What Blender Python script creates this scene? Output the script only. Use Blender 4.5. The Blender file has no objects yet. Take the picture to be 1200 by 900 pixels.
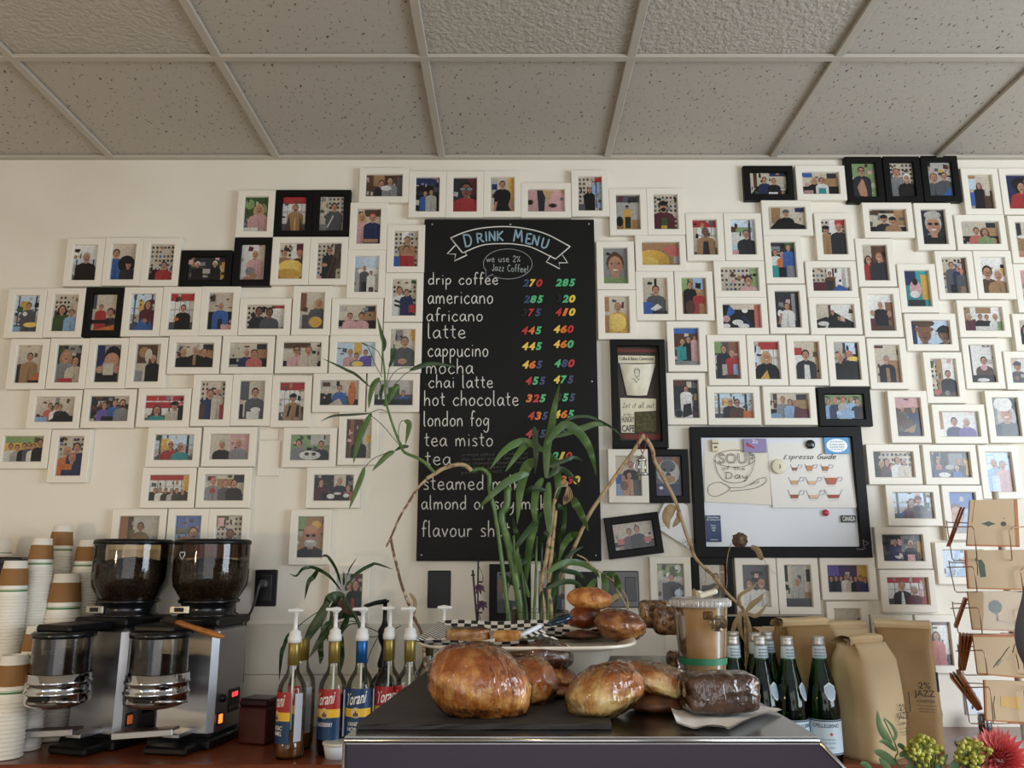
import bpy, bmesh, math, random
from mathutils import Vector, Matrix, noise
sc = bpy.context.scene
COL = sc.collection
PI = math.pi
# ------------------------------------------------------------------ camera
F, PITCH, CAMZ, WALL = 950.0, math.atan(0.2137), 1.43, 2.77
cam = bpy.data.cameras.new('camera'); camo = bpy.data.objects.new('camera', cam); COL.objects.link(camo)
cam.sensor_width = 36; cam.sensor_fit = 'HORIZONTAL'; cam.lens = 36*F/1200
cam.clip_start = 0.05
camo.location = (0, 0, CAMZ); camo.rotation_euler = (PI/2+PITCH, 0, 0)
sc.camera = camo
# ------------------------------------------------------------------ colour management
sc.view_settings.view_transform = 'Standard'
sc.view_settings.look = 'None'
sc.view_settings.gamma = 1
sc.view_settings.use_curve_mapping = False
sc.view_settings.exposure = 0.36
sc.cycles.transparent_max_bounces = 32
sc.cycles.max_bounces = 10
# ------------------------------------------------------------------ world and lights
world = bpy.data.worlds.new('world'); sc.world = world; world.use_nodes = True
bgn = world.node_tree.nodes['Background']
bgn.inputs[0].default_value = (0.78, 0.88, 1.0, 1); bgn.inputs[1].default_value = 0.75
def area(name, loc, target, sx, sy, power, col):
    l = bpy.data.lights.new(name, 'AREA'); l.shape = 'RECTANGLE'; l.size = sx; l.size_y = sy
    l.energy = power; l.color = col
    o = bpy.data.objects.new(name, l); COL.objects.link(o); o.location = loc
    o.rotation_euler = (Vector(target)-Vector(loc)).to_track_quat('-Z', 'Y').to_euler()
    return o
area('window_daylight', (3.2, 0.41, 1.60), (0.5, 2.77, 1.25), 1.7, 1.5, 74, (0.80, 0.90, 1.0))
area('storefront_daylight', (0.6, -3.4, 1.25), (0.1, 2.77, 1.2), 4.0, 1.8, 34, (1.0, 0.95, 0.88))
def bulb(name, loc, power, col, r=0.06):
    l = bpy.data.lights.new(name, 'POINT'); l.energy = power; l.color = col; l.shadow_soft_size = r
    o = bpy.data.objects.new(name, l); COL.objects.link(o); o.location = loc
bulb('pendant_lamp_light', (-1.9, 0.85, 1.35), 17, (1.0, 0.74, 0.42))
bulb('pendant_lamp_light', (-0.35, 0.1, 2.1), 7, (1.0, 0.76, 0.46))
# ------------------------------------------------------------------ projection helpers (pixels of the 1200x900 photo -> the place)
CP, SP = math.cos(PITCH), math.sin(PITCH)
def P(px, py, d):
    v = (450-py)/F; t = d/(CP-v*SP)
    return Vector(((px-600)/F*t, d, CAMZ+t*(SP+v*CP)))
def G(px, py, z):
    v = (450-py)/F; t = (z-CAMZ)/(SP+v*CP)
    return Vector(((px-600)/F*t, t*(CP-v*SP), z))
# ------------------------------------------------------------------ colours and materials
def lin(h):
    h = h.lstrip('#'); r = []
    for i in (0, 2, 4):
        c = int(h[i:i+2], 16)/255
        r.append(c/12.92 if c <= 0.04045 else ((c+0.055)/1.055)**2.4)
    return tuple(r)
def L4(h): return lin(h)+(1.0,)
MATS = {}
def mat(name, col='#ffffff', rough=0.5, metal=0.0, spec=0.5, emit=None, es=1.0, bump=None, var=None, coat=0, sub=0):
    """bump=(scale, strength[, distance]); var=(scale, colour2[, lo, hi]) mixes a second colour by noise"""
    if name in MATS: return MATS[name]
    m = bpy.data.materials.new(name); m.use_nodes = True; nt = m.node_tree; b = nt.nodes['Principled BSDF']
    b.inputs['Base Color'].default_value = L4(col); b.inputs['Roughness'].default_value = rough
    b.inputs['Metallic'].default_value = metal; b.inputs['Specular IOR Level'].default_value = spec
    b.inputs['Coat Weight'].default_value = coat
    if coat: b.inputs['Coat Roughness'].default_value = 0.08
    if emit: b.inputs['Emission Color'].default_value = L4(emit); b.inputs['Emission Strength'].default_value = es
    tc = None
    def coord():
        nonlocal tc
        if tc is None: tc = nt.nodes.new('ShaderNodeTexCoord')
        return tc.outputs['Object']
    if var:
        n = nt.nodes.new('ShaderNodeTexNoise'); n.inputs['Scale'].default_value = var[0]; n.inputs['Detail'].default_value = 5
        nt.links.new(coord(), n.inputs['Vector'])
        r = nt.nodes.new('ShaderNodeMapRange'); r.inputs['From Min'].default_value = var[2] if len(var) > 2 else 0.4
        r.inputs['From Max'].default_value = var[3] if len(var) > 3 else 0.65
        nt.links.new(n.outputs['Fac'], r.inputs['Value'])
        x = nt.nodes.new('ShaderNodeMix'); x.data_type = 'RGBA'
        x.inputs['A'].default_value = L4(col); x.inputs['B'].default_value = L4(var[1])
        nt.links.new(r.outputs['Result'], x.inputs['Factor']); nt.links.new(x.outputs['Result'], b.inputs['Base Color'])
    if bump:
        n = nt.nodes.new('ShaderNodeTexNoise'); n.inputs['Scale'].default_value = bump[0]; n.inputs['Detail'].default_value = 4
        nt.links.new(coord(), n.inputs['Vector'])
        u = nt.nodes.new('ShaderNodeBump'); u.inputs['Strength'].default_value = bump[1]
        u.inputs['Distance'].default_value = bump[2] if len(bump) > 2 else 0.002
        nt.links.new(n.outputs['Fac'], u.inputs['Height']); nt.links.new(u.outputs['Normal'], b.inputs['Normal'])
    MATS[name] = m
    return m
def clear(name, tint, rough=0.03, refl=1.0, bump=None, milk=0.0):
    """thin clear or tinted shell: see-through with fresnel gloss"""
    if name in MATS: return MATS[name]
    m = bpy.data.materials.new(name); m.use_nodes = True; nt = m.node_tree
    nt.nodes.remove(nt.nodes['Principled BSDF']); out = nt.nodes['Material Output']
    t = nt.nodes.new('ShaderNodeBsdfTransparent'); t.inputs[0].default_value = L4(tint)
    g = nt.nodes.new('ShaderNodeBsdfGlossy'); g.inputs['Roughness'].default_value = rough
    lw = nt.nodes.new('ShaderNodeFresnel'); lw.inputs['IOR'].default_value = 1.45
    mu = nt.nodes.new('ShaderNodeMath'); mu.operation = 'MULTIPLY'; mu.inputs[1].default_value = refl; mu.use_clamp = True
    nt.links.new(lw.outputs[0], mu.inputs[0])
    x = nt.nodes.new('ShaderNodeMixShader'); nt.links.new(mu.outputs[0], x.inputs[0])
    base = t.outputs[0]
    if milk:
        d = nt.nodes.new('ShaderNodeBsdfDiffuse'); d.inputs[0].default_value = L4('#f2eee8')
        y = nt.nodes.new('ShaderNodeMixShader'); y.inputs[0].default_value = milk
        nt.links.new(t.outputs[0], y.inputs[1]); nt.links.new(d.outputs[0], y.inputs[2]); base = y.outputs[0]
    nt.links.new(base, x.inputs[1]); nt.links.new(g.outputs[0], x.inputs[2]); nt.links.new(x.outputs[0], out.inputs[0])
    if bump:
        tc = nt.nodes.new('ShaderNodeTexCoord'); n = nt.nodes.new('ShaderNodeTexNoise'); n.inputs['Scale'].default_value = bump[0]
        mp = nt.nodes.new('ShaderNodeMapping'); mp.inputs['Scale'].default_value = (1, 1, 0.35)
        nt.links.new(tc.outputs['Object'], mp.inputs[0]); nt.links.new(mp.outputs[0], n.inputs['Vector'])
        u = nt.nodes.new('ShaderNodeBump'); u.inputs['Strength'].default_value = bump[1]; u.inputs['Distance'].default_value = bump[2] if len(bump) > 2 else 0.004; n.inputs['Detail'].default_value = 3
        nt.links.new(n.outputs['Fac'], u.inputs['Height'])
        nt.links.new(u.outputs[0], g.inputs['Normal']); nt.links.new(u.outputs[0], lw.inputs['Normal'])
    MATS[name] = m
    return m
def bake_mat(name, low, high, top, zlo, zhi, rough=0.5):
    """baked dough: pale underneath, browned towards the top where the oven caught it, with blisters"""
    if name in MATS: return MATS[name]
    m = mat(name, low, rough, bump=(90, 1.0, 0.006), var=(55, high, .42, .58)); nt = m.node_tree; b = nt.nodes['Principled BSDF']
    src = b.inputs['Base Color'].links[0].from_socket
    tc = nt.nodes.new('ShaderNodeTexCoord'); sp = nt.nodes.new('ShaderNodeSeparateXYZ'); nt.links.new(tc.outputs['Object'], sp.inputs[0])
    n = nt.nodes.new('ShaderNodeTexNoise'); n.inputs['Scale'].default_value = 32; n.inputs['Detail'].default_value = 6; nt.links.new(tc.outputs['Object'], n.inputs['Vector'])
    r = nt.nodes.new('ShaderNodeMapRange'); r.inputs['From Min'].default_value = zlo; r.inputs['From Max'].default_value = zhi; r.clamp = False
    nt.links.new(sp.outputs['Z'], r.inputs['Value'])
    a = nt.nodes.new('ShaderNodeMath'); a.operation = 'MULTIPLY_ADD'; a.inputs[1].default_value = 3.2; a.inputs[2].default_value = -1.6; nt.links.new(n.outputs['Fac'], a.inputs[0])
    s = nt.nodes.new('ShaderNodeMath'); s.operation = 'ADD'; s.use_clamp = True; nt.links.new(a.outputs[0], s.inputs[0]); nt.links.new(r.outputs[0], s.inputs[1])
    x = nt.nodes.new('ShaderNodeMix'); x.data_type = 'RGBA'; x.inputs['B'].default_value = L4(top)
    nt.links.new(s.outputs[0], x.inputs['Factor']); nt.links.new(src, x.inputs['A']); nt.links.new(x.outputs['Result'], b.inputs['Base Color'])
    return m
def colmat(name, rough=0.4, coat=0.0):
    """material that takes the printed colours stored on the mesh"""
    if name in MATS: return MATS[name]
    m = mat(name, '#ffffff', rough, coat=coat); nt = m.node_tree
    a = nt.nodes.new('ShaderNodeVertexColor'); a.layer_name = 'col'
    nt.links.new(a.outputs[0], nt.nodes['Principled BSDF'].inputs['Base Color'])
    return m
# ------------------------------------------------------------------ mesh builder
class MB:
    def __init__(s): s.v = []; s.f = []; s.m = []; s.s = []; s.c = []
    def add(s, vs, fs, m=0, sm=False, c=None, M=None):
        o = len(s.v)
        s.v += [tuple(M @ Vector(v)) for v in vs] if M is not None else [tuple(v) for v in vs]
        for k, f in enumerate(fs):
            s.f.append([i+o for i in f]); s.m.append(m[k] if isinstance(m, list) else m); s.s.append(sm); s.c.append(c)
        return s
    def box(s, c, d, bev=0.0, m=0, M=None, col=None):
        h = [x/2 for x in d]; b = min(bev, min(h)*0.9); T = Matrix.Translation(c) if M is None else M @ Matrix.Translation(c)
        if b <= 0:
            vs = [(x*h[0], y*h[1], z*h[2]) for x in (-1, 1) for y in (-1, 1) for z in (-1, 1)]
            return s.add(vs, [(0, 1, 3, 2), (4, 6, 7, 5), (0, 4, 5, 1), (2, 3, 7, 6), (0, 2, 6, 4), (1, 5, 7, 3)], m, False, col, T)
        vs = []; ix = {}
        for x in (-1, 1):
            for y in (-1, 1):
                for z in (-1, 1):
                    for a in range(3):
                        q = [x*(h[0]-b), y*(h[1]-b), z*(h[2]-b)]; q[a] = (x, y, z)[a]*h[a]
                        ix[x, y, z, a] = len(vs); vs.append(q)
        fs = []
        for a in range(3):
            p, q = [(1, 2), (0, 2), (0, 1)][a]
            for e in (-1, 1):
                r = []
                for u, w in ((-1, -1), (1, -1), (1, 1), (-1, 1)):
                    k = [0, 0, 0]; k[a] = e; k[p] = u; k[q] = w; r.append(ix[k[0], k[1], k[2], a])
                fs.append(r)
            for u in (-1, 1):
                for w in (-1, 1):
                    k = [0, 0, 0]; k[p] = u; k[q] = w
                    k[a] = -1; A = ix[k[0], k[1], k[2], p]; B = ix[k[0], k[1], k[2], q]
                    k[a] = 1; D = ix[k[0], k[1], k[2], p]; E = ix[k[0], k[1], k[2], q]
                    fs.append((A, D, E, B))
        for x in (-1, 1):
            for y in (-1, 1):
                for z in (-1, 1): fs.append([ix[x, y, z, a] for a in range(3)])
        return s.add(vs, fs, m, False, col, T)
    def lathe(s, prof, seg=32, c=(0, 0, 0), m=0, sm=True, M=None, a0=0.0, a1=2*PI):
        full = abs(a1-a0-2*PI) < 1e-6; n = seg if full else seg+1; vs = []; fs = []; ms = []
        for r, z in prof:
            for k in range(n):
                a = a0+(a1-a0)*k/seg; vs.append((c[0]+r*math.cos(a), c[1]+r*math.sin(a), c[2]+z))
        for i in range(len(prof)-1):
            for k in range(seg):
                k2 = (k+1) % n
                fs.append((i*n+k, i*n+k2, (i+1)*n+k2, (i+1)*n+k)); ms.append(m[i] if isinstance(m, list) else m)
        return s.add(vs, fs, ms, sm, None, M)
    def tube(s, pts, rad, seg=6, m=0, cap=True, sm=True, M=None):
        pts = [Vector(p) for p in pts]; n = len(pts); vs = []; fs = []
        if not isinstance(rad, (list, tuple)): rad = [rad]*n
        nrm = None
        for i, p in enumerate(pts):
            t = (pts[min(i+1, n-1)]-pts[max(i-1, 0)])
            t = t.normalized() if t.length > 1e-9 else Vector((0, 0, 1))
            if nrm is None:
                nrm = t.orthogonal().normalized()
            else:
                nrm = nrm-t*nrm.dot(t); nrm = nrm.normalized() if nrm.length > 1e-6 else t.orthogonal().normalized()
            b = t.cross(nrm)
            for k in range(seg):
                a = 2*PI*k/seg; vs.append(p+(nrm*math.cos(a)+b*math.sin(a))*rad[i])
        for i in range(n-1):
            for k in range(seg): fs.append((i*seg+k, i*seg+(k+1) % seg, (i+1)*seg+(k+1) % seg, (i+1)*seg+k))
        if cap: fs.append(tuple(range(seg))[::-1]); fs.append(tuple((n-1)*seg+k for k in range(seg)))
        return s.add(vs, fs, m, sm, None, M)
    def ell(s, c, r, seg=12, rings=8, m=0, M=None, fn=None, sm=True):
        vs = []; fs = []
        for i in range(rings+1):
            th = PI*i/rings
            for k in range(seg):
                a = 2*PI*k/seg; q = Vector((math.sin(th)*math.cos(a), math.sin(th)*math.sin(a), math.cos(th)))
                f = fn(q) if fn else 1.0
                vs.append((c[0]+q.x*r[0]*f, c[1]+q.y*r[1]*f, c[2]+q.z*r[2]*f))
        for i in range(rings):
            for k in range(seg):
                k2 = (k+1) % seg
                fs.append((i*seg+k, (i+1)*seg+k, (i+1)*seg+k2, i*seg+k2))
        return s.add(vs, fs, m, sm, None, M)
    def grid(s, fn, nu, nv, m=0, sm=True, M=None):
        vs = [fn(i/nu, j/nv) for i in range(nu+1) for j in range(nv+1)]; fs = []
        for i in range(nu):
            for j in range(nv):
                a = i*(nv+1)+j; fs.append((a, a+nv+1, a+nv+2, a+1))
        return s.add(vs, fs, m, sm, None, M)
    def leaf(s, pts, w, m=0, fold=0.25, side=None, n=10):
        pts = smooth(pts, n); N = len(pts); vs = []; fs = []
        for i, p in enumerate(pts):
            u = i/(N-1); t = (pts[min(i+1, N-1)]-pts[max(i-1, 0)]).normalized()
            sd = t.cross(Vector((0.25, 1, 0.1))); sd = sd.normalized() if sd.length > 1e-6 else Vector((1, 0, 0))
            if side is not None: sd = (sd+side).normalized()
            nn = sd.cross(t)
            ww = w*0.5*max(0.03, (u+.02)**0.5*max(0, 1-u)**0.8*1.75)
            vs += [p+sd*ww+nn*ww*fold, p, p-sd*ww+nn*ww*fold]
        for i in range(N-1):
            a = i*3; fs += [(a, a+1, a+4, a+3), (a+1, a+2, a+5, a+4)]
        return s.add(vs, fs, m, True)
    def build(s, name, mats, parent=None, recalc=True, loc=None, rot=None):
        me = bpy.data.meshes.new(name); me.from_pydata(s.v, [], s.f)
        for m in (mats if isinstance(mats, (list, tuple)) else [mats]): me.materials.append(m)
        me.polygons.foreach_set('material_index', s.m); me.polygons.foreach_set('use_smooth', s.s)
        if any(c is not None for c in s.c):
            at = me.color_attributes.new('col', 'FLOAT_COLOR', 'CORNER'); buf = []
            for f, c in zip(s.f, s.c):
                if isinstance(c, list):
                    for q in c: buf += list(q)+[1.0]
                else: buf += list((c or (1, 1, 1))+(1.0,))*len(f)
            at.data.foreach_set('color', buf)
        elif recalc:
            bm = bmesh.new(); bm.from_mesh(me); bmesh.ops.recalc_face_normals(bm, faces=bm.faces); bm.to_mesh(me); bm.free()
        me.update()
        o = bpy.data.objects.new(name, me); COL.objects.link(o)
        if parent is not None: o.parent = parent
        if loc is not None: o.location = loc
        if rot is not None: o.rotation_euler = rot
        return o
def smooth(pts, n=8):
    """Catmull-Rom through the given points"""
    pts = [Vector(p) for p in pts]
    if len(pts) < 3:
        return [pts[0].lerp(pts[-1], i/n) for i in range(n+1)]
    q = [pts[0]*2-pts[1]]+pts+[pts[-1]*2-pts[-2]]; out = []; k = max(2, round(n*1.0/(len(pts)-1)+1))
    for i in range(1, len(q)-2):
        for j in range(k):
            t = j/k; a, b, c, d = q[i-1:i+3]
            out.append(0.5*((2*b)+(c-a)*t+(2*a-5*b+4*c-d)*t*t+(3*b-3*c+d-a)*t**3))
    out.append(pts[-1]); return out
def thing(name, label, cat, loc=(0, 0, 0), rz=0.0, group=None):
    o = bpy.data.objects.new(name, None); COL.objects.link(o); o.location = loc; o.rotation_euler = (0, 0, rz)
    o.empty_display_size = 0.02
    return tag(o, label, cat, group)
def tag(o, label, cat, group=None, kind=None):
    o['label'] = label; o['category'] = cat
    if group: o['group'] = group
    if kind: o['kind'] = kind
    return o
def struct(o): o['kind'] = 'structure'; return o
def copy_of(o, loc, rz=0.0, label=None, scale=None):
    c = o.copy(); COL.objects.link(c); c.location = loc; c.rotation_euler = (0, 0, rz)
    if label: c['label'] = label
    if scale: c.scale = scale
    for ch in list(o.children):
        d = ch.copy(); COL.objects.link(d); d.parent = c
        for g in list(ch.children):
            e = g.copy(); COL.objects.link(e); e.parent = d
    return c
# ------------------------------------------------------------------ lettering
def text_geo(s, size=1.0, shear=0.0, offset=0.0, extrude=0.0, outline=0.0):
    """printed lettering as flat polygons, x to the right and y up, centred"""
    cu = bpy.data.curves.new('t', 'FONT'); cu.body = s; cu.size = size; cu.shear = shear; cu.offset = offset; cu.extrude = extrude
    cu.resolution_u = 3
    if outline: cu.fill_mode = 'NONE'; cu.bevel_depth = outline; cu.bevel_resolution = 0
    o = bpy.data.objects.new('t', cu); COL.objects.link(o)
    dg = bpy.context.evaluated_depsgraph_get(); me = bpy.data.meshes.new_from_object(o.evaluated_get(dg))
    vs = [v.co.copy() for v in me.vertices]; fs = [list(p.vertices) for p in me.polygons]
    bpy.data.objects.remove(o); bpy.data.curves.remove(cu); bpy.data.meshes.remove(me)
    if not vs: return [], []
    cx = (min(v.x for v in vs)+max(v.x for v in vs))/2; cy = (min(v.y for v in vs)+max(v.y for v in vs))/2
    return [Vector((v.x-cx, v.y-cy, v.z)) for v in vs], fs
def fit_text(s, w, h, **k):
    vs, fs = text_geo(s, 1.0, **k)
    a = max(v.x for v in vs); b = max(v.y for v in vs)
    return [Vector((v.x*w/2/a, v.y*h/2/b, v.z)) for v in vs], fs
# handwriting: strokes in a box, x-height 1, ascender 1.9, descender -0.8 ; "w" = advance
HW = {
'a': (1.0, [[(.8,.85),(.45,1),(.08,.55),(.3,.02),(.7,.35),(.8,.9)],[(.8,.95),(.82,.25),(1,.02)]]),
'b': (.95, [[(.1,1.9),(.1,0)],[(.1,.5),(.45,1),(.85,.6),(.6,.05),(.1,.1)]]),
'c': (.9, [[(.8,.8),(.5,1),(.08,.5),(.4,0),(.85,.2)]]),
'd': (1.0, [[(.78,.8),(.4,.95),(.08,.45),(.35,0),(.78,.3)],[(.8,1.9),(.8,0)]]),
'e': (.95, [[(.1,.5),(.8,.6),(.6,1),(.25,.9),(.1,.4),(.45,0),(.88,.2)]]),
'f': (.7, [[(.75,1.75),(.5,1.9),(.32,1.4),(.3,0)],[(.05,.95),(.65,1)]]),
'g': (1.0, [[(.8,.85),(.4,1),(.1,.5),(.4,.1),(.8,.6)],[(.82,.95),(.8,-.4),(.45,-.75),(.1,-.5)]]),
'h': (.95, [[(.12,1.9),(.1,0)],[(.1,.5),(.45,.95),(.75,.7),(.78,0)]]),
'i': (.4, [[(.2,.95),(.2,0)],[(.2,1.35),(.2,1.42)]]),
'j': (.5, [[(.4,1.8),(.4,.2),(.2,-.1),(0,.1)]]),
'k': (.85, [[(.1,1.9),(.1,0)],[(.7,.95),(.12,.45),(.75,0)]]),
'l': (.45, [[(.15,1.9),(.15,.2),(.35,0)]]),
'm': (1.4, [[(.1,.95),(.1,0)],[(.1,.6),(.4,.98),(.62,.6),(.62,0)],[(.62,.6),(.95,.98),(1.2,.6),(1.22,0)]]),
'n': (.95, [[(.1,.95),(.1,0)],[(.1,.6),(.45,.98),(.75,.65),(.78,0)]]),
'o': (.95, [[(.45,1),(.1,.6),(.3,.03),(.75,.2),(.8,.75),(.45,1)]]),
'p': (.95, [[(.12,.95),(.1,-.8)],[(.12,.6),(.45,.98),(.82,.6),(.5,.05),(.12,.2)]]),
'r': (.7, [[(.12,.95),(.12,0)],[(.12,.55),(.35,.92),(.65,.85)]]),
's': (.8, [[(.7,.85),(.4,1),(.15,.75),(.6,.4),(.6,.08),(.1,.08)]]),
't': (.7, [[(.3,1.6),(.3,.2),(.6,.02)],[(.02,1.05),(.62,1.1)]]),
'u': (.95, [[(.1,.95),(.15,.2),(.45,0),(.75,.3),(.78,.95)],[(.78,.95),(.82,0)]]),
'v': (.85, [[(.05,.95),(.4,0),(.78,.95)]]),
'w': (1.2, [[(.05,.95),(.3,0),(.58,.8),(.85,0),(1.1,.95)]]),
'x': (.8, [[(.05,.95),(.7,0)],[(.7,.95),(.05,0)]]),
'y': (.9, [[(.08,.95),(.15,.35),(.45,.2),(.75,.6)],[(.78,.95),(.7,-.3),(.3,-.75)]]),
'z': (.8, [[(.1,.95),(.7,.95),(.1,0),(.75,0)]]),
'D': (1.2, [[(.1,1.7),(.1,0)],[(0,1.7),(.8,1.5),(1,.8),(.7,.1),(0,0)]]),
'R': (1.1, [[(.1,1.3),(.1,0)],[(.1,1.3),(.75,1.1),(.6,.65),(.1,.6)],[(.35,.6),(.9,0)]]),
'I': (.5, [[(.2,1.3),(.2,0)]]),
'N': (1.1, [[(.1,0),(.1,1.3),(.8,0),(.8,1.3)]]),
'K': (1.0, [[(.1,1.3),(.1,0)],[(.8,1.3),(.15,.65),(.85,0)]]),
'M': (1.4, [[(.05,0),(.2,1.7),(.6,.5),(1.0,1.7),(1.2,0)]]),
'E': (.95, [[(.75,1.3),(.1,1.3),(.1,0),(.8,0)],[(.1,.65),(.6,.65)]]),
'U': (1.1, [[(.1,1.3),(.15,.2),(.45,0),(.8,.3),(.85,1.3)]]),
'W': (1.4, [[(.05,1.7),(.35,0),(.65,1.2),(.95,0),(1.25,1.7)]]),
'J': (.9, [[(.7,1.7),(.7,.2),(.4,-.05),(.1,.3)]]),
'C': (1.1, [[(.95,1.4),(.6,1.7),(.1,.9),(.5,0),(1,.3)]]),
'G': (1.2, [[(1.0,1.4),(.6,1.7),(.1,.8),(.5,0),(1,.3),(1,.8),(.6,.8)]]),
'L': (1.0, [[(.3,1.5),(.5,1.8),(.4,.3),(.1,.1),(.4,.1),(.9,.2)]]),
'2': (.9, [[(.1,1.3),(.45,1.7),(.8,1.2),(.1,.05),(.85,.05)]]),
'%': (1.1, [[(.15,1.5),(.3,1.4),(.2,1.1),(.05,1.3),(.15,1.5)],[(.9,1.6),(.15,0)],[(.8,.5),(.95,.35),(.85,.1),(.7,.25),(.8,.5)]]),
'!': (.4, [[(.25,1.7),(.2,.5)],[(.2,.1),(.2,.05)]]),
"'": (.3, [[(.1,.5),(.12,.5)]]),
' ': (.7, []),
}
def strokes(s):
    """list of smooth polylines in font units and the total advance"""
    out = []; x = 0.0
    for ch in s:
        w, st = HW.get(ch, HW[' '])
        for q in st:
            pts = [Vector((x+a, b, 0)) for a, b in q]
            sharp = ch in 'INKMWEvwzxkRIt%!' or len(pts) < 3
            out.append(pts if sharp else smooth(pts, 9))
        x += w+0.16
    return out, x-0.16
def write(mb, s, place, r, m=0, slant=0.0):
    """place(u, v): font coordinates (u in 0..1 of the width, v in font units) -> world; draws chalk lines"""
    st, W = strokes(s)
    for q in st:
        pts = [place((p.x+p.y*slant)/W, p.y) for p in q]
        if len(pts) > 6: mb.tube(pts, r, 5, m)
        else:
            for i in range(len(pts)-1): mb.tube([pts[i], pts[i+1]], r, 5, m)
# ================================================================== the setting
CEIL = 2.88
CTOP = 0.90
def wall_mat():
    m = mat('painted_wall', '#e2dbcc', 0.6, bump=(38, 0.25, 0.003), var=(2.2, '#dad2c1', 0.45, 0.7))
    return m
b = MB(); b.box((0, WALL+0.05, 1.44), (7.0, 0.1, 2.88)); struct(b.build('wall_back', wall_mat()))
b = MB(); b.box((-3.35, -0.5, 1.44), (0.1, 6.6, 2.88)); struct(b.build('wall_left', wall_mat()))
# right wall with the window opening that lets the daylight in
b = MB()
b.box((3.55, 2.1, 1.44), (0.1, 1.35, 2.88)); b.box((3.55, -2.2, 1.44), (0.1, 3.2, 2.88))
b.box((3.55, 0.41, 0.40), (0.1, 2.03, 0.8)); b.box((3.55, 0.41, 2.79), (0.1, 2.03, 0.18))
struct(b.build('wall_right', wall_mat()))
b = MB()
for y in (-0.58, 0.41, 1.40): b.box((3.55, y, 1.75), (0.06, 0.05, 1.9))
for z in (0.82, 2.68): b.box((3.55, 0.41, z), (0.06, 2.03, 0.05))
struct(b.build('window_1', mat('window_frame_metal', '#3a3a3c', 0.4)))
b = MB(); b.box((0, -0.5, -0.05), (7.2, 6.6, 0.1)); struct(b.build('floor', mat('floor_tile', '#6d5f52', 0.5, var=(3, '#5c5047'))))
# ceiling: lay-in tiles between T-bars
def ceiling_tile_mat(name, kind):
    m = mat(name, '#b4ada2', 0.9); nt = m.node_tree; bs = nt.nodes['Principled BSDF']
    tc = nt.nodes.new('ShaderNodeTexCoord'); mp = nt.nodes.new('ShaderNodeMapping'); nt.links.new(tc.outputs['Object'], mp.inputs[0])
    n = nt.nodes.new('ShaderNodeTexNoise'); nt.links.new(mp.outputs[0], n.inputs['Vector']); n.inputs['Detail'].default_value = 3
    bp = nt.nodes.new('ShaderNodeBump'); nt.links.new(bp.outputs[0], bs.inputs['Normal'])
    if kind == 0:
        mp.inputs['Scale'].default_value = (1, 0.55, 1); mp.inputs['Rotation'].default_value = (0, 0, 0.5)
        n.inputs['Scale'].default_value = 95
        r = nt.nodes.new('ShaderNodeValToRGB'); e = r.color_ramp.elements
        e[0].position = 0.30; e[0].color = L4('#4a4238'); e[1].position = 0.37; e[1].color = L4('#b4ada2')
        nt.links.new(n.outputs['Fac'], r.inputs[0]); nt.links.new(r.outputs[0], bs.inputs['Base Color'])
        n2 = nt.nodes.new('ShaderNodeTexNoise'); n2.inputs['Scale'].default_value = 60; nt.links.new(tc.outputs['Object'], n2.inputs['Vector'])
        nt.links.new(n2.outputs['Fac'], bp.inputs['Height']); bp.inputs['Strength'].default_value = 0.35; bp.inputs['Distance'].default_value = 0.004
    else:
        n.inputs['Scale'].default_value = 75
        nt.links.new(n.outputs['Fac'], bp.inputs['Height']); bp.inputs['Strength'].default_value = 1.0; bp.inputs['Distance'].default_value = 0.007
    return m
XB = [-0.26+0.612*k for k in range(-5, 7)]; YB = [2.146-0.612*k for k in range(0, 7)]
b = MB()
ys = [WALL]+YB
for i in range(len(XB)-1):
    for j in range(len(ys)-1):
        kind = 1 if j >= 1 and i in (1, 3, 5, 6) else 0
        b.box(((XB[i]+XB[i+1])/2, (ys[j]+ys[j+1])/2, CEIL+0.02), (XB[i+1]-XB[i], abs(ys[j]-ys[j+1]), 0.03), 0, kind)
ceil_o = struct(b.build('ceiling', [ceiling_tile_mat('fissured_ceiling_tile', 0), ceiling_tile_mat('stucco_ceiling_tile', 1)]))
b = MB()
for x in XB: b.box((x, -0.45, CEIL-0.002), (0.026, 6.4, 0.012), 0.002)
for y in YB: b.box((0, y, CEIL-0.0025), (6.8, 0.026, 0.012), 0.002)
b.box((0, WALL-0.011, CEIL-0.002), (6.8, 0.022, 0.012), 0.002)
b.build('ceiling_grid', mat('ceiling_tbar', '#b2aa9d', 0.55), ceil_o)
# backsplash tiles at the foot of the wall
b = MB()
zt = P(450, 731, WALL-0.008).z
x = -2.2
while x < 0.25:
    for z0, z1 in ((CTOP, CTOP+(zt-CTOP)/2), (CTOP+(zt-CTOP)/2, zt)):
        b.box((x+0.15, WALL-0.005, (z0+z1)/2), (0.298, 0.01, z1-z0-0.002), 0.0015)
    x += 0.3
struct(b.build('trim_1', mat('glazed_backsplash_tile', '#cfc7b6', 0.25, var=(5, '#c3bba9'))))
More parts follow.
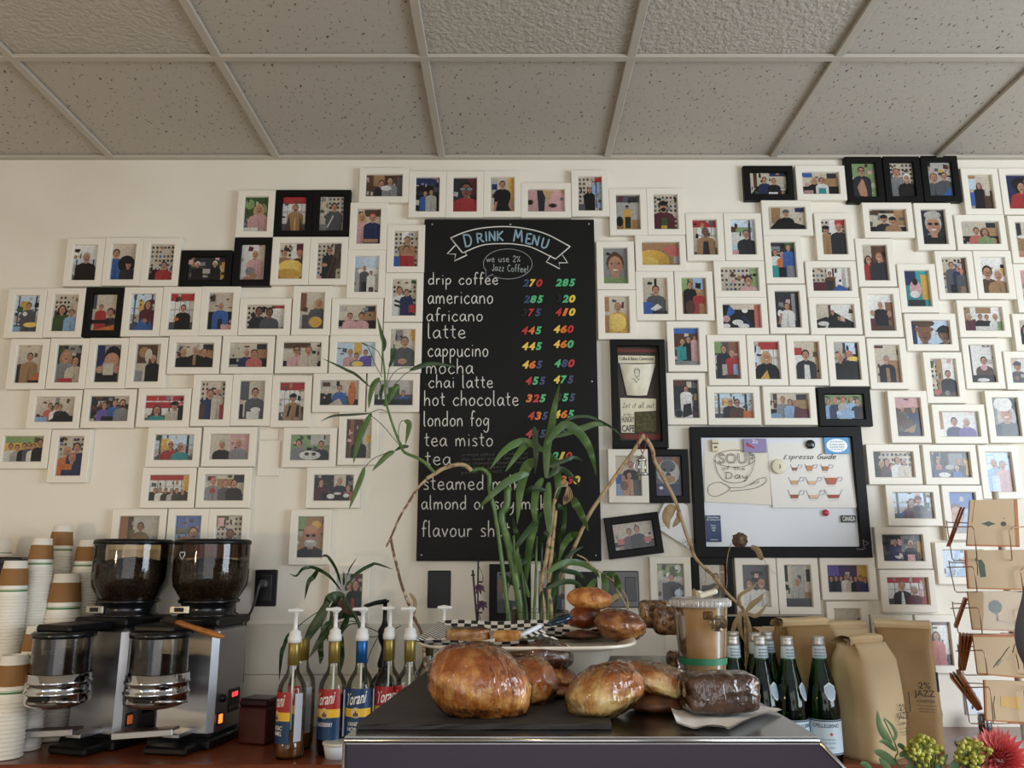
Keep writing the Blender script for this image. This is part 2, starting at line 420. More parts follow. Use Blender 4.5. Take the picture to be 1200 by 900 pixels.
# counter the machines stand on
wood = mat('counter_wood', '#7a3a1c', 0.32, var=(9, '#5d2913', 0.4, 0.7), coat=0.3)
cab = thing('back_counter', 'reddish brown wooden back counter along the photo wall', 'counter', (0, 2.5, 0))
b = MB(); b.box((0.1, 0.02, CTOP-0.02), (5.8, 0.49, 0.04), 0.006); b.build('worktop', wood, cab)
b = MB(); b.box((0.1, 0.06, 0.43), (5.7, 0.40, 0.86)); b.build('cabinet_body', mat('cabinet_wood', '#54301d', 0.5), cab)
fc = thing('service_counter', 'front service counter that carries the pastry case', 'counter', (0.4, 1.3, 0))
b = MB(); b.box((0, 0, 0.885), (1.9, 0.92, 0.03), 0.005); b.build('worktop', mat('front_counter_top', '#3b3a3d', 0.4), fc)
b = MB(); b.box((0, 0.02, 0.435), (1.84, 0.84, 0.87)); b.build('cabinet_body', mat('cabinet_wood', '#54301d', 0.5), fc)
# ================================================================== framed photographs
PAL = dict(k='#16161a', K='#2c2f36', n='#222f5c', b='#2f62ad', B='#93b8dc', t='#2f9c9c', r='#b2272c', R='#cf6a60', o='#d5732c', y='#dfae42',
           Y='#ffd968', g='#3d5c32', G='#8aa56c', w='#efece5', W='#d3c6b0', s='#8f8f90', S='#585a5f', m='#5f2732', v='#6b57a8', p='#dcaaa9',
           f='#c58e70', F='#8a5b43', d='#5a3d2a', D='#aa8358', h='#3a2619', H='#caa66f', i='#bcb7af', P='#4a3566', c='#cfe3f2')
PALL = {k: lin(v) for k, v in PAL.items()}
def clip(poly):
    for ax, lo, sg in ((0, 0, 1), (0, 1, -1), (1, 0, 1), (1, 1, -1)):
        out = []
        for i in range(len(poly)):
            a, b2 = poly[i-1], poly[i]
            da, db = (a[ax]-lo)*sg, (b2[ax]-lo)*sg
            if (da >= 0) != (db >= 0):
                t = da/(da-db); out.append((a[0]+(b2[0]-a[0])*t, a[1]+(b2[1]-a[1])*t))
            if db >= 0: out.append(b2)
        poly = out
        if not poly: return []
    return poly
def print_mesh(dsl, w, h, seed):
    """a flat printed picture: background, then shapes; one face colour each"""
    rnd = random.Random(seed); mb = MB(); lay = [0]
    mn = min(w, h); ux, uy = mn/w, mn/h
    def poly(pts, c):
        q = clip(pts)
        if len(q) < 3: return
        lay[0] += 1; y = -0.00003*lay[0]
        c = PALL[c] if isinstance(c, str) else c; ar = max(a[0] for a in q)-min(a[0] for a in q); gx, gz = rnd.uniform(-.35, .35), rnd.uniform(0, .5)
        if ar < .08: gx = gz = 0
        cs = [tuple(max(0, k*(1+gx*(x-.5)+gz*(z-.5))) for k in c) for x, z in q]
        mb.add([((x-.5)*w, y, (z-.5)*h) for x, z in q], [tuple(range(len(q)))], 0, False, cs)
    def R(x0, z0, x1, z1, c): poly([(x0, z0), (x1, z0), (x1, z1), (x0, z1)], c)
    def E(x, z, rx, rz, c, n=12): poly([(x+rx*math.cos(2*PI*k/n), z+rz*math.sin(2*PI*k/n)) for k in range(n)], c)
    def person(x, z, s, sh, hr, fl=''):
        s *= .86 if s < .3 else 1
        sk = 'F' if 'd' in fl else 'f'; a, e = s*ux, s*uy; S = 0.82
        if 'L' in fl: E(x, z-.6*e, 1.2*a, 1.75*e, hr)
        E(x, z+.15*e, 1.08*a*S, 1.12*e, hr)
        sw = 2.15*a
        poly([(x-sw*1.05, min(-.01, z-6*e)), (x+sw*1.05, min(-.01, z-6*e)), (x+sw*1.05, z-2.5*e), (x+sw*.85, z-1.75*e), (x+.5*a, z-1.2*e), (x-.5*a, z-1.2*e), (x-sw*.85, z-1.75*e), (x-sw*1.05, z-2.5*e)], sh)
        c0 = PALL[sh]; poly([(x-sw*.2, min(-.01, z-6*e)), (x+sw*.25, min(-.01, z-6*e)), (x+.1*a, z-1.9*e)], tuple(q*.75 for q in c0))
        R(x-.33*a, z-1.45*e, x+.33*a, z-.6*e, sk)
        E(x, z-.12*e, .86*a*S, 1.0*e, sk)
        E(x+.25*a, z-.25*e, .5*a, .7*e, tuple(q*.82 for q in PALL[sk]))
        if 'c' in fl: E(x, z+.62*e, .95*a, .5*e, hr); R(x-1.15*a, z+.3*e, x+.9*a, z+.5*e, hr)
        if 'g' in fl or s > .15:
            for dx in (-.34, .34): E(x+dx*a, z+.08*e, (.26 if 'g' in fl else .1)*a, (.17 if 'g' in fl else .09)*e, 'k', 8)
        if s > .13: E(x, z-.58*e, .3*a, .09*e, 'w' if 'j' in fl else 'm', 8)
        if 'b' in fl: E(x, z-.75*e, .55*a, .42*e, hr)
    def pw(z0=0.0, x1=1.0):
        R(0, 0, 1, 1, 'W'); nx, nz = (6, 8) if h > w else (9, 5)
        for i in range(nx):
            for j in range(nz):
                x, z = (i+.2+rnd.random()*.15)/nx*x1, z0+(j+.2)/nz*(1-z0)
                if rnd.random() < .85: R(x, z, x+.5/nx*x1, z+.5/nz*(1-z0), rnd.choice('kSKdkbmkK'))
    bgk = {'dk': 18, 'pw': 10, 'wi': 16, 'rb': 14, 'cl': 11, 'sf': 11, 'st': 16, 'ou': 18, 'tb': 10, 'gl': 4, 'nt': 12}
    def clutter(n):
        for k in range(n):
            x, z = rnd.random(), rnd.random(); a_, b_ = rnd.uniform(.02, .10)*ux*1.2, rnd.uniform(.02, .12)*uy*1.2; c = PALL[rnd.choice('WisSdDKkmWgp')]
            poly([(x-a_, z-b_*rnd.uniform(.5, 1)), (x+a_*rnd.uniform(.5, 1), z-b_), (x+a_, z+b_*rnd.uniform(.4, 1)), (x-a_*rnd.uniform(.4, 1), z+b_)], c)
    started = False
    for it in dsl.split(';'):
        if started is False and it.split()[0] == 'p': clutter(bgk.get(dsl.split(';')[0].split()[0], 5)); started = True
        a = it.split(); k = a[0]; n = [float(q) for q in a[1:] if q[0] in '.-0123456789']; t = [q for q in a[1:] if q[0] not in '.-0123456789']
        if k == 'p': person(n[0], n[1], n[2], t[0], t[1], t[2] if len(t) > 2 else '')
        elif k == 'r': R(*n[:4], t[0])
        elif k == 'e': E(*n[:4], t[0])
        elif k == 'q': poly([(n[i], n[i+1]) for i in range(0, len(n), 2)], t[0])
        elif k == 'pw': pw()
        elif k == 'fill': R(0, 0, 1, 1, t[0])
        elif k == 'rb':
            R(0, 0, 1, 1, 'w'); R(0, .80, 1, 1, 'r')
            for i in range(1, 5): R(i/5-.012, .2, i/5+.012, .8, 's')
            R(0, .55, 1, .57, 's'); R(0, 0, 1, .22, 'S')
        elif k == 'wi':
            R(0, 0, 1, 1, 'c'); R(0, .25, 1, .45, 'i'); R(.1, 0, .16, 1, 'S'); R(.8, 0, .86, 1, 'K'); R(0, 0, 1, .2, 'S'); R(0, .6, 1, .63, 's')
        elif k == 'ou':
            R(0, 0, 1, 1, 'G'); R(0, 0, 1, .4, 'i')
            for i in range(10): E(rnd.random(), .5+rnd.random()*.5, .12, .1, rnd.choice('gGgGdw'))
        elif k == 'dk':
            R(0, 0, 1, 1, 'K')
            for i in range(9):
                x, z = rnd.random(), rnd.random(); R(x-.1, z-.08, x+.1, z+.08, rnd.choice('SdkWms'))
        elif k == 'st':
            R(0, 0, 1, 1, 'S'); R(0, 0, 1, .25, 'K'); R(.1, .35, .42, .95, 'K'); R(.5, .35, .85, .95, 's'); R(.44, 0, .47, 1, 'k'); R(.88, .1, 1, .75, 'y')
        elif k == 'sf':
            R(0, 0, 1, 1, 'W'); R(.55, 0, 1, .75, 'D'); R(0, 0, 1, .38, 'k'); R(.04, .75, .22, .97, 'i'); R(.7, .75, .96, .98, 'K'); R(0, .0, .3, .12, 'i')
        elif k == 'tb': R(0, 0, 1, 1, 'w'); R(0, .4, .2, 1, 'D'); R(0, 0, 1, .28, 'd')
        elif k == 'gl':
            R(0, 0, 1, 1, 'D'); R(0, .6, .5, 1, 'W'); E(.5, .35, .5, .3, 'y'); E(.5, .28, .38, .2, 'Y')
        elif k == 'sk': R(0, 0, 1, 1, 'b'); R(0, 0, 1, .6, 'B'); R(0, 0, 1, .35, 'S')
        elif k == 'nt': R(0, 0, 1, 1, 'k'); R(0, .78, 1, 1, 'n'); R(0, .5, 1, .6, 'K')
        elif k == 'cl':      # cream café wall with a framed print and dark bench
            R(0, 0, 1, 1, 'W'); R(0, .72, .3, 1, 'i'); R(.05, .78, .25, .95, 'd'); R(0, 0, 1, .25, 'k')
    return mb
photo_mat = colmat('photo_print_gloss', 0.32, 0.12)
_nt = photo_mat.node_tree; _n = _nt.nodes.new('ShaderNodeTexNoise'); _n.inputs['Scale'].default_value = 130; _n.inputs['Detail'].default_value = 3
_tc = _nt.nodes.new('ShaderNodeTexCoord'); _nt.links.new(_tc.outputs['Object'], _n.inputs['Vector'])
_r = _nt.nodes.new('ShaderNodeMapRange'); _r.inputs['From Min'].default_value = .25; _r.inputs['From Max'].default_value = .75; _r.inputs['To Min'].default_value = .48; _r.inputs['To Max'].default_value = .80
_nt.links.new(_n.outputs['Fac'], _r.inputs['Value'])
_h = _nt.nodes.new('ShaderNodeHueSaturation'); _h.inputs['Saturation'].default_value = .95; _nt.links.new(_r.outputs[0], _h.inputs['Value'])
_v = [n for n in _nt.nodes if n.bl_idname == 'ShaderNodeVertexColor'][0]; _nt.links.new(_v.outputs[0], _h.inputs['Color'])
_nt.links.new(_h.outputs[0], _nt.nodes['Principled BSDF'].inputs['Base Color'])
FR = {'w': mat('white_frame_paint', '#e3dccd', 0.45, bump=(60, 0.05)), 'k': mat('black_frame_paint', '#0d0c0b', 0.5, spec=0.2)}
OW, OH, FW, FH = 0.085, 0.1325, 0.1362, 0.1818
frame_meshes = {}
def border(w, h, ow, oh, c, dep=0.022):
    key = (round(w, 4), round(h, 4), round(ow, 4), round(oh, 4), c)
    if key in frame_meshes: return frame_meshes[key]
    loops = [(w, h, 0.0), (w, h, dep-.0015), (w-.003, h-.003, dep), (ow+.006, oh+.006, dep), (ow+.001, oh+.001, dep-.003), (ow, oh, dep-.0135)]
    vs = []; fs = []
    for lw, lh, y in loops:
        for sx, sz in ((-1, -1), (1, -1), (1, 1), (-1, 1)): vs.append((sx*lw/2, -y, sz*lh/2))
    for i in range(len(loops)-1):
        for k in range(4): fs.append((i*4+k, i*4+(k+1) % 4, (i+1)*4+(k+1) % 4, (i+1)*4+k))
    mb = MB(); mb.add(vs, fs); o = mb.build('frame_border', FR[c]); me = o.data; bpy.data.objects.remove(o)
    frame_meshes[key] = me
    return me
# (centre x, centre y, portrait or landscape, white or black frame, what the photo shows, drawing)
FRAMES = [
(100.8,308.7,'P','w','grey-haired person in a black sweater','wi;r 0 .6 1 1 w;p .52 .66 .22 k i'),
(145.7,308,'P','w','person bowing a dark cap toward the lens','fill W;p .15 .75 .2 b h;e .62 .45 .36 .25 k;p .7 .45 .18 K k c'),
(190.2,308.4,'P','w','person in red jacket in front of photo wall','pw;r 0 0 .4 .3 k;p .6 .42 .17 r k'),
(32.3,368.3,'P','w','person in olive top raising a white cup','wi;r .2 .6 .55 .85 y;p .55 .72 .15 S h;e .42 .5 .1 .06 w;e .7 .2 .3 .07 Y;r 0 0 .3 .15 B'),  # low bright ellipse is warm lamp glare painted into the picture
(77.8,367.7,'P','w','dark-haired adult holding a child in blue','pw;r .75 .4 1 1 W;p .35 .6 .2 g k L;p .75 .52 .15 B d'),
(123.2,366.8,'P','k','person in black and toddler in red behind orange table','fill W;r 0 .6 .15 1 S;p .75 .5 .2 K k;p .35 .65 .12 r h;q 0 0 1 .18 1 0 o;r 0 .2 .7 .3 k'),
(168,366.5,'P','w','long-haired person in maroon with a cup on jeans','wi;r .3 .5 .5 .85 y;p .68 .72 .17 m d L;q .1 0 .5 .35 .9 0 b;q .7 0 .8 .3 1 0 b;e .6 .27 .1 .06 D'),
(213.9,366,'P','w','person in black sitting under a red banner with orange cup','rb;p .55 .6 .16 k h;e .3 .3 .1 .05 o'),
(258.8,365.4,'P','w','older person in open blue jacket on a black bench','cl;r 0 0 1 .5 k;p .5 .66 .17 b i;r .4 0 .6 .3 K;r .55 0 1 .15 p'),
(311.6,373,'L','w','two dark silhouetted people before the photo wall','pw;r .65 .1 1 1 w;r .65 .88 1 1 r;p .32 .75 .2 K k d;p .6 .7 .2 S k d'),
(366.2,365,'P','w','laughing person in olive cardigan with yellow cup','fill W;r 0 .5 .25 1 F;p .75 .72 .2 S H L;p .45 .55 .01 S S;r .1 0 .8 .4 S;e .65 .2 .28 .15 y'),  # yellow ellipse is lamp glare on the glass, drawn into the print
(419.3,373,'L','w','two people in pale pink on a sofa','sf;p .3 .55 .15 p h;p .6 .55 .16 p h;r .45 .9 .7 1 W'),
(35.1,427.5,'P','w','person in brown coat looking left along a wall','fill W;r 0 0 .35 .5 K;p .5 .7 .18 D h;q .4 0 .9 .3 1 .1 o;r .5 0 1 .08 k'),
(81.7,427,'P','w','adult and child in grey cheek to cheek','dk;r .4 .8 1 1 s;p .35 .72 .26 s D L;p .75 .58 .2 W h;r .1 0 .7 .12 r'),
(127.7,426.6,'P','w','person hiding face behind a large cream mug','fill s;q 0 .2 .35 .6 .3 1 0 1 n;e .65 .72 .33 .27 k;e .62 .6 .3 .2 f;r 0 0 .9 .25 k;e .15 .35 .13 .09 f;e .88 .35 .14 .1 f;r .3 .2 .72 .5 W;e .51 .5 .21 .03 i'),
(173.9,426,'P','w','person in black standing under a wooden wall carving','fill W;r .05 .5 .85 1 d;e .3 .8 .2 .15 D;e .5 .7 .15 .2 W;p .7 .62 .15 k i;r 0 0 .3 .3 s'),
(229,417,'L','w','three seated people all wearing black','sf;p .2 .65 .17 k H;p .5 .72 .17 k i;r .45 .1 .53 .5 D;p .74 .65 .17 k d'),
(291.8,416.7,'L','w','person in coral coat beside one in navy','sf;p .45 .62 .17 n i;p .65 .58 .17 R h'),
(354.7,416,'L','w','two people in mauve shirts with arms crossed','cl;r 0 .8 .7 1 d;p .35 .68 .2 p h g;p .66 .68 .19 W F'),
(417.4,416,'L','w','group at a bright window with yellow lantern','fill c;r .45 .5 .65 1 y;p .35 .6 .15 p D;p .52 .45 .14 s h;p .75 .6 .13 v d;e .55 .12 .15 .12 Y'),  # lower ellipse is lamp glow painted in the print's colour
(472,408.6,'P','w','person in grey sweater with clasped hands','fill W;r .2 .7 .5 1 s;r .8 .7 1 1 y;p .58 .68 .22 S S;e .5 .15 .18 .08 f;r 0 .2 .25 .5 g'),
(65.8,480.4,'L','w','three friends leaning at a long black table','cl;r 0 .3 1 1 W;p .35 .65 .13 R h;p .52 .62 .14 w k;p .62 .6 .13 K d;q .3 0 .75 .45 1 .1 1 0 k;r 0 0 .3 .2 B'),
(129.4,479.5,'L','w','bearded person in plaid among seated friends','dk;r .6 .7 1 1 W;p .35 .65 .15 v h;p .62 .75 .15 b k;p .82 .72 .17 s h b;r .3 0 .6 .2 k'),
(193.6,478.7,'L','w','people in teal and cream jackets before red shelf','rb;r 0 .5 1 .75 r;p .3 .42 .2 t d L;p .62 .5 .01 k k;p .75 .6 .18 W k c;r .85 0 1 .6 k'),
(249.5,469.8,'P','w','red-haired person in blue vest seen from behind','pw;r .3 .75 .8 1 W;p .4 .68 .19 n m;p .7 .72 .12 W R;r 0 0 .2 .4 d;r .8 0 1 .4 r'),
(296,469.4,'P','w','person in olive parka holding a white cup','fill W;r 0 .5 .35 1 S;p .6 .7 .2 S k;r .3 0 .8 .2 w;e .65 .25 .2 .07 w;r 0 0 .15 .4 K'),
(342.4,471,'P','w','person in tan shirt with black backpack straps','rb;p .55 .6 .18 D k c;q .3 .1 .4 .4 .5 .4 .4 .1 k;q .65 .1 .7 .4 .8 .4 .8 .1 k'),
(398.2,460.4,'L','w','person in bright blue jacket near orange chair','cl;r 0 0 .3 .5 k;r .45 0 .75 .4 g;e .82 .5 .1 .5 o;p .5 .7 .14 b h;q .2 0 .5 .3 .6 0 W'),
(461.5,460.4,'L','w','person in blue crouching on dark asphalt','fill S;r 0 .45 1 1 i;r .35 .4 .65 .75 g;p .75 .5 .12 b k;e .2 .3 .1 .3 w;r 0 0 1 .25 K'),
(29,526.5,'L','w','large group standing close in a yellow room','fill y;r 0 .75 1 1 G;p .15 .6 .13 w d;p .32 .55 .13 i k;p .5 .62 .13 k k;p .62 .65 .12 S d;p .74 .6 .13 w h;p .9 .75 .16 k k'),
(83.5,534.8,'P','w','three people hugging close in orange and navy','pw;p .35 .62 .2 o f;p .72 .72 .2 n h;p .58 .45 .2 n R;r .1 .15 .6 .3 o'),
(205,524.6,'L','w','person in red beside person in teal sunglasses','wi;r .15 .4 .4 .85 y;p .4 .62 .2 r w g;p .65 .52 .18 t i g'),
(269.8,524,'L','w','two grey-haired people against a peach wall','fill W;r .5 0 1 1 p;p .3 .6 .19 k i;p .72 .65 .19 s H'),
(363.9,525,'L','w','two people at a white outdoor patio table','ou;r .5 .6 1 1 i;p .2 .68 .16 s k;p .78 .62 .16 K d;e .5 .2 .28 .18 w;e .42 .25 .06 .07 d;e .6 .25 .06 .07 d'),
(420.7,514.3,'P','w','dark figure standing in a doorway behind leaves','fill d;r .15 0 .3 1 F;r .65 0 1 1 W;p .5 .5 .16 k k d;r .8 .4 1 .6 y'),
(198.9,572,'L','w','crowded café under a red banner','rb;r 0 0 1 .35 k;p .15 .4 .1 k h;p .27 .42 .1 w h;p .42 .4 .1 k k;p .57 .38 .1 i d;p .7 .4 .1 K k;p .85 .35 .1 k h;r .85 .4 1 1 y'),
(263.6,571.7,'L','w','three people, one in a red maple leaf shirt','cl;r .3 .5 .7 .85 D;r .72 .7 1 1 K;p .2 .75 .16 s R;e .2 .38 .07 .12 r;p .52 .68 .15 S F;p .74 .68 .16 k k'),
(391.4,571.8,'L','w','friends around a dark table of white plates','dk;r .5 .5 .8 1 W;p .18 .7 .14 m d;p .65 .75 .14 K D;p .87 .5 .13 R d;r .2 0 .9 .3 k;e .43 .17 .1 .1 w;e .82 .2 .08 .08 w;e .6 .28 .1 .05 w'),
(164,620.5,'L','w','silhouetted person against a plain grey wall','fill s;r 0 0 .2 1 F;r .2 0 .33 1 k;r .34 0 1 1 i;p .52 .6 .18 d k d'),
(220.8,628.5,'P','w','dark-haired person bending under blue sky','sk;r .4 .3 .44 1 s;r 0 .55 .5 .7 S;p .7 .58 .25 h k;e .4 .4 .3 .1 f'),
(268.4,628.5,'P','w','top of a dark head before framed pictures','pw;r 0 .7 .35 1 d;r .04 .75 .3 .96 p;p .55 .55 .2 W h d'),
(364.3,629.4,'P','w','laughing person in spectacles with tiny crown and beard','fill D;r 0 .6 .3 1 G;e .7 .8 .2 .1 y;e .55 .8 .02 .1 y;p .5 .52 .34 k R gb;e .5 .35 .26 .1 i;e .5 .7 .28 .08 f;e .48 .39 .16 .035 w'),
(409.3,697,'P','w','two people in dark coats, one wearing red scarf','fill i;r .7 .7 1 1 m;p .5 .72 .17 W k L;p .74 .74 .18 K d L;q .55 0 .75 0 .7 .4 .6 .45 r;r 0 0 .5 .4 d'),
(598,694,'P','k','pink and red shapes behind bamboo','fill S;r .5 .6 1 .85 R;r 0 .5 .3 .8 F;r .45 .3 .8 .7 W;p .3 .45 .15 K k'),
(645.5,694,'P','w','pale picture behind the bamboo vase','fill i;r 0 0 .6 .6 K;r .7 0 .8 1 D;p .55 .6 .18 n k'),
(300.8,252,'P','w','child with pale bob haircut in pink','ou;r 0 0 1 1 g;e .2 .8 .2 .15 G;e .85 .6 .1 .2 G;p .6 .66 .23 p H L;r 0 0 .6 .12 w'),
(345.3,251.5,'P','k','bearded person in tan vest under red banner','rb;p .55 .68 .17 D F b;q .1 0 .3 .45 .4 0 d;q .75 0 .75 .45 .95 0 d;r .52 0 .58 .4 y'),
(388.9,251.4,'P','k','person in grey sweater with white shoulder strap','pw;r 0 .3 .3 1 W;p .6 .7 .18 S k;q .3 .1 .36 .1 .6 .45 .55 .45 w;r 0 0 .3 .2 s'),
(242.6,316,'L','k','two people in black on a dark bench','dk;r .08 .6 .2 1 D;r .85 .1 1 .8 y;p .25 .7 .13 k w;p .72 .72 .13 k w;r .4 .3 .6 .5 i'),
(296.8,308,'P','k','fair-haired person in floral blouse with folded hands','fill w;r .7 0 1 1 W;p .58 .72 .18 p H;e .4 .25 .2 .12 s;e .55 .12 .15 .08 D;e .35 .05 .25 .05 f'),
(341.4,307,'P','w','two people blurred by bright yellow table','pw;r .5 .1 1 1 w;r .7 .8 1 1 m;p .2 .72 .15 D F;p .85 .72 .18 d R;e .5 .25 .6 .3 Y;e .4 .15 .5 .15 y'),  # both yellow ellipses paint the lamp's reflection over the picture
(386.3,307,'P','w','person in black leaning at a stair rail','pw;r .7 .3 1 1 S;p .5 .8 .15 K k g;q .6 0 .7 0 1 .7 .95 .9 d;q .4 0 .48 0 .9 1 .8 1 d;e .3 .4 .14 .05 f'),
(450.7,219,'L','w','couple on sofa cradling a newborn','dk;r 0 0 1 1 d;r .2 .5 .5 1 D;p .42 .62 .16 K k;p .65 .75 .17 s k;e .55 .4 .15 .12 w;r .85 .1 1 .9 S'),
(432.4,266.5,'P','w','person in slate-blue shirt with elder behind','cl;r .3 .8 1 1 d;p .2 .78 .2 p H L;p .65 .76 .19 n R;r .3 .05 .9 .15 f'),
(476,292.8,'P','w','adult with arms around child in red apron','pw;r .3 .7 .6 1 w;p .55 .76 .17 D k;p .52 .5 .17 r h;r .3 .32 .8 .38 f;r 0 .0 .25 .3 b'),
(429.8,322.7,'P','w','couple standing outdoors on a grey street','fill i;r 0 .7 1 1 c;e .6 .6 .5 .1 w;p .4 .66 .1 S D;p .68 .55 .09 w h;r .3 0 .5 .3 K;r .6 0 .8 .15 d'),
(473.8,349.7,'P','w','person in striped sweater carrying a baby','pw;r .35 .75 .8 1 W;p .3 .7 .17 w d;q .1 .4 .6 .3 .6 .36 .1 .46 k;q .1 .28 .6 .18 .6 .24 .1 .34 k;p .6 .65 .14 n h;r .7 .1 1 .3 r'),
(501.9,229.2,'P','w','two people at night under a blue awning','nt;p .4 .55 .12 b h;p .65 .58 .12 i d'),
(544.9,229.4,'P','w','person in ski goggles and red lettered T-shirt','fill K;r .6 .5 1 1 m;p .55 .66 .3 r k d;e .4 .68 .15 .06 k;e .7 .68 .15 .06 k;e .4 .68 .12 .045 s;e .7 .68 .12 .045 s;r .0 .0 1 .3 r'),
(588.2,229,'P','w','person in black polo shirt with bare arms','fill W;r 0 .55 .3 1 i;r .05 .65 .28 .82 n;r .75 .3 1 1 y;p .5 .8 .18 k h;q .1 0 .2 .3 .3 .3 .2 0 f;q .75 .2 .85 .4 1 .1 .9 0 f'),
(639.6,236.3,'L','w','extreme close-up of two eyes','fill H;e .1 .4 .25 .8 p;e .75 .3 .35 .75 p;q .25 1 .5 1 .45 0 .3 0 K;e .07 .45 .09 .12 d;e .68 .3 .12 .1 d;e .07 .45 .04 .1 k;e .68 .3 .05 .09 k;q .4 1 .7 1 .55 .4 H;e .93 .6 .06 .08 s'),
(691.3,228.2,'P','w','person in short black dress before striped curtain','pw;r .6 .1 .95 1 B;r .6 .85 1 1 r;r .75 .1 .8 .9 m;p .48 .62 .12 k F;r 0 0 .3 .2 S'),
(735.4,250.2,'P','w','cyclist in yellow vest beside a bicycle','fill i;r 0 .8 1 1 S;r .55 .8 .9 .95 K;r 0 0 1 .3 D;e .15 .25 .15 .15 k;p .48 .66 .09 y k c;r .38 .05 .62 .38 K'),
(779.3,249.6,'P','w','bearded person in maroon hoodie and flat cap','pw;p .42 .68 .24 m k cb;q .3 0 .6 0 .55 .35 .35 .35 g;r .3 .02 .55 .12 y'),
(773.5,298.3,'L','w','a pink-sleeved arm over glowing yellow floor','fill D;e .25 .2 .5 .5 y;e .15 .1 .3 .3 Y;q .45 .6 .7 .9 1 .8 1 .4 .8 .4 .6 .7 R;r .85 .1 1 .4 i'),  # yellow ellipses: warm lamp reflection painted as print colour
(720.8,312.4,'P','w','close-up selfie of a smiling person in green','fill s;e .5 .05 .5 .15 g;p .5 .55 .42 G d j'),
(825.3,279.3,'P','w','grey-haired person in open tan jacket','rb;r 0 .1 .2 .8 W;p .55 .66 .2 D S d;q .4 0 .7 0 .65 .4 .45 .4 K'),
(767,347.9,'P','w','smiling person in grey shirt reading paper','fill W;r .5 .7 .6 1 k;p .55 .68 .2 S h;r 0 0 .4 .35 b;q .3 .15 .6 .3 .8 .2 .5 .1 w;r .4 0 1 .1 K'),
(812.6,347.5,'P','w','person crouching with brown dog and red child','fill D;r 0 .6 .4 1 G;r .5 .7 .9 1 B;p .35 .82 .14 k h;p .7 .62 .12 r H;e .35 .2 .2 .2 d;r .7 0 1 .3 D'),
(722.5,369.8,'P','w','warmly overexposed person in light shirt','fill W;r 0 .6 .2 1 D;p .55 .72 .2 y D;e .5 .3 .4 .25 Y;r 0 0 .2 .5 D'),  # bright ellipse paints a warm lamp reflection across the shirt
(803.8,406.8,'P','w','two people dancing beneath a blue tarp','fill d;r 0 .86 1 1 b;p .35 .62 .12 t H;p .6 .7 .13 k S;r .25 .15 .5 .5 t;r .55 .1 .8 .5 k;p .85 .75 .08 p h;r 0 0 1 .12 s'),
(803.3,468,'P','w','person in white T-shirt perched among bikes','dk;r 0 .85 .5 1 d;p .52 .78 .12 w k;q .35 .0 .4 .35 .7 .4 .75 .1 k;e .2 .12 .18 .12 S;e .2 .12 .13 .09 k;r .4 .5 .75 .55 w'),
(735.8,558,'P','w','family in blue and black around a toddler','fill W;p .6 .78 .16 K F;p .3 .45 .15 B d;p .55 .52 .14 f h;e .35 .25 .16 .12 F;r .7 0 1 .4 S;r 0 .3 .25 .55 b'),
(783,558,'P','k','shaggy grey-brown terrier face','fill S;r 0 0 1 .3 n;e .2 .85 .18 .16 F;e .8 .85 .18 .16 F;e .5 .6 .46 .32 i;e .5 .75 .3 .16 S;e .35 .66 .06 .04 k;e .65 .66 .06 .04 k;e .5 .53 .1 .06 k;e .5 .42 .28 .1 D;e .2 .2 .08 .04 w'),
(742.3,627.5,'L','k','two people on a bench, hanging tilted','sf;r 0 .3 1 1 W;p .4 .65 .14 S h;p .6 .72 .15 K d;r .08 .2 .25 .42 R;r .75 .2 .93 .4 R'),
(785.3,685.3,'P','w','person in dark jacket among snowy branches','ou;r 0 0 1 .7 i;r 0 .6 1 .66 W;p .55 .68 .14 K k;r .2 .15 .6 .55 K;r .2 0 .6 .2 n;e .8 .3 .15 .1 c'),
(834.5,686,'P','k','person in dark coat seen in a doorway','fill W;r .8 0 1 1 D;p .65 .68 .18 K d;q 0 0 .1 .5 .7 .5 .9 0 K'),
(885.2,686.5,'P','w','two smiling people in white at night street','fill K;r 0 .4 1 1 S;r .35 .75 .8 .85 k;r .35 .6 .8 .7 k;p .25 .55 .17 w h j;p .72 .55 .19 w D j'),
(934.3,686.5,'P','w','person in light jacket seated at grey table','fill W;r .3 .5 .8 1 i;r .85 .6 1 .9 K;r 0 .6 .15 1 K;p .5 .6 .15 i i;r .0 0 1 .2 S;r .75 .2 1 .35 D'),
(992.5,678,'L','w','party crowd under purple night lights','fill P;r 0 .6 .3 1 v;r .75 .4 1 1 y;p .1 .5 .1 n k;p .22 .52 .1 k h;p .34 .5 .1 K h;p .46 .55 .1 w d;p .58 .52 .1 W k;p .7 .5 .1 k h;p .83 .52 .1 P k;p .93 .45 .1 n h'),
(993,738,'P','w','cone shape on plain wall','fill W;q .3 .55 1 .8 1 .4 .4 .45 S;e .42 .6 .1 .07 k'),
(899.8,216.7,'L','k','person in blue suit and elder at window','wi;r 0 0 1 1 W;r .1 .3 .2 1 d;r .55 .85 1 1 n;q 0 0 .2 .4 1 .3 1 0 k;p .4 .68 .14 n h;p .66 .62 .14 k F;r .5 0 .75 .12 w'),
(960.5,216,'L','w','two people on bench, one in teal apron','sf;r .0 .8 .3 1 b;p .35 .65 .15 k H L;p .55 .65 .14 w h;r .45 .05 .65 .3 t;r .05 0 .3 .2 p'),
(1011.7,212.2,'P','k','person in black cupping chin in hand','fill G;r 0 0 .15 .6 w;p .42 .78 .2 K h g;q .2 .3 .3 .05 .6 .0 .6 .2 .5 .5 .42 .55 f;e .9 .35 .1 .08 W'),
(1056.2,211.7,'P','k','bald person and white-haired elder in dark sweaters','pw;p .28 .72 .2 s F;p .7 .55 .2 k w j'),
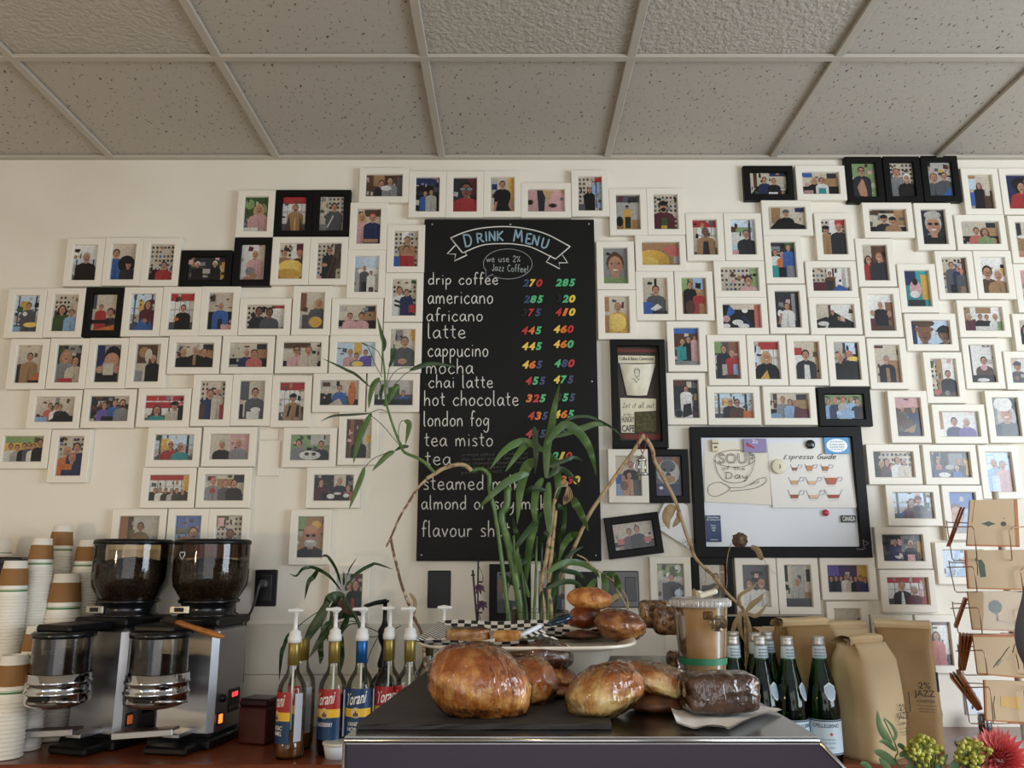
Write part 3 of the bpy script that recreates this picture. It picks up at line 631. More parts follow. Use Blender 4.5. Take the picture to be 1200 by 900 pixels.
(1100.5,211,'P','k','two people in grey hugging near yellow lamp','rb;r 0 .3 1 1 i;e .6 .72 .12 .1 y;p .25 .55 .22 S F;p .7 .6 .18 S d;q .5 0 .9 .3 1 0 b'),
(1147.9,226,'P','w','person in black dress beside a tall cup','fill W;r 0 .6 .35 1 c;r 0 .9 .35 1 D;p .48 .7 .13 k d L;r .65 0 1 .55 d;r .7 .4 .9 .55 W;r 0 .1 .25 .5 b'),
(1192.5,226,'P','w','person with black hair in red top','fill n;e .6 .75 .35 .2 k;p .65 .66 .25 r k L;q 0 0 .2 .3 1 .3 1 0 r'),
(921,256.5,'L','w','person in black cap on a black bench','fill W;r .1 .3 .35 1 D;q 0 0 .3 .5 1 .2 1 0 k;r .75 .8 1 1 n;p .5 .75 .17 k S c'),
(870,279,'P','w','person in dark jacket in profile at window','fill c;r 0 .3 .9 .8 G;r 0 .3 .9 .65 w;r .75 .3 .85 1 P;p .65 .6 .2 K S;r 0 0 .3 .15 p'),
(917.2,305.4,'P','w','three people outdoors, tallest in royal blue','fill K;r .6 .85 1 1 g;r 0 .75 .4 .9 s;p .2 .72 .14 w d;p .48 .66 .12 o H;p .75 .85 .13 b D;r 0 0 .3 .35 t;r .3 0 .6 .3 k;r .65 0 .95 .35 s'),
(976.2,278.8,'P','w','two tall people, one wearing mustard shirt','pw;r .35 .2 .75 1 w;r .6 .85 1 1 r;p .2 .72 .18 D k c;p .75 .78 .19 K R'),
(1038.9,259.5,'L','w','two people in dark caps leaning heads together','cl;r .7 .3 1 1 D;r .1 .85 .7 1 d;p .42 .6 .19 K k c;p .65 .52 .18 D k c'),
(1092.9,267,'P','w','close-up of grey-haired person in dark sunglasses','fill K;p .52 .58 .4 k i gj;e .52 .86 .36 .12 i'),
(1147.1,274,'L','w','two people in pink and floral tops on bench','sf;p .42 .6 .17 R h;p .65 .55 .18 G d L;r 0 0 .12 .2 k'),
(1203,282,'P','w','a tall pale drink in a glass','fill W;r .1 .6 .3 1 K;r .1 .2 .6 .6 D;e .35 .6 .25 .05 w;r .1 0 .6 .2 f'),
(1024.4,309,'P','w','two smiling people in dark and red coats','fill W;r .4 .4 1 1 d;p .25 .6 .18 r h Lj;p .7 .68 .21 K F j'),
(1073.7,339,'P','w','an ornate teal and gold figurine','fill t;r 0 .6 .5 1 n;r .7 .2 1 .9 y;e .45 .5 .25 .25 p;e .45 .7 .12 .1 k;e .4 .35 .2 .1 w;r .1 0 .8 .2 K'),
(1117.7,323.7,'P','w','tall person in grey T-shirt among friends','pw;r .85 0 1 1 d;p .42 .8 .14 S k;p .65 .7 .11 n h;p .8 .62 .12 S R;r .3 0 .55 .25 k;r .7 0 .9 .2 D'),
(1162.9,323.5,'P','w','selfie of two people, one wearing glasses','fill w;e .9 .6 .15 .12 y;p .28 .6 .28 d k;p .72 .52 .24 D W;r .2 .56 .5 .58 k'),
(1209.7,339,'P','w','person in pink','fill W;r 0 .5 1 1 p;p .5 .6 .25 R h'),
(1031.9,367.2,'P','w','person in black vest raising both hands','fill w;r .7 0 1 .8 F;p .5 .72 .15 k i;e .15 .5 .1 .08 f;e .85 .48 .1 .08 f;r 0 0 .25 .35 m;r .2 0 .9 .15 d'),
(1089.2,390.4,'L','w','two close faces in cap and mirrored sunglasses','fill c;r 0 0 .15 1 n;p .35 .5 .36 B y d;e .35 .65 .26 .14 F;e .35 .9 .3 .16 d;p .88 .45 .3 n k dc;e .88 .6 .2 .09 k'),
(1150.4,374.6,'L','w','four people chatting around a table','tb;r .35 .75 .75 1 D;p .15 .62 .14 m i;p .45 .6 .12 k k;p .62 .58 .12 k d;p .85 .6 .14 w H;r .88 0 1 .4 G;r .3 0 .85 .2 w'),
(1215.7,390.6,'L','w','person in black','fill W;p .2 .6 .25 k k L'),
(1038.7,427,'P','w','laughing person in beanie and black jacket','fill W;r .55 0 1 .6 D;r 0 .93 .4 1 m;p .5 .62 .17 k s j;q .45 0 .6 0 .58 .4 .45 .4 D'),
(1104.6,443.3,'P','w','person in black at table by wood pillar','pw;r .25 .1 .5 1 D;r .5 .2 1 1 w;p .7 .6 .16 k h;r 0 0 1 .12 d;e .2 .12 .15 .08 R;e .6 .1 .1 .07 s'),
(1149.6,426.8,'P','w','person in scarf drinking with white plate','fill w;r 0 .2 .12 1 m;r .6 .96 .9 1 k;p .6 .58 .18 d k;e .58 .4 .14 .08 p;r 0 0 1 .2 k;e .5 .07 .25 .05 w'),
(1205.7,435,'L','w','person in grey cap and camouflage coat','fill w;p .2 .7 .2 S S c;e .15 .2 .06 .08 D;e .3 .3 .05 .08 W'),
(1063.3,489,'P','w','two children on a wooden rocking horse','fill d;r 0 .75 1 1 p;r .6 0 1 .2 D;p .3 .72 .1 S H;p .75 .7 .12 n f;e .4 .35 .3 .14 d;e .25 .5 .12 .1 d;q .2 .1 .7 .1 .8 .3 .75 .3 D;r 0 0 .5 .12 k'),
(1122.3,497.5,'L','w','two seated people, one wearing lilac sweater','fill w;r .0 .3 .12 1 D;p .4 .6 .18 n k;p .72 .58 .18 v i'),
(1177.4,489,'P','w','person with white bob in black leather jacket','fill s;r .6 .2 1 .9 K;p .55 .62 .32 S i Lj;e .45 .84 .38 .2 w;r 0 0 .3 .3 K'),
(1045.7,544.6,'L','w','five people crowded before the photo wall','pw;r 0 .3 .15 1 K;p .2 .5 .14 k H;p .35 .6 .14 m h;p .47 .4 .15 k k;p .62 .65 .14 w F;p .78 .6 .13 W i'),
(1111.8,544.8,'L','w','people sitting outside dark shopfront on blue chairs','st;p .22 .65 .12 n F;r .15 .3 .3 .5 R;p .75 .62 .12 k D;e .5 .4 .12 .1 i;e .35 .1 .15 .1 w;p .68 .35 .1 b w'),
(1169.7,553.3,'P','w','two faded people in pale blue and rose','fill c;r .05 .7 .4 .95 B;r .08 .73 .37 .92 c;p .35 .72 .18 B i;p .68 .68 .17 p s;r .2 0 .5 .4 c'),
(1068.7,592.5,'L','w','two people in knit hats, one with red scarf','wi;q .1 .1 .35 .4 .4 0 b;p .48 .6 .17 m d;p .66 .7 .17 K m c;r .35 0 1 .3 S;r .38 0 .5 .4 m'),
(1127.5,600.8,'P','w','face low against vivid blue sky','fill b;r 0 0 1 .6 B;p .25 .45 .35 s d;e .8 .1 .2 .1 f'),
(1056.4,642,'L','w','two people seated outside with yellow sign','st;p .33 .7 .12 n i;p .72 .65 .13 k w;e .4 .2 .1 .12 w;r .62 0 .8 .25 p;r .25 .2 .42 .45 n'),
(1127,660,'L','w','pale-haired person behind the wire card rack','fill c;r .0 .1 .08 .3 n;p .58 .55 .2 B i;q .2 0 .5 1 .4 1 .1 0 B'),
(1062.5,692.5,'L','w','bald person in suit beside one in red','rb;r .9 0 1 1 D;p .38 .7 .18 K F;q .33 0 .43 0 .4 .45 .36 .45 w;p .68 .52 .16 m i;r .85 0 .98 .3 r'),
(1097,754,'P','w','long-haired person in coral dress','pw;r .4 .2 1 1 w;r .4 .93 1 1 m;p .5 .68 .16 R k L;r .85 0 1 .25 K'),
(1045.5,754,'P','w','dark red scene behind coffee bags','fill m;r 0 0 1 .6 K'),
(865.7,328.5,'L','w','dark-haired smiling person before photo wall','pw;r .8 .2 1 1 G;p .75 .45 .22 p k j'),
(868.4,371,'L','w','people sprawled on dark sofa with scattered papers','fill k;r .2 .8 1 1 W;r .85 0 1 1 R;q .05 .3 .2 1 .35 .7 .2 .5 b;e .1 .4 .1 .15 p;q .5 .5 .6 .5 .8 .1 .7 .1 n;e .4 .25 .15 .12 w;e .55 .1 .15 .1 w;e .1 .1 .1 .1 w;e .6 .75 .08 .1 w'),
(922,363.4,'P','w','person in white sleeveless blouse with paper cup','fill K;r .75 0 1 1 k;r .7 .2 .85 .95 s;p .5 .6 .15 w d L;e .2 .4 .1 .1 w;q .1 .1 .2 .1 .3 .4 .2 .4 f'),
(973,328.5,'L','w','lone person standing beside blue table','pw;r .4 .2 1 1 w;r .55 .3 .6 1 m;r .8 .2 .9 1 i;p .48 .75 .11 d k;r .38 0 .55 .45 K;q .5 .0 .7 .3 .95 .1 .9 0 b;r 0 0 .35 .4 m'),
(977.3,371.4,'L','w','person in black stretched along black sofa','fill w;r 0 .4 .4 1 W;r .35 .5 .42 1 d;q .3 0 .4 .6 .5 .7 1 .25 1 0 k;p .46 .68 .1 k k;q 0 0 0 .35 .3 .5 .4 .3 .2 0 k;e .2 .2 .15 .1 w'),
(851.3,422.8,'P','w','adult outdoors with child in red on lap','fill S;r 0 .7 .3 1 G;r .6 0 1 1 F;e .1 .45 .2 .2 i;p .4 .82 .16 K h;p .72 .68 .14 r H;r .3 .1 .5 .4 i;r .75 .1 .95 .4 B;r .4 0 .9 .12 d'),
(897.8,423,'P','w','smiling blonde person in black jacket','rb;r 0 .2 .2 .9 c;p .5 .6 .24 k H Lj;q .2 0 .5 .25 .6 0 y'),
(944.6,423,'P','w','person in dark suit and open white collar','fill W;r 0 .65 .35 .85 r;r 0 .35 .5 .65 w;r .85 0 1 1 D;p .48 .66 .21 K k;q .38 0 .62 0 .6 .38 .4 .4 w'),
(991.3,423.8,'P','w','two people in black coats by glowing lamp','dk;r .5 .7 .9 1 c;r 0 .6 .4 1 i;p .25 .6 .2 k H;p .65 .66 .19 k R;e .8 .57 .25 .06 Y'),
(859,476,'L','w','two people in sunglasses and brown jackets','wi;r .2 .5 .5 .8 y;p .43 .68 .16 K W g;p .6 .62 .16 d h g;r .75 0 1 .3 o'),
(924.2,476,'L','w','two seated people beside black sofa and newspaper','sf;r .1 .4 .2 1 d;p .35 .75 .14 s F;p .53 .65 .13 B h;q .6 0 .65 .5 1 .3 1 0 m;e .15 .1 .15 .12 B'),
(988.5,477.3,'L','k','five people in blue around an outdoor table','ou;r 0 0 1 .6 K;p .12 .72 .13 B F;p .28 .75 .13 n R;p .5 .8 .12 i d;p .7 .8 .12 B D;p .86 .7 .14 k F;r .3 .05 .75 .35 B;e .35 .25 .06 .08 c'),
]
fr_recs = []
for fi, (cx, cy, o, c, desc, dsl) in enumerate(FRAMES):
    q = P(cx, cy, WALL-0.008)
    fr_recs.append([q.x, q.z, (FW, FH) if o == 'P' else (FH, FW), fi])
TILT = next(i for i, f in enumerate(FRAMES) if f[4].endswith('hanging tilted'))
for it in range(60):                       # neighbours hang edge to edge, never through each other
    for i in range(len(fr_recs)):
        for j in range(i):
            A, B = fr_recs[i], fr_recs[j]
            dx, dz = A[0]-B[0], A[1]-B[1]
            ox = (A[2][0]+B[2][0])/2+0.0006-abs(dx); oz = (A[2][1]+B[2][1])/2+0.0006-abs(dz)
            if ox > 0 and oz > 0:
                if ox < oz: s = math.copysign(ox/2, dx); A[0] += s*.5; B[0] -= s*.5
                else: s = math.copysign(oz/2, dz); A[1] += s*.5; B[1] -= s*.5
for x, z, (w, h), fi in fr_recs:
    cx, cy, o, c, desc, dsl = FRAMES[fi]
    t = thing('framed_photo', ('white' if c == 'w' else 'black')+' frame with photo of '+desc, 'framed photo', (x, WALL-0.0005, z), 0, 'framed customer photos on the wall')
    ow, oh = (OW, OH) if o == 'P' else (OH, OW)
    fb = bpy.data.objects.new('frame_border', border(w, h, ow, oh, c)); COL.objects.link(fb); fb.parent = t
    pr = print_mesh(dsl, ow+.001, oh+.001, fi+7).build('photo_print', photo_mat, t); pr.location = (0, -0.011, 0)
    if fi == TILT: t.rotation_euler = (0, -math.radians(7), 0)
# ================================================================== menu board
chalk = mat('white_chalk', '#d9d6cc', 0.9); chalk_blue = mat('blue_grey_chalk', '#8aa5b4', 0.9); chalk_dim = mat('faint_chalk', '#5d5d58', 0.9)
DB = WALL-0.020
tl, br = P(498, 257, DB), P(704, 657.5, DB); bl = P(487, 657.5, DB); tr = P(697, 257, DB)
bx0, bx1, bz0, bz1 = (tl.x+bl.x)/2, (tr.x+br.x)/2, br.z, tl.z
board = thing('menu_board', 'tall black chalkboard drink menu with handwritten white list', 'menu board', ((bx0+bx1)/2, WALL-0.001, (bz0+bz1)/2))
mb = MB(); mb.box((0, -0.0095, 0), (bx1-bx0, 0.019, bz1-bz0), 0.0015)
mb.build('panel', mat('black_chalkboard', '#121211', 0.6, spec=0.2, bump=(30, 0.04), var=(3, '#171715', 0.4, 0.7)), board)
def BP(px, py, off=0.0): 
    q = P(px, py, DB); return Vector((q.x-board.location.x, -0.0195-off, q.z-board.location.z))
for px, py in ((506.5, 263), (598, 263), (690, 262.5), (693.5, 447), (698, 651), (494, 650.5)):
    s = MB(); q = BP(px, py); s.ell((q.x, q.y, q.z), (0.004, 0.003, 0.004), 10, 6); s.build('screw', mat('steel_screw', '#b9b7b2', 0.3, 1.0), board)
def line(txt, x0, x1, yb, xh, r=0.0021, m=chalk, name='chalk_lettering', slope=0.0):
    xh *= 1.18 if xh > 5 else 1
    W = strokes(txt)[1]; pos = 0.0
    for word in txt.split(' '):
        ww = strokes(word)[1]; ua, ub = pos/W, ww/W
        s = MB(); write(s, word, lambda u, v: BP(x0+(x1-x0)*(ua+ub*u), yb-xh*v+slope*(ua+ub*u)), r); s.build(name, m, board)
        pos += ww+0.16+HW[' '][0]+0.16
for a in (('drip coffee', 501.5, 584, 333.5, 6.3), ('americano', 501, 578, 356, 8), ('africano', 499.6, 566, 376.5, 7), ('latte', 500.6, 546, 396.5, 8),
          ('cappucino', 501, 572.4, 418, 8), ('mocha', 499, 555, 438, 8), ("'chai latte", 498, 578, 454.5, 7), ('hot chocolate', 496.6, 608, 475.5, 8),
          ('london fog', 496, 573.6, 499.5, 8), ('tea misto', 497, 578, 523, 8), ('tea', 498, 529, 545, 8), ('steamed milk', 495.6, 610, 574, 8),
          ('almond or soy milk', 493.6, 640, 597, 7.5), ('flavour shot', 493.6, 598, 629, 8.5)): line(*a)
line('we use 2%', 570, 610, 307, 4.3, 0.0013, mat('grey_chalk', '#a7adab', 0.9)); line('Jazz Coffee!', 576, 619, 317, 4.6, 0.0013, mat('grey_chalk', ''), slope=2.5)
for i, tx in enumerate(('orange pekoe english mint', 'chai sweet ginger lemon earl', 'mint chamomile decaf green', 'rooibos jasmine', 'peach apricot')):
    line(tx, 540.5, 540.5+(82, 82, 76, 60, 50)[i]*0.95, 534.5+i*5.2, 1.9, 0.0006, chalk_dim, slope=-2)
Z = lambda pts: [BP(480+x/5, 250+y/5) for x, y in pts]
s = MB()
for pts in ([(240,145),(330,108),(430,86),(560,78),(680,90),(800,122),(940,195)], [(855,268),(720,202),(640,184),(560,178),(430,186),(310,232)]): s.tube(smooth(Z(pts), 26), 0.0024, 5)
for pts in ([(940,195),(855,268)], [(310,232),(240,145)], [(270,185),(220,238),(270,240),(262,280),(335,245),(322,226)], [(895,245),(925,290),(875,290),(880,325),(800,285),(828,248)]): s.tube(Z(pts), 0.0023, 5)
s.build('chalk_banner', chalk, board)
s = MB(); el = [(575+143*math.cos(a), 297+88*math.sin(a)) for a in [math.radians(155+k*10) for k in range(0, 34)]]
s.tube(Z([(448, 330), (446, 375), (490, 358)]), 0.0011, 4); s.tube(Z(el), 0.0011, 4); s.build('chalk_speech_bubble', mat('grey_chalk', ''), board)
s = MB(); w = 0
for ch, x, y, rot in (('D', 350, 192, 12), ('R', 420, 172, 8), ('I', 452, 166, 4), ('N', 488, 163, 2), ('K', 532, 162, 0), ('M', 636, 168, -5), ('E', 696, 178, -9), ('N', 736, 188, -12), ('U', 788, 204, -16)):
    if ch == 'M': s.build('chalk_title', chalk_blue, board); s = MB()
    st, W = strokes(ch); a = math.radians(rot); k = 44 if ch not in 'DM' else 42
    for q in st:
        pts = []
        for p_ in q:
            u, v = (p_.x-W/2)*k, p_.y*k
            pts.append((x+u*math.cos(a)-v*math.sin(a), y-(u*math.sin(a)+v*math.cos(a))))
        zz = Z(pts)
        if len(zz) > 6: s.tube(zz, 0.0034, 6)
        else:
            for i in range(len(zz)-1): s.tube([zz[i], zz[i+1]], 0.0034, 6)
s.build('chalk_title', chalk_blue, board)
DIG = {'n': '#3c4468', 'k': '#101010', 'y': '#e2bf49', 'r': '#b3302d', 'o': '#d5702c', 'g': '#4fae74'}
CN = {'n': 'navy', 'k': 'black', 'y': 'yellow', 'r': 'red', 'o': 'orange', 'g': 'green'}
ROWS = [('drip coffee', '270', 'nyr', 624, 332, '285', 'ggg', 662.5, 331.5), ('americano', '285', 'ngg', 625, 351, '320', 'kgy', 662.5, 350.5),
        ('africano', '375', 'krn', 622.5, 366.5, '410', 'roy', 662.5, 366), ('latte', '445', 'rog', 623, 387.5, '460', 'yor', 660.5, 386),
        ('cappucino', '445', 'yyg', 623.5, 406, '460', 'yog', 660.5, 403.5), ('mocha', '465', 'yon', 624, 427.5, '480', 'gnr', 661.5, 426),
        ('chai latte', '455', 'rgn', 627.5, 446.5, '475', 'ygn', 660.5, 445), ('hot chocolate', '325', 'org', 628, 467, '355', 'kgn', 662.5, 466),
        ('london fog', '435', 'ron', 630.5, 487.5, '465', 'yog', 661, 485.5), ('tea misto', '445', 'rkn', 628, 508.5, '455', 'ynk', 660, 505),
        ('tea', '', '', 0, 0, '210', 'gyr', 658.5, 534.5), ('steamed milk', '', '', 0, 0, '330', 'ory', 668, 562.5)]
OV = {'0': 'oval', }
for row in ROWS:
    for side, (num, cols, cx, cy) in (('left', row[1:5]), ('right', row[5:9])):
        for i, ch in enumerate(num):
            vs, fs = fit_text(ch, 0.0235, 0.0285, shear=0.25, offset=0.045, extrude=0.06)
            x0 = cx+(i-1)*8.0; q = P(x0, cy, DB); s = MB()
            s.add([(v.x, -0.0015-max(-1, min(1, v.z*20))*0.0013, v.y) for v in vs], fs)
            o = s.build('number_magnet', mat('magnet_plastic_'+CN[cols[i]], DIG[cols[i]], 0.35), None)
            o.location = (q.x, WALL-0.0212, q.z)
            pos = ('first', 'middle', 'last')[i]
            tag(o, f"{CN[cols[i]]} magnetic {ch}, {pos} digit of {'smaller' if side == 'left' else 'larger'} size price in {row[0]} row", 'magnet', 'price magnets on the menu board')
# ================================================================== shadow box of the café
WB = WALL-0.03
def wp(px, py, d=WB): return P(px, py, d)
c0 = wp(749, 460.5); w_, h_ = (wp(780, 460, WB)-wp(716, 460, WB)).x, wp(749, 397).z-wp(749, 524).z
sb = thing('shadow_box', 'dark shadow box frame with flattened paper cup and cafe lettering', 'framed display', (c0.x, WALL-0.001, c0.z))
vs_o = bpy.data.objects.new('frame_border', border(w_, h_, w_-0.046, h_-0.05, 'k', 0.034)); COL.objects.link(vs_o); vs_o.parent = sb
L = lambda px, py, y=-0.010: Vector((wp(px, py).x-c0.x, y, wp(px, py).z-c0.z))
def flat(mbd, pix, y, th=0.0012, m=0):
    """a thin card cut to the given outline"""
    f = [L(a, b_, y) for a, b_ in pix]; n = len(f); bk = [v+Vector((0, th, 0)) for v in f]
    mbd.add(f+bk, [tuple(range(n)), tuple(range(2*n-1, n-1, -1))]+[(i, (i+1) % n, n+(i+1) % n, n+i) for i in range(n)], m)
s = MB(); s.box((0, -0.006, 0), (w_-0.042, 0.004, h_-0.046)); s.build('backing', mat('brown_backing_card', '#3b3128', 0.7, var=(14, '#332a22')), sb)
s = MB(); flat(s, [(724, 407), (770, 407.5), (770, 411), (724, 411)], -0.0095); flat(s, [(728, 508), (776, 508), (776, 513.5), (728, 513.5)], -0.0095)
s.build('red_strip', mat('faded_red_strip', '#6b2f27', 0.7), sb)
s = MB(); flat(s, [(725, 415), (768.5, 415.5), (768.5, 424), (725.5, 424)], -0.0105); s.build('title_strip', mat('cream_paper', '#d8cfb4', 0.7), sb)
def ink(parent, txt, cx, cy, wpx, hpx, y, m=None, shear=0, off=0.0, name='lettering', Lf=None):
    Lf = Lf or L; a = Lf(cx-wpx/2, cy, y); b2 = Lf(cx+wpx/2, cy, y); vt, vb = Lf(cx, cy-hpx/2, y), Lf(cx, cy+hpx/2, y)
    vs, fs = fit_text(txt, (b2-a).length, (vt-vb).length, shear=shear, offset=off); q = Lf(cx, cy, y)
    o = MB(); o.add([(q.x+v.x, q.y, q.z+v.y) for v in vs], fs); return o.build(name, m or mat('black_ink', '#17171a', 0.7), parent)
ink(sb, 'Coffee & Bakery Conversions', 747, 419.5, 40, 5.5, -0.0109, off=0.01)
def cupfn(u, v):
    x0, x1 = 727+8.5*v, 769-10*v; q = L(x0+(x1-x0)*u, 425+37*v+1.2*math.sin(u*PI), -0.012-0.010*math.sin(PI*u)**0.7-0.0015*noise.noise(Vector((u*5, v*6, 1))))
    return q
s = MB(); s.grid(cupfn, 20, 16); s.build('paper_cup', mat('white_paper_cup', '#d9d2bd', 0.6, bump=(22, 0.5, 0.004), var=(18, '#c3b797', 0.5, 0.75)), sb)
s = MB()
for pts in ([(744,434),(745,431),(748,431),(750,434),(749.5,440),(747,443),(744.5,439),(744,434)], [(744,434),(747,432.3),(750,434.5)], [(741,443),(744,444),(746,448),(749.5,443)], [(745.3,436),(746.5,436)], [(747.8,436),(749,436)], [(746,440.4),(748.4,440.2)]):
    s.tube([L(a, b_, -0.0232) for a, b_ in pts], 0.0006, 4)
s.build('line_drawing', mat('black_ink', ''), sb)
s = MB(); flat(s, [(727.5, 465), (770, 466), (770, 480.5), (744.5, 481.5), (744.5, 506), (729, 506)], -0.0105); s.build('quote_card', mat('cream_paper', ''), sb)
s = MB(); write(s, 'Let it all out', lambda u, v: L(730+37*u, 477-3.6*v, -0.011), 0.0006, slant=0.3); s.build('lettering', mat('black_ink', ''), sb)
ink(sb, 'at the', 736, 484.5, 9, 3, -0.0109); ink(sb, 'HUNGRY', 736.7, 490.5, 14.5, 7, -0.0109, off=0.012); ink(sb, 'CAFE', 737, 501, 14.5, 8, -0.0109, off=0.02)
s = MB(); s.grid(lambda u, v: L(745+25*u, 482.5+23*v, -0.013-0.006*abs(noise.noise(Vector((u*9, v*9, 3))))), 18, 18); s.build('moss_patch', mat('dry_moss', '#4b4a30', 0.95, bump=(300, 1.0, 0.006), var=(80, '#6a6544')), sb)
# ================================================================== white board
WW = WALL-0.028
c1 = (wp(807, 499, WW)+wp(1010, 501, WW)+wp(818, 655, WW)+wp(1022, 652, WW))/4
bw = ((wp(1010, 501, WW)-wp(807, 499, WW)).x+(wp(1022, 652, WW)-wp(818, 655, WW)).x)/2; bh = c1.z*2-2*wp(920, 653.5, WW).z
wbd = thing('white_board', 'black framed white board with papers pinned on it', 'white board', (c1.x, WALL-0.001, c1.z))
fo = bpy.data.objects.new('frame_border', border(bw, bh, bw-0.072, bh-0.072, 'k', 0.028)); COL.objects.link(fo); fo.parent = wbd
s = MB(); s.box((0, -0.010, 0), (bw-0.07, 0.006, bh-0.07)); s.build('writing_surface', mat('white_board_enamel', '#dfe2e6', 0.25), wbd)
L = lambda px, py, y=-0.0135: Vector((wp(px, py, WALL-0.015).x-c1.x, y, wp(px, py, WALL-0.015).z-c1.z))
ink(wbd, 'Quartet', 1006, 643.5, 9, 2.6, -0.0286, mat('silver_ink', '#8d8d90', 0.5))
s = MB()
for pts in ([(1009,633),(1016,637),(1010,640),(1009,633)], [(1010,641),(1012,643)], [(1019,634.5),(1019.5,637)]): s.tube([L(a, b_, -0.0286) for a, b_ in pts], 0.0011, 4)
s.build('paint_chip', mat('silver_ink', ''), wbd)
def sheet(pix, name, label, cat, m, base=-0.0137, curl=0.004, grp=None):
    """a sheet of paper pinned to the board, lifting a little at its lower edge"""
    (ax, ay), (bx_, by_), (cx_, cy_), (dx_, dy_) = pix; o = wp(ax, ay, WALL-0.015); s = MB()
    def fn(u, v):
        x = (ax+(bx_-ax)*u)*(1-v)+(dx_+(cx_-dx_)*u)*v; y = (ay+(by_-ay)*u)*(1-v)+(dy_+(cy_-dy_)*u)*v
        q = L(x, y, base-curl*v*v-0.0008*math.sin(5*u+2*v)); return q
    s.grid(fn, 10, 10); s.grid(lambda u, v: fn(u, v)+Vector((0, 0.0005, 0)), 10, 10)
    t = thing(name, label, cat, (c1.x, WALL-0.001, c1.z), 0, grp)
    s.build('paper', m, t); return t
paper = mat('white_paper', '#e3dccb', 0.7, bump=(14, 0.2, 0.003)); ink_m = mat('black_ink', '')
sp = sheet([(825, 516), (902, 518), (904, 592), (825.5, 588)], 'paper_sign', 'hand-drawn soup of the day sign with bowl and spoon', 'sign', paper)
D_ = -0.0182
s = MB(); Q = lambda pts, n=0: (smooth([L(790+x/5, 490+y/5, D_) for x, y in pts], n) if n else [L(790+x/5, 490+y/5, D_) for x, y in pts])
s.tube(Q([(355+118*math.cos(math.radians(k)), 238+50*math.sin(math.radians(k))) for k in range(0, 365, 15)]), 0.0008, 4)
s.tube(Q([(237, 245), (250, 310), (290, 365), (355, 380), (415, 365), (455, 310), (472, 245)], 20), 0.0008, 4)
s.tube(Q([(310, 395), (260, 375), (205, 395), (200, 440), (240, 460), (300, 435), (325, 415), (310, 395)], 24), 0.0008, 4)
s.tube(Q([(325, 408), (400, 405), (450, 385), (500, 355), (535, 350), (535, 375), (490, 405), (430, 418), (325, 428)], 24), 0.0008, 4)
s.build('bowl_drawing', ink_m, sp)
vs, fs = text_geo('SOUP', 1.0, outline=0.014)
mx = max(v.x for v in vs); my = max(v.y for v in vs); a, b_ = L(842, 536, D_), L(884, 536, D_); hh = (L(860, 530, D_)-L(860, 542, D_)).length
q0 = L(863, 537.5, D_); s = MB(); s.add([(q0.x+v.x/mx*(b_-a).length/2, q0.y, q0.z+v.y/my*hh/2) for v in vs], fs); s.build('lettering', ink_m, sp)
s = MB(); write(s, 'of the', lambda u, v: L(846+27*u, 551-2.6*v, D_), 0.0006); write(s, 'Day', lambda u, v: L(850+26*u, 561-4.4*v, D_), 0.0009); write(s, 'soup', lambda u, v: L(879+11*u, 569-1.5*v-4*u, D_), 0.0004); s.build('lettering', ink_m, sp)
es = sheet([(899, 519.5), (995, 519), (1006.5, 595), (905, 595)], 'paper_guide', 'laminated espresso guide sheet with nine coloured cup drawings', 'poster', mat('laminated_paper', '#e6e2da', 0.18, bump=(9, 0.35, 0.005)), curl=0.006)
D2 = lambda y: -0.0143-0.0062*max(0, (y-519)/76)**2-0.0009
E_ = lambda x, y: L(790+x/5, 490+y/5, D2(490+y/5))
s = MB(); write(s, 'Espresso Guide', lambda u, v: E_(640+305*u, 240-18*v), 0.0009, slant=0.35); s.build('lettering', ink_m, es)
for i, (cx, cy, w, h, colr, fill) in enumerate([(705,290,40,36,'#8b5a3a',.5),(792,290,44,40,'#c88a4a',.8),(885,290,44,38,'#b06f3c',.7),(704,366,64,44,'#c9a070',.5),(806,366,68,44,'#d9b48a',.45),(920,366,78,46,'#b4603c',.85),(702,446,66,50,'#a3543a',.45),(815,446,80,52,'#d8b090',.4),(932,444,96,52,'#a03a34',.4)]):
    s = MB(); x0, x1 = cx-w/2, cx+w/2
    s.tube([E_(x0-4, cy-h/2), E_(cx-w*.28, cy+h/2), E_(cx+w*.28, cy+h/2), E_(x1+4, cy-h/2)], 0.0006, 4)
    if i != 8: s.tube(smooth([E_(x1, cy-h*.3), E_(x1+22, cy-h*.42), E_(x1+20, cy), E_(x1-4, cy+h*.1)], 10), 0.0006, 4)
    s.build('cup_outline', mat('blue_ink', '#5d6f9a', 0.6), es)
    s = MB(); t_ = cy+h/2-h*fill; k = fill*.22
    f = [E_(cx-w*.28-w*k, t_), E_(cx+w*.28+w*k, t_), E_(cx+w*.28, cy+h/2-2), E_(cx-w*.28, cy+h/2-2)]
    s.add([v+Vector((0, -0.0002, 0)) for v in f], [(0, 1, 2, 3)]); s.tube([E_(cx-w*.3, cy+h*.72), E_(cx+w*.3, cy+h*.72)], 0.0003, 3); s.build('coffee_fill', mat('printed_'+colr[1:], colr, 0.5), es)
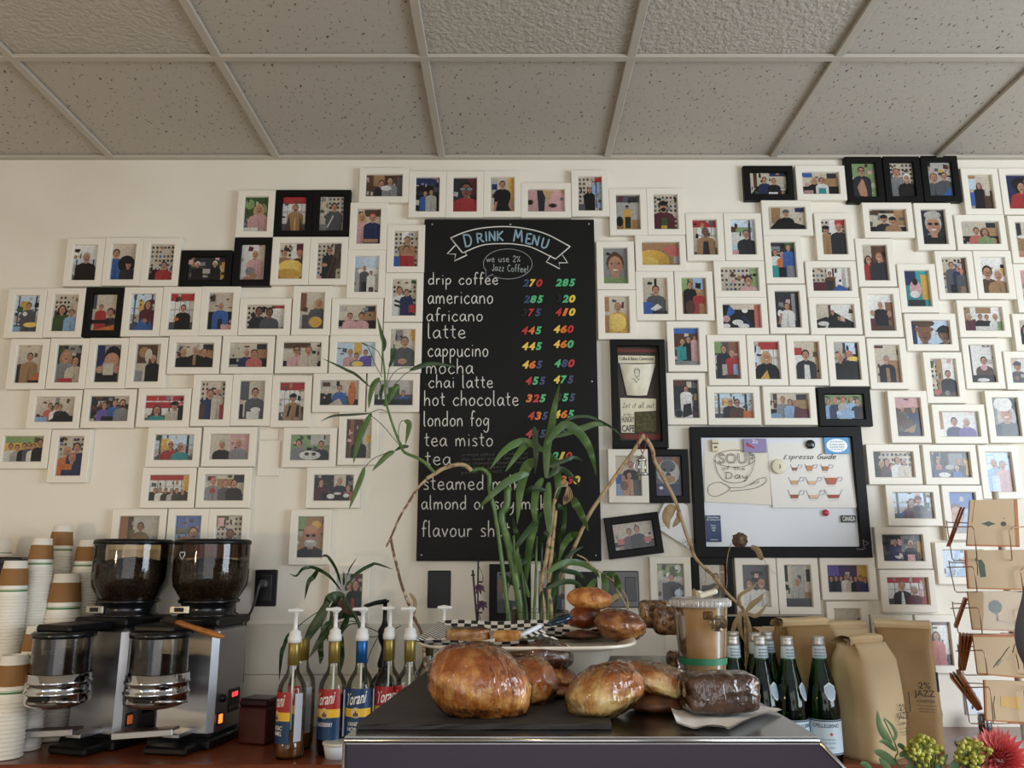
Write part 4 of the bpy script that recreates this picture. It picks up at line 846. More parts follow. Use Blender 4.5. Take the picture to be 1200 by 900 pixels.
def magnet(px, py, w, h, name, label, colr, r=0.3, txt=None, disc=False, d=0.006, base=-0.016, tcol=None):
    q = L(px, py, base); a = L(px-w/2, py, 0); b_ = L(px+w/2, py, 0); W = (b_-a).x; H = (L(px, py-h/2, 0)-L(px, py+h/2, 0)).z
    t = thing(name, label, 'magnet', (c1.x+q.x, WALL-0.001+base, c1.z+q.z))
    s = MB()
    if disc: s.lathe([(0, 0), (W/2*.96, 0), (W/2, d*.3), (W/2, d*.8), (W/2*.9, d), (0, d)], 24, M=Matrix.Rotation(PI/2, 4, 'X'))
    else: s.box((0, -d/2, 0), (W, d, H), min(0.001, d*.3))
    s.build('magnet_body', mat('magnet_'+colr[1:], colr, r), t)
    if txt:
        for k, (tx, oy, fw, fh) in enumerate(txt):
            vs, fs = fit_text(tx, W*fw, H*fh, offset=0.01); o = MB(); o.add([(v.x, -d-.0003, v.y+oy*H) for v in vs], fs); o.build('lettering', mat('ink_'+(tcol or '#ffffff')[1:], tcol or '#ffffff', 0.5), t)
    return t
m_ = magnet(837.5, 522.5, 8, 14, 'can_magnet', 'small cream can-shaped magnet holding the soup sign', '#d9cfae', d=0.009)
s = MB(); s.box((0, -0.0094, 0.0075), (0.022, 0.001, 0.004)); s.box((0, -0.0094, -0.006), (0.010, 0.001, 0.006)); s.build('printed_band', mat('can_band', '#5c5a3c', 0.4), m_)
m_ = magnet(884, 522.5, 27, 16, 'picture_magnet', 'purple picture magnet at the top edge between the two papers', '#8d80ab', d=0.004, txt=[('Zz', .3, .25, .25)], tcol='#f0ecf4', base=-0.0195)
s = MB(); s.add([(-.03, -.0044, .012), (-.005, -.0044, -.004), (.0, -.0044, -.012), (-.03, -.0044, -.002)], [(0, 1, 2, 3)]); s.build('red_shape', mat('printed_red', '#a3324a', 0.4), m_)
magnet(949, 521, 10.5, 9.5, 'round_magnet', 'round black magnet above the espresso guide', '#1d1d1f', 0.25, disc=True, d=0.008, base=-0.0165)
m_ = magnet(979.5, 522.5, 29, 19, 'slogan_magnet', 'blue magnet with white oval slogan at the board corner', '#4f95c6', d=0.003, base=-0.0195)
s = MB(); s.add([(.036*math.cos(k*PI/10), -.0034, .023*math.sin(k*PI/10)) for k in range(20)], [tuple(range(20))]); s.build('white_oval', mat('printed_white', '#eef0f0', 0.4), m_)
for k, tx in enumerate(('good housework', 'is never done', 'around here', 'so sit and sip')):
    vs, fs = fit_text(tx, .05 if k in (1, 2) else .042, .0062); o = MB(); o.add([(v.x, -.0038, v.y+.013-k*.0088) for v in vs], fs); o.build('lettering', mat('ink_47678a', '#47678a', 0.5), m_)
m_ = magnet(912, 547, 17, 16.5, 'button_magnet', 'large cream button magnet on the espresso guide edge', '#ddd3ba', 0.4, disc=True, d=0.005, base=-0.0205)
s = MB()
for dx, dz in ((.002, .004), (.004, -.001), (.001, -.005)): s.ell((dx, -.0053, dz), (.0022, .001, .0022), 8, 6)
s.build('button_hole', mat('black_ink', ''), m_)
magnet(967, 601, 7.5, 6, 'heart_magnet', 'tiny red magnet below the espresso guide', '#b2223c', 0.3, disc=True, d=0.007)
magnet(993.5, 608, 17, 8, 'word_magnet', 'black word magnet lettered CANADA near the board edge', '#202326', 0.4, txt=[('CANADA', 0, .86, .7)], tcol='#e8e8e2')
magnet(836, 619.5, 17.5, 31, 'card_magnet', 'dark blue calling card in lower corner of white board', '#223a66', 0.35, d=0.0015, txt=[('Saturdays', .42, .8, .09), ('the calling card', .33, .9, .08), ('hours', .12, .3, .06), ('tues', .03, .3, .06), ('sat', -.06, .2, .06), ('thank you', -.42, .5, .07)], tcol='#dfe5ee')
# ================================================================== tilted note card with a dry leaf print
q = wp(785.5, 608.5, WALL-0.012); nc = thing('note_card', 'white note card hung askew beside the white board', 'card', (q.x, WALL-0.009, q.z))
Ln = lambda px, py, y: Vector((wp(px, py, WALL-0.012).x-q.x, y, wp(px, py, WALL-0.012).z-q.z))
s = MB(); f = [Ln(a, b_, -0.002) for a, b_ in ((766, 616), (784, 577.5), (806, 593), (813, 646))]
s.add(f+[v+Vector((0, .0012, 0)) for v in f], [(0, 1, 2, 3), (7, 6, 5, 4)]+[(i, (i+1) % 4, 4+(i+1) % 4, 4+i) for i in range(4)]); s.build('card', mat('note_card_paper', '#e6e6e4', 0.6), nc)
s = MB()
for i in range(5): s.tube(smooth([Ln(796+i*2.6+j*2.4, 631+i*2+(1.5 if j % 2 else -1.5)+j*1.2-i*3.2+4, -0.0026) for j in range(5)], 8), 0.0005, 4)
for i in range(2): s.tube(smooth([Ln(771+j*3, 613.5+i*3+(.8 if j % 2 else -.8), -0.0026) for j in range(4)], 8), 0.0004, 4)
s.build('handwriting', ink_m, nc)
# ================================================================== plates and outlets on the wall
def plate(px, py, w, h, name, label, cat, m, d=0.008):
    q = wp(px, py, WALL-d); a = wp(px-w/2, py, WALL-d); b_ = wp(px+w/2, py, WALL-d); z0, z1 = wp(px, py+h/2, WALL-d).z, wp(px, py-h/2, WALL-d).z
    t = thing(name, label, cat, (q.x, WALL-0.0005, q.z)); s = MB(); s.box((0, -d/2, 0), ((b_-a).x, d, z1-z0), 0.003); s.build('cover_plate', m, t); return t, (b_-a).x, z1-z0
blk = mat('black_plastic', '#0c0c0d', 0.4, spec=0.3)
plate(514.5, 690.5, 27, 44, 'wall_plate', 'flat black blank panel below the menu board corner', 'wall plate', blk, 0.006)
plate(315, 537, 26, 42, 'blank_plate', 'blank white wall plate between picture frames', 'wall plate', mat('white_frame_paint', ''), 0.006)
plate(315, 509, 23, 12, 'small_plate', 'short white wall plate above a longer blank plate', 'wall plate', mat('white_frame_paint', ''), 0.004)
plate(687.5, 692, 26, 44, 'wall_plate', 'flat black blank plate hidden partly by the drooping bamboo leaves', 'wall plate', blk, 0.006)
t, w, h = plate(728, 690.5, 42, 43, 'wall_outlet', 'wide glossy black double outlet behind the drooping bamboo leaves', 'outlet', mat('black_gloss_plastic', '#101114', 0.18), 0.008)
for dx in (-.26, .26):
    s = MB(); s.box((dx*w, -0.009, 0), (w*.3, 0.003, h*.66), 0.0015); s.build('socket_face', mat('black_socket', '#1c1c1e', 0.3), t)
t, w, h = plate(311, 689, 26, 43, 'wall_outlet', 'black wall outlet with a cord plugged in beside the grinders', 'outlet', blk, 0.010)
s = MB(); s.box((0.003, -0.012, 0), (w*.5, 0.004, h*.72), 0.002); s.build('socket_face', mat('black_socket', '#1c1c1e', 0.3), t)
t2 = thing('power_cord', 'dark power cord running from the wall outlet to the grinder', 'cord', (0, 0, 0))
s = MB(); pl = wp(310, 684, WALL-0.02); s.box((pl.x, WALL-0.028, pl.z), (0.028, 0.034, 0.026), 0.006); s.build('plug', mat('grey_plug', '#3c3b3a', 0.4), t2)
s = MB(); s.tube(smooth([P(309, 684, 2.73), P(304, 686, 2.70), P(300, 700, 2.70), P(295, 715, 2.71), P(288, 730, 2.72), P(286, 760, 2.72), P(284, 800, 2.72)], 24), 0.0042, 8); s.build('cord', mat('grey_plug', ''), t2)
t, w, h = plate(1141, 822, 20, 32, 'wall_outlet', 'pale wall outlet low behind the card rack', 'outlet', mat('white_plastic', '#d7dae0', 0.35), 0.006)
s = MB()
for dz in (.022, -.018):
    s.box((-.006, -.0065, dz), (.004, .002, .010)); s.box((.006, -.0065, dz), (.004, .002, .010))
s.build('socket_slots', blk, t)
t, w, h = plate(906, 750, 122, 55, 'black_chalk_strip', 'black panel low on wall behind green bottles', 'wall panel', mat('black_frame_paint', ''), 0.018)
s = MB(); s.box((0.005, -0.019, 0.028), (0.075, 0.002, 0.030)); s.build('paper_tag', paper, t)
# ================================================================== paper cups
cup_w = mat('white_cup_paper', '#e9e4d8', 0.55); cup_g = mat('green_cup_band', '#3f7a3c', 0.5); kraft = mat('kraft_paper', '#8a6236', 0.75, bump=(120, 0.25, 0.001))
def cup_mesh():
    b = MB(); R, r, H = 0.043, 0.031, 0.115
    prof = [(R-.003, .004), (R-.002, 0), (R+.0015, .0008), (R+.0025, .003), (R+.0015, .0055), (R-.0006, .006)]
    zs = [(.17, 0), (.20, 1), (.245, 0), (.26, 1), (.27, 0)]; ms = [0]*5
    for z, k in zs: prof.append((R+(r-R)*z, z*H)); ms.append(k)
    ms[5] = 0
    prof += [(r, H), (r-.0015, H+.0005), (r-.003, H-.001), (r-.004, H-.006), (0, H-.006)]; mm = []
    for i in range(len(prof)-1):
        z0 = prof[i][1]/H; mm.append(1 if .199 < z0 < .215 or .259 < z0 < .262 else 0)
    b.lathe(prof, 28, m=mm); return b
base_cup = cup_mesh().build('paper_cup', [cup_w, cup_g]); cup_me = base_cup.data; bpy.data.objects.remove(base_cup)
def sleeve_mesh():
    b = MB(); R, r, H = 0.043, 0.031, 0.115
    f = lambda z: R+(r-R)*z+.0012
    b.lathe([(f(.36), .36*H), (f(.36)+.0012, .36*H), (f(.80)+.0012, .80*H), (f(.80), .80*H), (f(.36), .36*H)], 28, sm=False); return b
o = sleeve_mesh().build('cup_sleeve', kraft); sl_me = o.data; bpy.data.objects.remove(o)
# x of the stack, y of its top edge, width of the rims, distance, how many cups show from the top, where the stack stands
STACKS = [(18, 767, 41, 2.355, 'shortest stack nearest the counter edge'), (19, 657, 35, 2.47, 'tall stack beside the black box'), (50.5, 631, 30, 2.55, 'tall slim stack left of the tallest'),
          (74, 616, 29, 2.67, 'tallest rearmost stack'), (79, 672, 40, 2.58, 'wide stack beside left grinder hopper'), (104, 633, 30, 2.675, 'stack half hidden by left grinder'),
          (45.5, 733, 34, 2.45, 'middling stack beside left grinder chamber')]
PITCHC = 0.0092
for si, (px, py, wpx, d, desc) in enumerate(STACKS):
    top = P(px, py, d); v = (450-py)/F; R_ = wpx/F*(d/(CP+0.3*SP))/2; sc_ = R_/0.0455; H = 0.1155*sc_
    pitch = PITCHC*min(1.15, sc_*1.05); n = int((top.z-CTOP-H)/pitch)+1; z0 = CTOP+0.0006
    pitch = (top.z-z0-H)/(n-1)
    for k in range(n):
        c = bpy.data.objects.new('paper_cup', cup_me); COL.objects.link(c); c.location = (top.x, d, z0+k*pitch); c.scale = (sc_,)*3; c.rotation_euler = (0, 0, k*1.3+si)
        tag(c, ('topmost sleeved' if k == n-1 else 'plain nested')+' white paper cup, '+desc, 'paper cup', 'upside-down paper cups in stack '+desc if k < n-1 else 'stacked paper cups')
    s_ = bpy.data.objects.new('cup_sleeve', sl_me); COL.objects.link(s_); s_.location = (top.x, d, z0+(n-1)*pitch); s_.scale = (sc_,)*3
    tag(s_, 'brown kraft cup sleeve topping the '+desc, 'cup sleeve', 'kraft cup sleeves')
q = G(-10, 868, CTOP); t = thing('black_box', 'black box behind the stacked cups at the wall', 'box', (P(5, 700, 2.66).x-0.05, 2.66, CTOP))
b = MB(); zt_ = P(5, 653, 2.6).z-CTOP; b.box((0, 0, zt_/2), (0.26, 0.14, zt_), 0.004); b.build('box_body', blk, t)
b = MB(); b.box((0, 0, zt_-0.012), (0.266, 0.146, 0.02), 0.004); b.build('box_lid', mat('black_socket', ''), t)
c = bpy.data.objects.new('paper_cup', cup_me); COL.objects.link(c); c.location = (P(0, 650, 2.66).x, 2.66, CTOP+zt_+.0005); c.scale = (1, 1, 1)
c.scale = (0.8, 0.8, 0.5); tag(c, 'single upside-down white cup standing on the black box', 'paper cup', 'stacked paper cups')
# ================================================================== coffee grinders
steel = mat('brushed_steel', '#bcbdc0', 0.36, 1.0, bump=(220, 0.04)); chrome = mat('polished_chrome', '#c9c9cc', 0.08, 1.0)
smoky = clear('smoky_hopper_plastic', '#efe5d0', 0.06, 1.2); beans_m = mat('roasted_beans', '#2a1811', 0.42, var=(120, '#150c08'))
amber = mat('coffee_dust_glass', '#7a4a1e', 0.5)
grey_glass = clear('doser_window_plastic', '#c9c3b8', 0.12, 2.0)
def grinder(front_px, label, which, fill_z, heart, yaw):
    d0 = 2.46; X = (front_px-600)/F*(d0/1.045); t = thing('coffee_grinder', label, 'coffee grinder', (X, d0, CTOP), yaw, 'espresso grinders')
    b = MB(); b.box((0, 0.090, 0.014), (0.194, 0.205, 0.028), 0.006); b.box((0.01, -0.045, 0.012), (0.13, 0.09, 0.022), 0.006); b.build('base', blk, t)
    b = MB(); b.box((0, 0.096, 0.18), (0.186, 0.188, 0.308), 0.016); b.build('body', steel, t)
    b = MB(); b.box((0, 0.096, 0.345), (0.190, 0.198, 0.024), 0.006); b.box((-0.01, -0.08, 0.338), (0.12, 0.16, 0.02), 0.006); b.build('top_plate', blk, t)
    hy = 0.105
    b = MB(); b.lathe([(0, .356), (.088, .356), (.088, .362), (.080, .366), (.080, .392), (.090, .396), (.090, .404), (0.06, .405)], 40, (0, hy, 0)); col_ = b.build('hopper_collar', mat('black_gloss_plastic', '#101114', 0.18), t)
    b = MB(); b.box((-0.045, -0.083+hy, 0.378), (0.062, 0.008, 0.022), 0.002, M=Matrix.Rotation(0, 4, 'Z')); b.build('name_badge', mat('badge_metal', '#b8b6ae', 0.35, 0.8), col_)
    b = MB(); b.box((-0.045, -0.0875+hy, 0.378), (0.03, 0.0015, 0.012)); b.build('badge_symbol', mat('black_ink', ''), col_)
    prof = [(.083, .400), (.086, .408), (.108, .446), (.111, .470), (.111, .572)]
    b = MB(); b.lathe(prof, 48, (0, hy, 0)); b.build('hopper', smoky, t)
    b = MB(); b.lathe([(0, .584), (.106, .584), (.1125, .581), (.1135, .576), (.1135, .570), (.112, .569)], 48, (0, hy, 0)); b.build('hopper_lid', blk, t)
    # doser in front
    dy = -0.115
    b = MB(); b.lathe([(.076, .218), (.076, .316)], 40, (-.01, dy, 0)); b.build('doser_window', grey_glass, t)
    b = MB(); b.lathe([(0, .222), (.072, .222), (.074, .250), (.05, .262), (0, .27)], 32, (-.01, dy, 0)); b.build('ground_coffee', mat('ground_coffee', '#3b2415', 0.9, bump=(200, .5)), t)
    b = MB(); b.lathe([(0, .331), (.074, .331), (.0825, .326), (.0825, .315), (.079, .313)], 40, (-.01, dy, 0)); b.build('doser_lid', mat('black_gloss_plastic', ''), t)
    b = MB(); b.lathe([(0, .130), (.060, .132), (.082, .142), (.084, .150), (.084, .166), (.0865, .168), (.0865, .174), (.083, .176), (.083, .194), (.0855, .196), (.0855, .202), (.083, .204), (.083, .219), (.079, .221)], 44, (-.01, dy, 0)); dk_ = b.build('doser_ring', chrome, t)
    b = MB(); b.box((.01, dy-.083, .160), (.062, .012, .012), .002); b.build('slot', blk, dk_)
    b = MB(); b.tube([(.03, dy-.086, .158), (.075, dy-.070, .157), (.110, dy-.045, .155)], [.005, .004, .003], 8); b.build('dosing_lever', chrome, dk_)
    b = MB(); b.box((0, 0, 0), (.17, .045, .008), .002, M=Matrix.Translation((-.05, -.085, .063)) @ Matrix.Rotation(-.08, 4, 'Y') @ Matrix.Rotation(.1, 4, 'Z'))
    f_ = b.build('portafilter_fork', mat('dark_fork_wood', '#3a2016', 0.4), t)
    b = MB(); b.box((0, -.024, -.006), (.172, .006, .018), .002, M=Matrix.Translation((-.05, -.085, .063)) @ Matrix.Rotation(-.08, 4, 'Y') @ Matrix.Rotation(.1, 4, 'Z')); b.box((.02, -.035, .05), (.05, .09, .012), .002); b.build('fork_bracket', steel, f_)
    # controls on the right-hand face
    xf = .0933
    b = MB(); b.box((xf, .045, .075), (.006, .030, .036), .003); sw = b.build('switch_housing', blk, t)
    b = MB(); b.box((xf+.004, .045, .075), (.004, .020, .025), .002); b.build('rocker', mat('orange_rocker_'+which, '#c4622a', .3, emit='#ff7a2e', es=1.6 if which == 'lit' else .12), sw)
    b = MB(); b.lathe([(0, .012), (.011, .012), (.012, .009), (.012, 0)], 16, M=Matrix.Translation((xf, .048, .130)) @ Matrix.Rotation(PI/2, 4, 'Y')); b.build('adjust_knob', blk if which == 'lit' else chrome, t)
    b = MB(); b.box((xf, .122, .115), (.006, .066, .066), .003); dp = b.build('timer_display', mat('display_plastic', '#0c0c0e', .2), t)
    vs, fs = fit_text('0.00' if which == 'lit' else '8888', .034, .014, offset=.02); b = MB()
    b.add([(xf+.0036, .122+v.x, .131+v.y) for v in vs], fs); b.build('digits', mat('red_led_digits' if which == 'lit' else 'dark_led_digits', '#300a0a', .3, emit='#ff2a30', es=5 if which == 'lit' else .02), dp)
    for i in range(4):
        b = MB(); b.box((xf+.0035, .100+i*.0145, .096), (.002, .010, .008), .0008); b.build('button', mat('grey_button', '#4c4c50', .4), dp)
    b = MB(); b.box((xf+.001, .11, .022), (.003, .03, .01)); b.build('side_label', mat('badge_metal', ''), t)
    if heart:
        b = MB(); pts = [(0, -.012), (-.011, .002), (-.010, .009), (-.005, .011), (0, .007), (.005, .011), (.010, .009), (.011, .002), (0, -.012)]
        ang = -PI/2-.35; R_ = .1118
        b.tube([(R_*math.cos(ang+x/R_), hy+R_*math.sin(ang+x/R_), .535+z) for x, z in pts], .0013, 5); b.build('heart_sticker', mat('white_sticker', '#e6e4e0', .5), t)
        b = MB(); b.lathe([(.1103, .528), (.1103, .570)], 40, (0, hy, 0)); b.build('coffee_dust_band', clear('coffee_dust_film', '#b98a3e', 0.5, .3), t)
    # beans inside: their own thing
    rnd = random.Random(5+int(heart)); bb = MB(); top = fill_z
    prof2 = [(0.0, .402), (.078, .402), (.0815, .410), (.1035, .448), (.107, .472), (.107, top-.012), (.095, top-.004), (.05, top+.006), (0, top+.010)]
    bb.lathe(prof2, 40, (0, 0, 0))
    def bean(p, n):
        z = Vector(n).normalized(); M = Matrix.Translation(p) @ z.to_track_quat('Z', 'Y').to_matrix().to_4x4() @ Matrix.Rotation(rnd.random()*6.3, 4, 'Z')
        bb.ell((0, 0, 0), (.0058, .0042, .0032), 7, 4, 0, M)
    for k in range(900):
        a = -PI/2+(rnd.random()-.5)*PI*1.1; z = .41+(top-.416)*rnd.random()
        r = .0815+(z-.410)/.038*.022 if z < .448 else .1035+min(1, (z-.448)/.024)*.0035
        r = min(r, .1065)-.001
        bean((r*math.cos(a), r*math.sin(a), z), (math.cos(a), math.sin(a), .3*(rnd.random()-.5)))
    for k in range(420):
        a = rnd.random()*2*PI; r = .104*math.sqrt(rnd.random()); z = top-.010+.018*(1-r/.11)+.003*rnd.random()
        bean((r*math.cos(a), r*math.sin(a), z), (rnd.random()-.5, rnd.random()-.5, 1))
    bo = bb.build('coffee_beans', beans_m); M = Matrix.Translation(t.location) @ Matrix.Rotation(yaw, 4, 'Z') @ Matrix.Translation((0, hy, 0)); bo.matrix_world = M
    tag(bo, 'dark roasted coffee beans filling the '+('right' if heart else 'left')+' grinder hopper', 'coffee beans', None, 'stuff')
    return t
grinder(115, 'steel coffee grinder beside the cup stacks, its display dark', 'dim', .520, False, -.30)
g2 = grinder(219, 'steel coffee grinder with heart sticker and lit red digits', 'lit',   .520, True, -.17)
t = thing('grinder_brush', 'wooden handled brush lying across the right grinder', 'brush', (0, 0, 0))
a_, b_ = P(206, 729, 2.34), P(263, 747, 2.31)
b = MB(); n = 14; b.tube([a_.lerp(b_, k/n) for k in range(n+1)], [.006, .0085, .0088, .008, .0072, .007, .0075, .008, .0085, .0088, .0088, .0085, .008, .0065, .003], 12); b.build('handle', mat('brush_wood', '#a8682c', .35, var=(30, '#8b5220')), t)
c_ = a_+(a_-b_).normalized()*.034
b = MB(); b.tube([a_, a_.lerp(c_, .3), a_.lerp(c_, .7), c_], [.0075, .0095, .011, .009], 12); b.build('bristles', mat('brush_bristles', '#2a1a10', .9, bump=(300, .8)), t)
# ================================================================== dark red tin
q = G(299, 872, CTOP); t = thing('tea_tin', 'dark red square tin with a hinged lid beside right grinder', 'tin', (q.x, q.y+.03, CTOP), -.25)
b = MB(); b.box((0, 0, .052), (.094, .08, .104), .005); b.build('tin_body', mat('dark_red_tin', '#3e1211', .3, .4), t)
b = MB(); b.box((0, 0, .114), (.097, .083, .022), .006); b.build('tin_lid', mat('dark_tin_lid', '#2a1010', .3, .4), t)
# ================================================================== syrup bottles
glass_w = clear('clear_bottle_glass', '#f7f9f4', .03, .85); pump_w = mat('white_pump_plastic', '#e6e4df', .35)
LBL = dict(red='#a3201f', blue='#16365f', yellow='#e8b52a', navy='#17395c')
def on_cyl(vs, R, z0, a0): return [(R*math.sin(a0+v.x/R), -R*math.cos(a0+v.x/R), z0+v.y) for v in vs]
def syrup(px, pyb, d, label, foil='gold', lab='red', liquid='#5a1410', level=.12, yaw=0.0, flavour='BLACKBERRY', pump=True, kink=1, z=None):
    X = P(px, pyb, d).x; t = thing('syrup_bottle', label, 'syrup bottle', (X, d, CTOP), 0, 'flavour syrup bottles')
    b = MB(); b.lathe([(0, .004), (.030, .002), (.036, 0), (.0385, .005), (.0388, .02), (.0385, .172), (.0365, .186), (.028, .203), (.019, .217), (.0155, .232), (.0148, .262)], 36); b.build('glass', glass_w, t)
    b = MB(); b.lathe([(0, .006), (.034, .005), (.0365, .010), (.0365, min(level, .172))]+([(.03, level)] if level > .172 else [])+[(0, level)], 32); b.build('syrup', mat('syrup_'+liquid[1:], liquid, .1, coat=.3), t)
    b = MB(); b.lathe([(.0148, .238), (.0162, .239), (.0166, .295), (.0155, .297), (0, .297)], 24); b.build('neck_foil', mat('foil_'+foil, {'gold': '#8e7a3c', 'blue': '#1c5791', 'olive': '#55502a'}[foil], .35, .55), t)
    R = .0391; a1 = 1.15; top_c = LBL['red'] if lab == 'red' else LBL['blue']
    b = MB()
    for z0, z1, k in ((.040, .098, 0), (.098, .120, 1), (.120, .172, 2)):
        n = 18; vs = []; 
        for i in range(n+1):
            a = yaw-a1+2*a1*i/n; vs += [(R*math.sin(a), -R*math.cos(a), z0), (R*math.sin(a), -R*math.cos(a), z1)]
        b.add(vs, [(2*i, 2*i+2, 2*i+3, 2*i+1) for i in range(n)], k, True)
    la = b.build('front_label', [mat('label_navy', LBL['navy'], .35), mat('label_yellow', LBL['yellow'], .35), mat('label_'+lab, top_c, .35)], t)
    wm = mat('label_white', '#eeeae0', .4)
    vs, fs = fit_text('Torani', .060, .032, shear=.35, offset=.012); a = math.radians(9)
    vs = [Vector((v.x, v.y+v.x*math.tan(a), 0)) for v in vs]; b = MB(); b.add(on_cyl(vs, R+.0004, .147, yaw), fs); b.build('lettering', wm, la)
    b = MB(); b.add(on_cyl([Vector((.013*math.cos(k*PI/10), .014*math.sin(k*PI/10), 0)) for k in range(20)], R+.0003, .109, yaw), [tuple(range(20))]); b.build('emblem', mat('label_emblem', '#cfc3ae', .4), la)
    b = MB()
    for dx in (-.005, .0, .005): b.add(on_cyl([Vector((dx-.002, -.009, 0)), Vector((dx+.002, -.009, 0)), Vector((dx+.002, .004-abs(dx), 0)), Vector((dx-.002, .004-abs(dx), 0))], R+.0006, .109, yaw), [(0, 1, 2, 3)])
    b.build('emblem_figures', mat('label_brown', '#4a2c22', .5), la)
    for i, tx in enumerate(flavour.split('/')):
        vs, fs = fit_text(tx, .050, .0105, offset=.01); b = MB(); b.add(on_cyl(vs, R+.0004, .080-i*.014, yaw), fs); b.build('lettering', wm, la)
    ab = yaw+1.75; n = 6; b = MB(); vs = []
    for i in range(n+1):
        a = ab-.3+.6*i/n; vs += [(R*math.sin(a), -R*math.cos(a), .045), (R*math.sin(a), -R*math.cos(a), .168)]
    b.add(vs, [(2*i, 2*i+2, 2*i+3, 2*i+1) for i in range(n)], 0, True); b.build('back_label', mat('label_back', '#b9bcc4', .45), t)
    if pump:
        b = MB(); b.lathe([(.0158, .297), (.019, .298), (.019, .312), (.0165, .315), (.0155, .327), (.0105, .330), (.007, .333), (.0058, .336), (.0058, .374), (.011, .377), (.0125, .382), (.011, .389), (0, .391)], 24); pu = b.build('pump', pump_w, t)
        b = MB(); b.box((.012*kink, -.006, .384), (.044, .016, .009), .003); b.build('spout', pump_w, pu)
        b = MB(); b.tube([(0, 0, .02), (0, 0, .30)], .003, 8); b.build('dip_tube', pump_w, pu)
    return t
syrup(350, 877, 2.47, 'syrup bottle with gold neck, half hidden behind the caramel one', yaw=-1.0, liquid='#8a6a3a', level=.06, flavour='VANILLA', pump=False)
syrup(338, 889, 2.36, 'red labelled syrup bottle with white pump nearest the tin', yaw=-.95, liquid='#6d4020', level=.07, flavour='CLASSIC/CARAMEL', kink=0)
syrup(387, 876, 2.41, 'red labelled blackberry syrup bottle with dark syrup', yaw=-.35, liquid='#180a0c', level=.155, kink=-.5)
syrup(420, 868, 2.42, 'all blue labelled syrup bottle with blue neck foil', foil='blue', lab='blue', yaw=-.1, liquid='#9a8a60', level=.05, flavour='VANILLA/HONEY', kink=-.6)
syrup(453, 862, 2.46, 'red labelled syrup bottle right of the blue one', yaw=.12, liquid='#7a3a18', level=.10, flavour='HAZELNUT', kink=-.3)
syrup(478, 860, 2.44, 'syrup bottle with dark red syrup beside the slate board', yaw=-1.6, liquid='#3a0a0c', level=.158, flavour='CHERRY', kink=-.6)
syrup(500, 850, 2.58, 'syrup bottle without pump, seen behind dry leaves', yaw=1.2, liquid='#8a7a50', level=.03, foil='olive', flavour='ALMOND', pump=False)
syrup(518, 850, 2.50, 'syrup bottle with olive neck standing behind the platter', yaw=1.2, liquid='#6a5a30', level=.10, foil='olive', flavour='IRISH CREAM', kink=.2)
t = thing('pump_dispenser', 'tall black gooseneck pump dispenser among the syrup bottles', 'dispenser', (P(447, 850, 2.62).x, 2.62, CTOP))
b = MB(); b.lathe([(0, 0), (.036, 0), (.038, .01), (.038, .15), (.03, .17), (.016, .185), (.014, .20)], 28); b.build('bottle', mat('black_gloss_plastic', ''), t)
b = MB(); zt_ = P(447, 703, 2.62).z-CTOP
b.lathe([(.018, .20), (.019, .21), (.013, .23), (.008, .25), (.0085, zt_-.14), (.018, zt_-.12), (.020, zt_-.09), (.010, zt_-.075), (.0065, zt_-.06), (.0065, zt_-.01), (.012, zt_-.006), (.012, zt_), (0, zt_)], 20); b.build('stem', blk, t)
b = MB(); b.tube([(.004, 0, zt_-.004), (-.03, 0, zt_-.009), (-.06, -.005, zt_-.018), (-.068, -.006, zt_-.028)], [.008, .007, .006, .004], 10); b.build('spout', blk, t)
q = G(412, 868, CTOP); t = thing('round_tub', 'round white tub partly hidden behind the pastry case', 'tub', (q.x, 2.36, CTOP))
b = MB(); b.lathe([(0, 0), (.032, 0), (.038, .035), (.036, .036), (.030, .004)], 28); b.build('tub', mat('white_plastic', ''), t)
b = MB(); b.lathe([(0.0, .0405), (.036, .0405), (.041, .040), (.041, .034), (.038, .033)], 28); b.build('tub_lid', mat('frosted_lid', '#d9d2c4', .3), t)
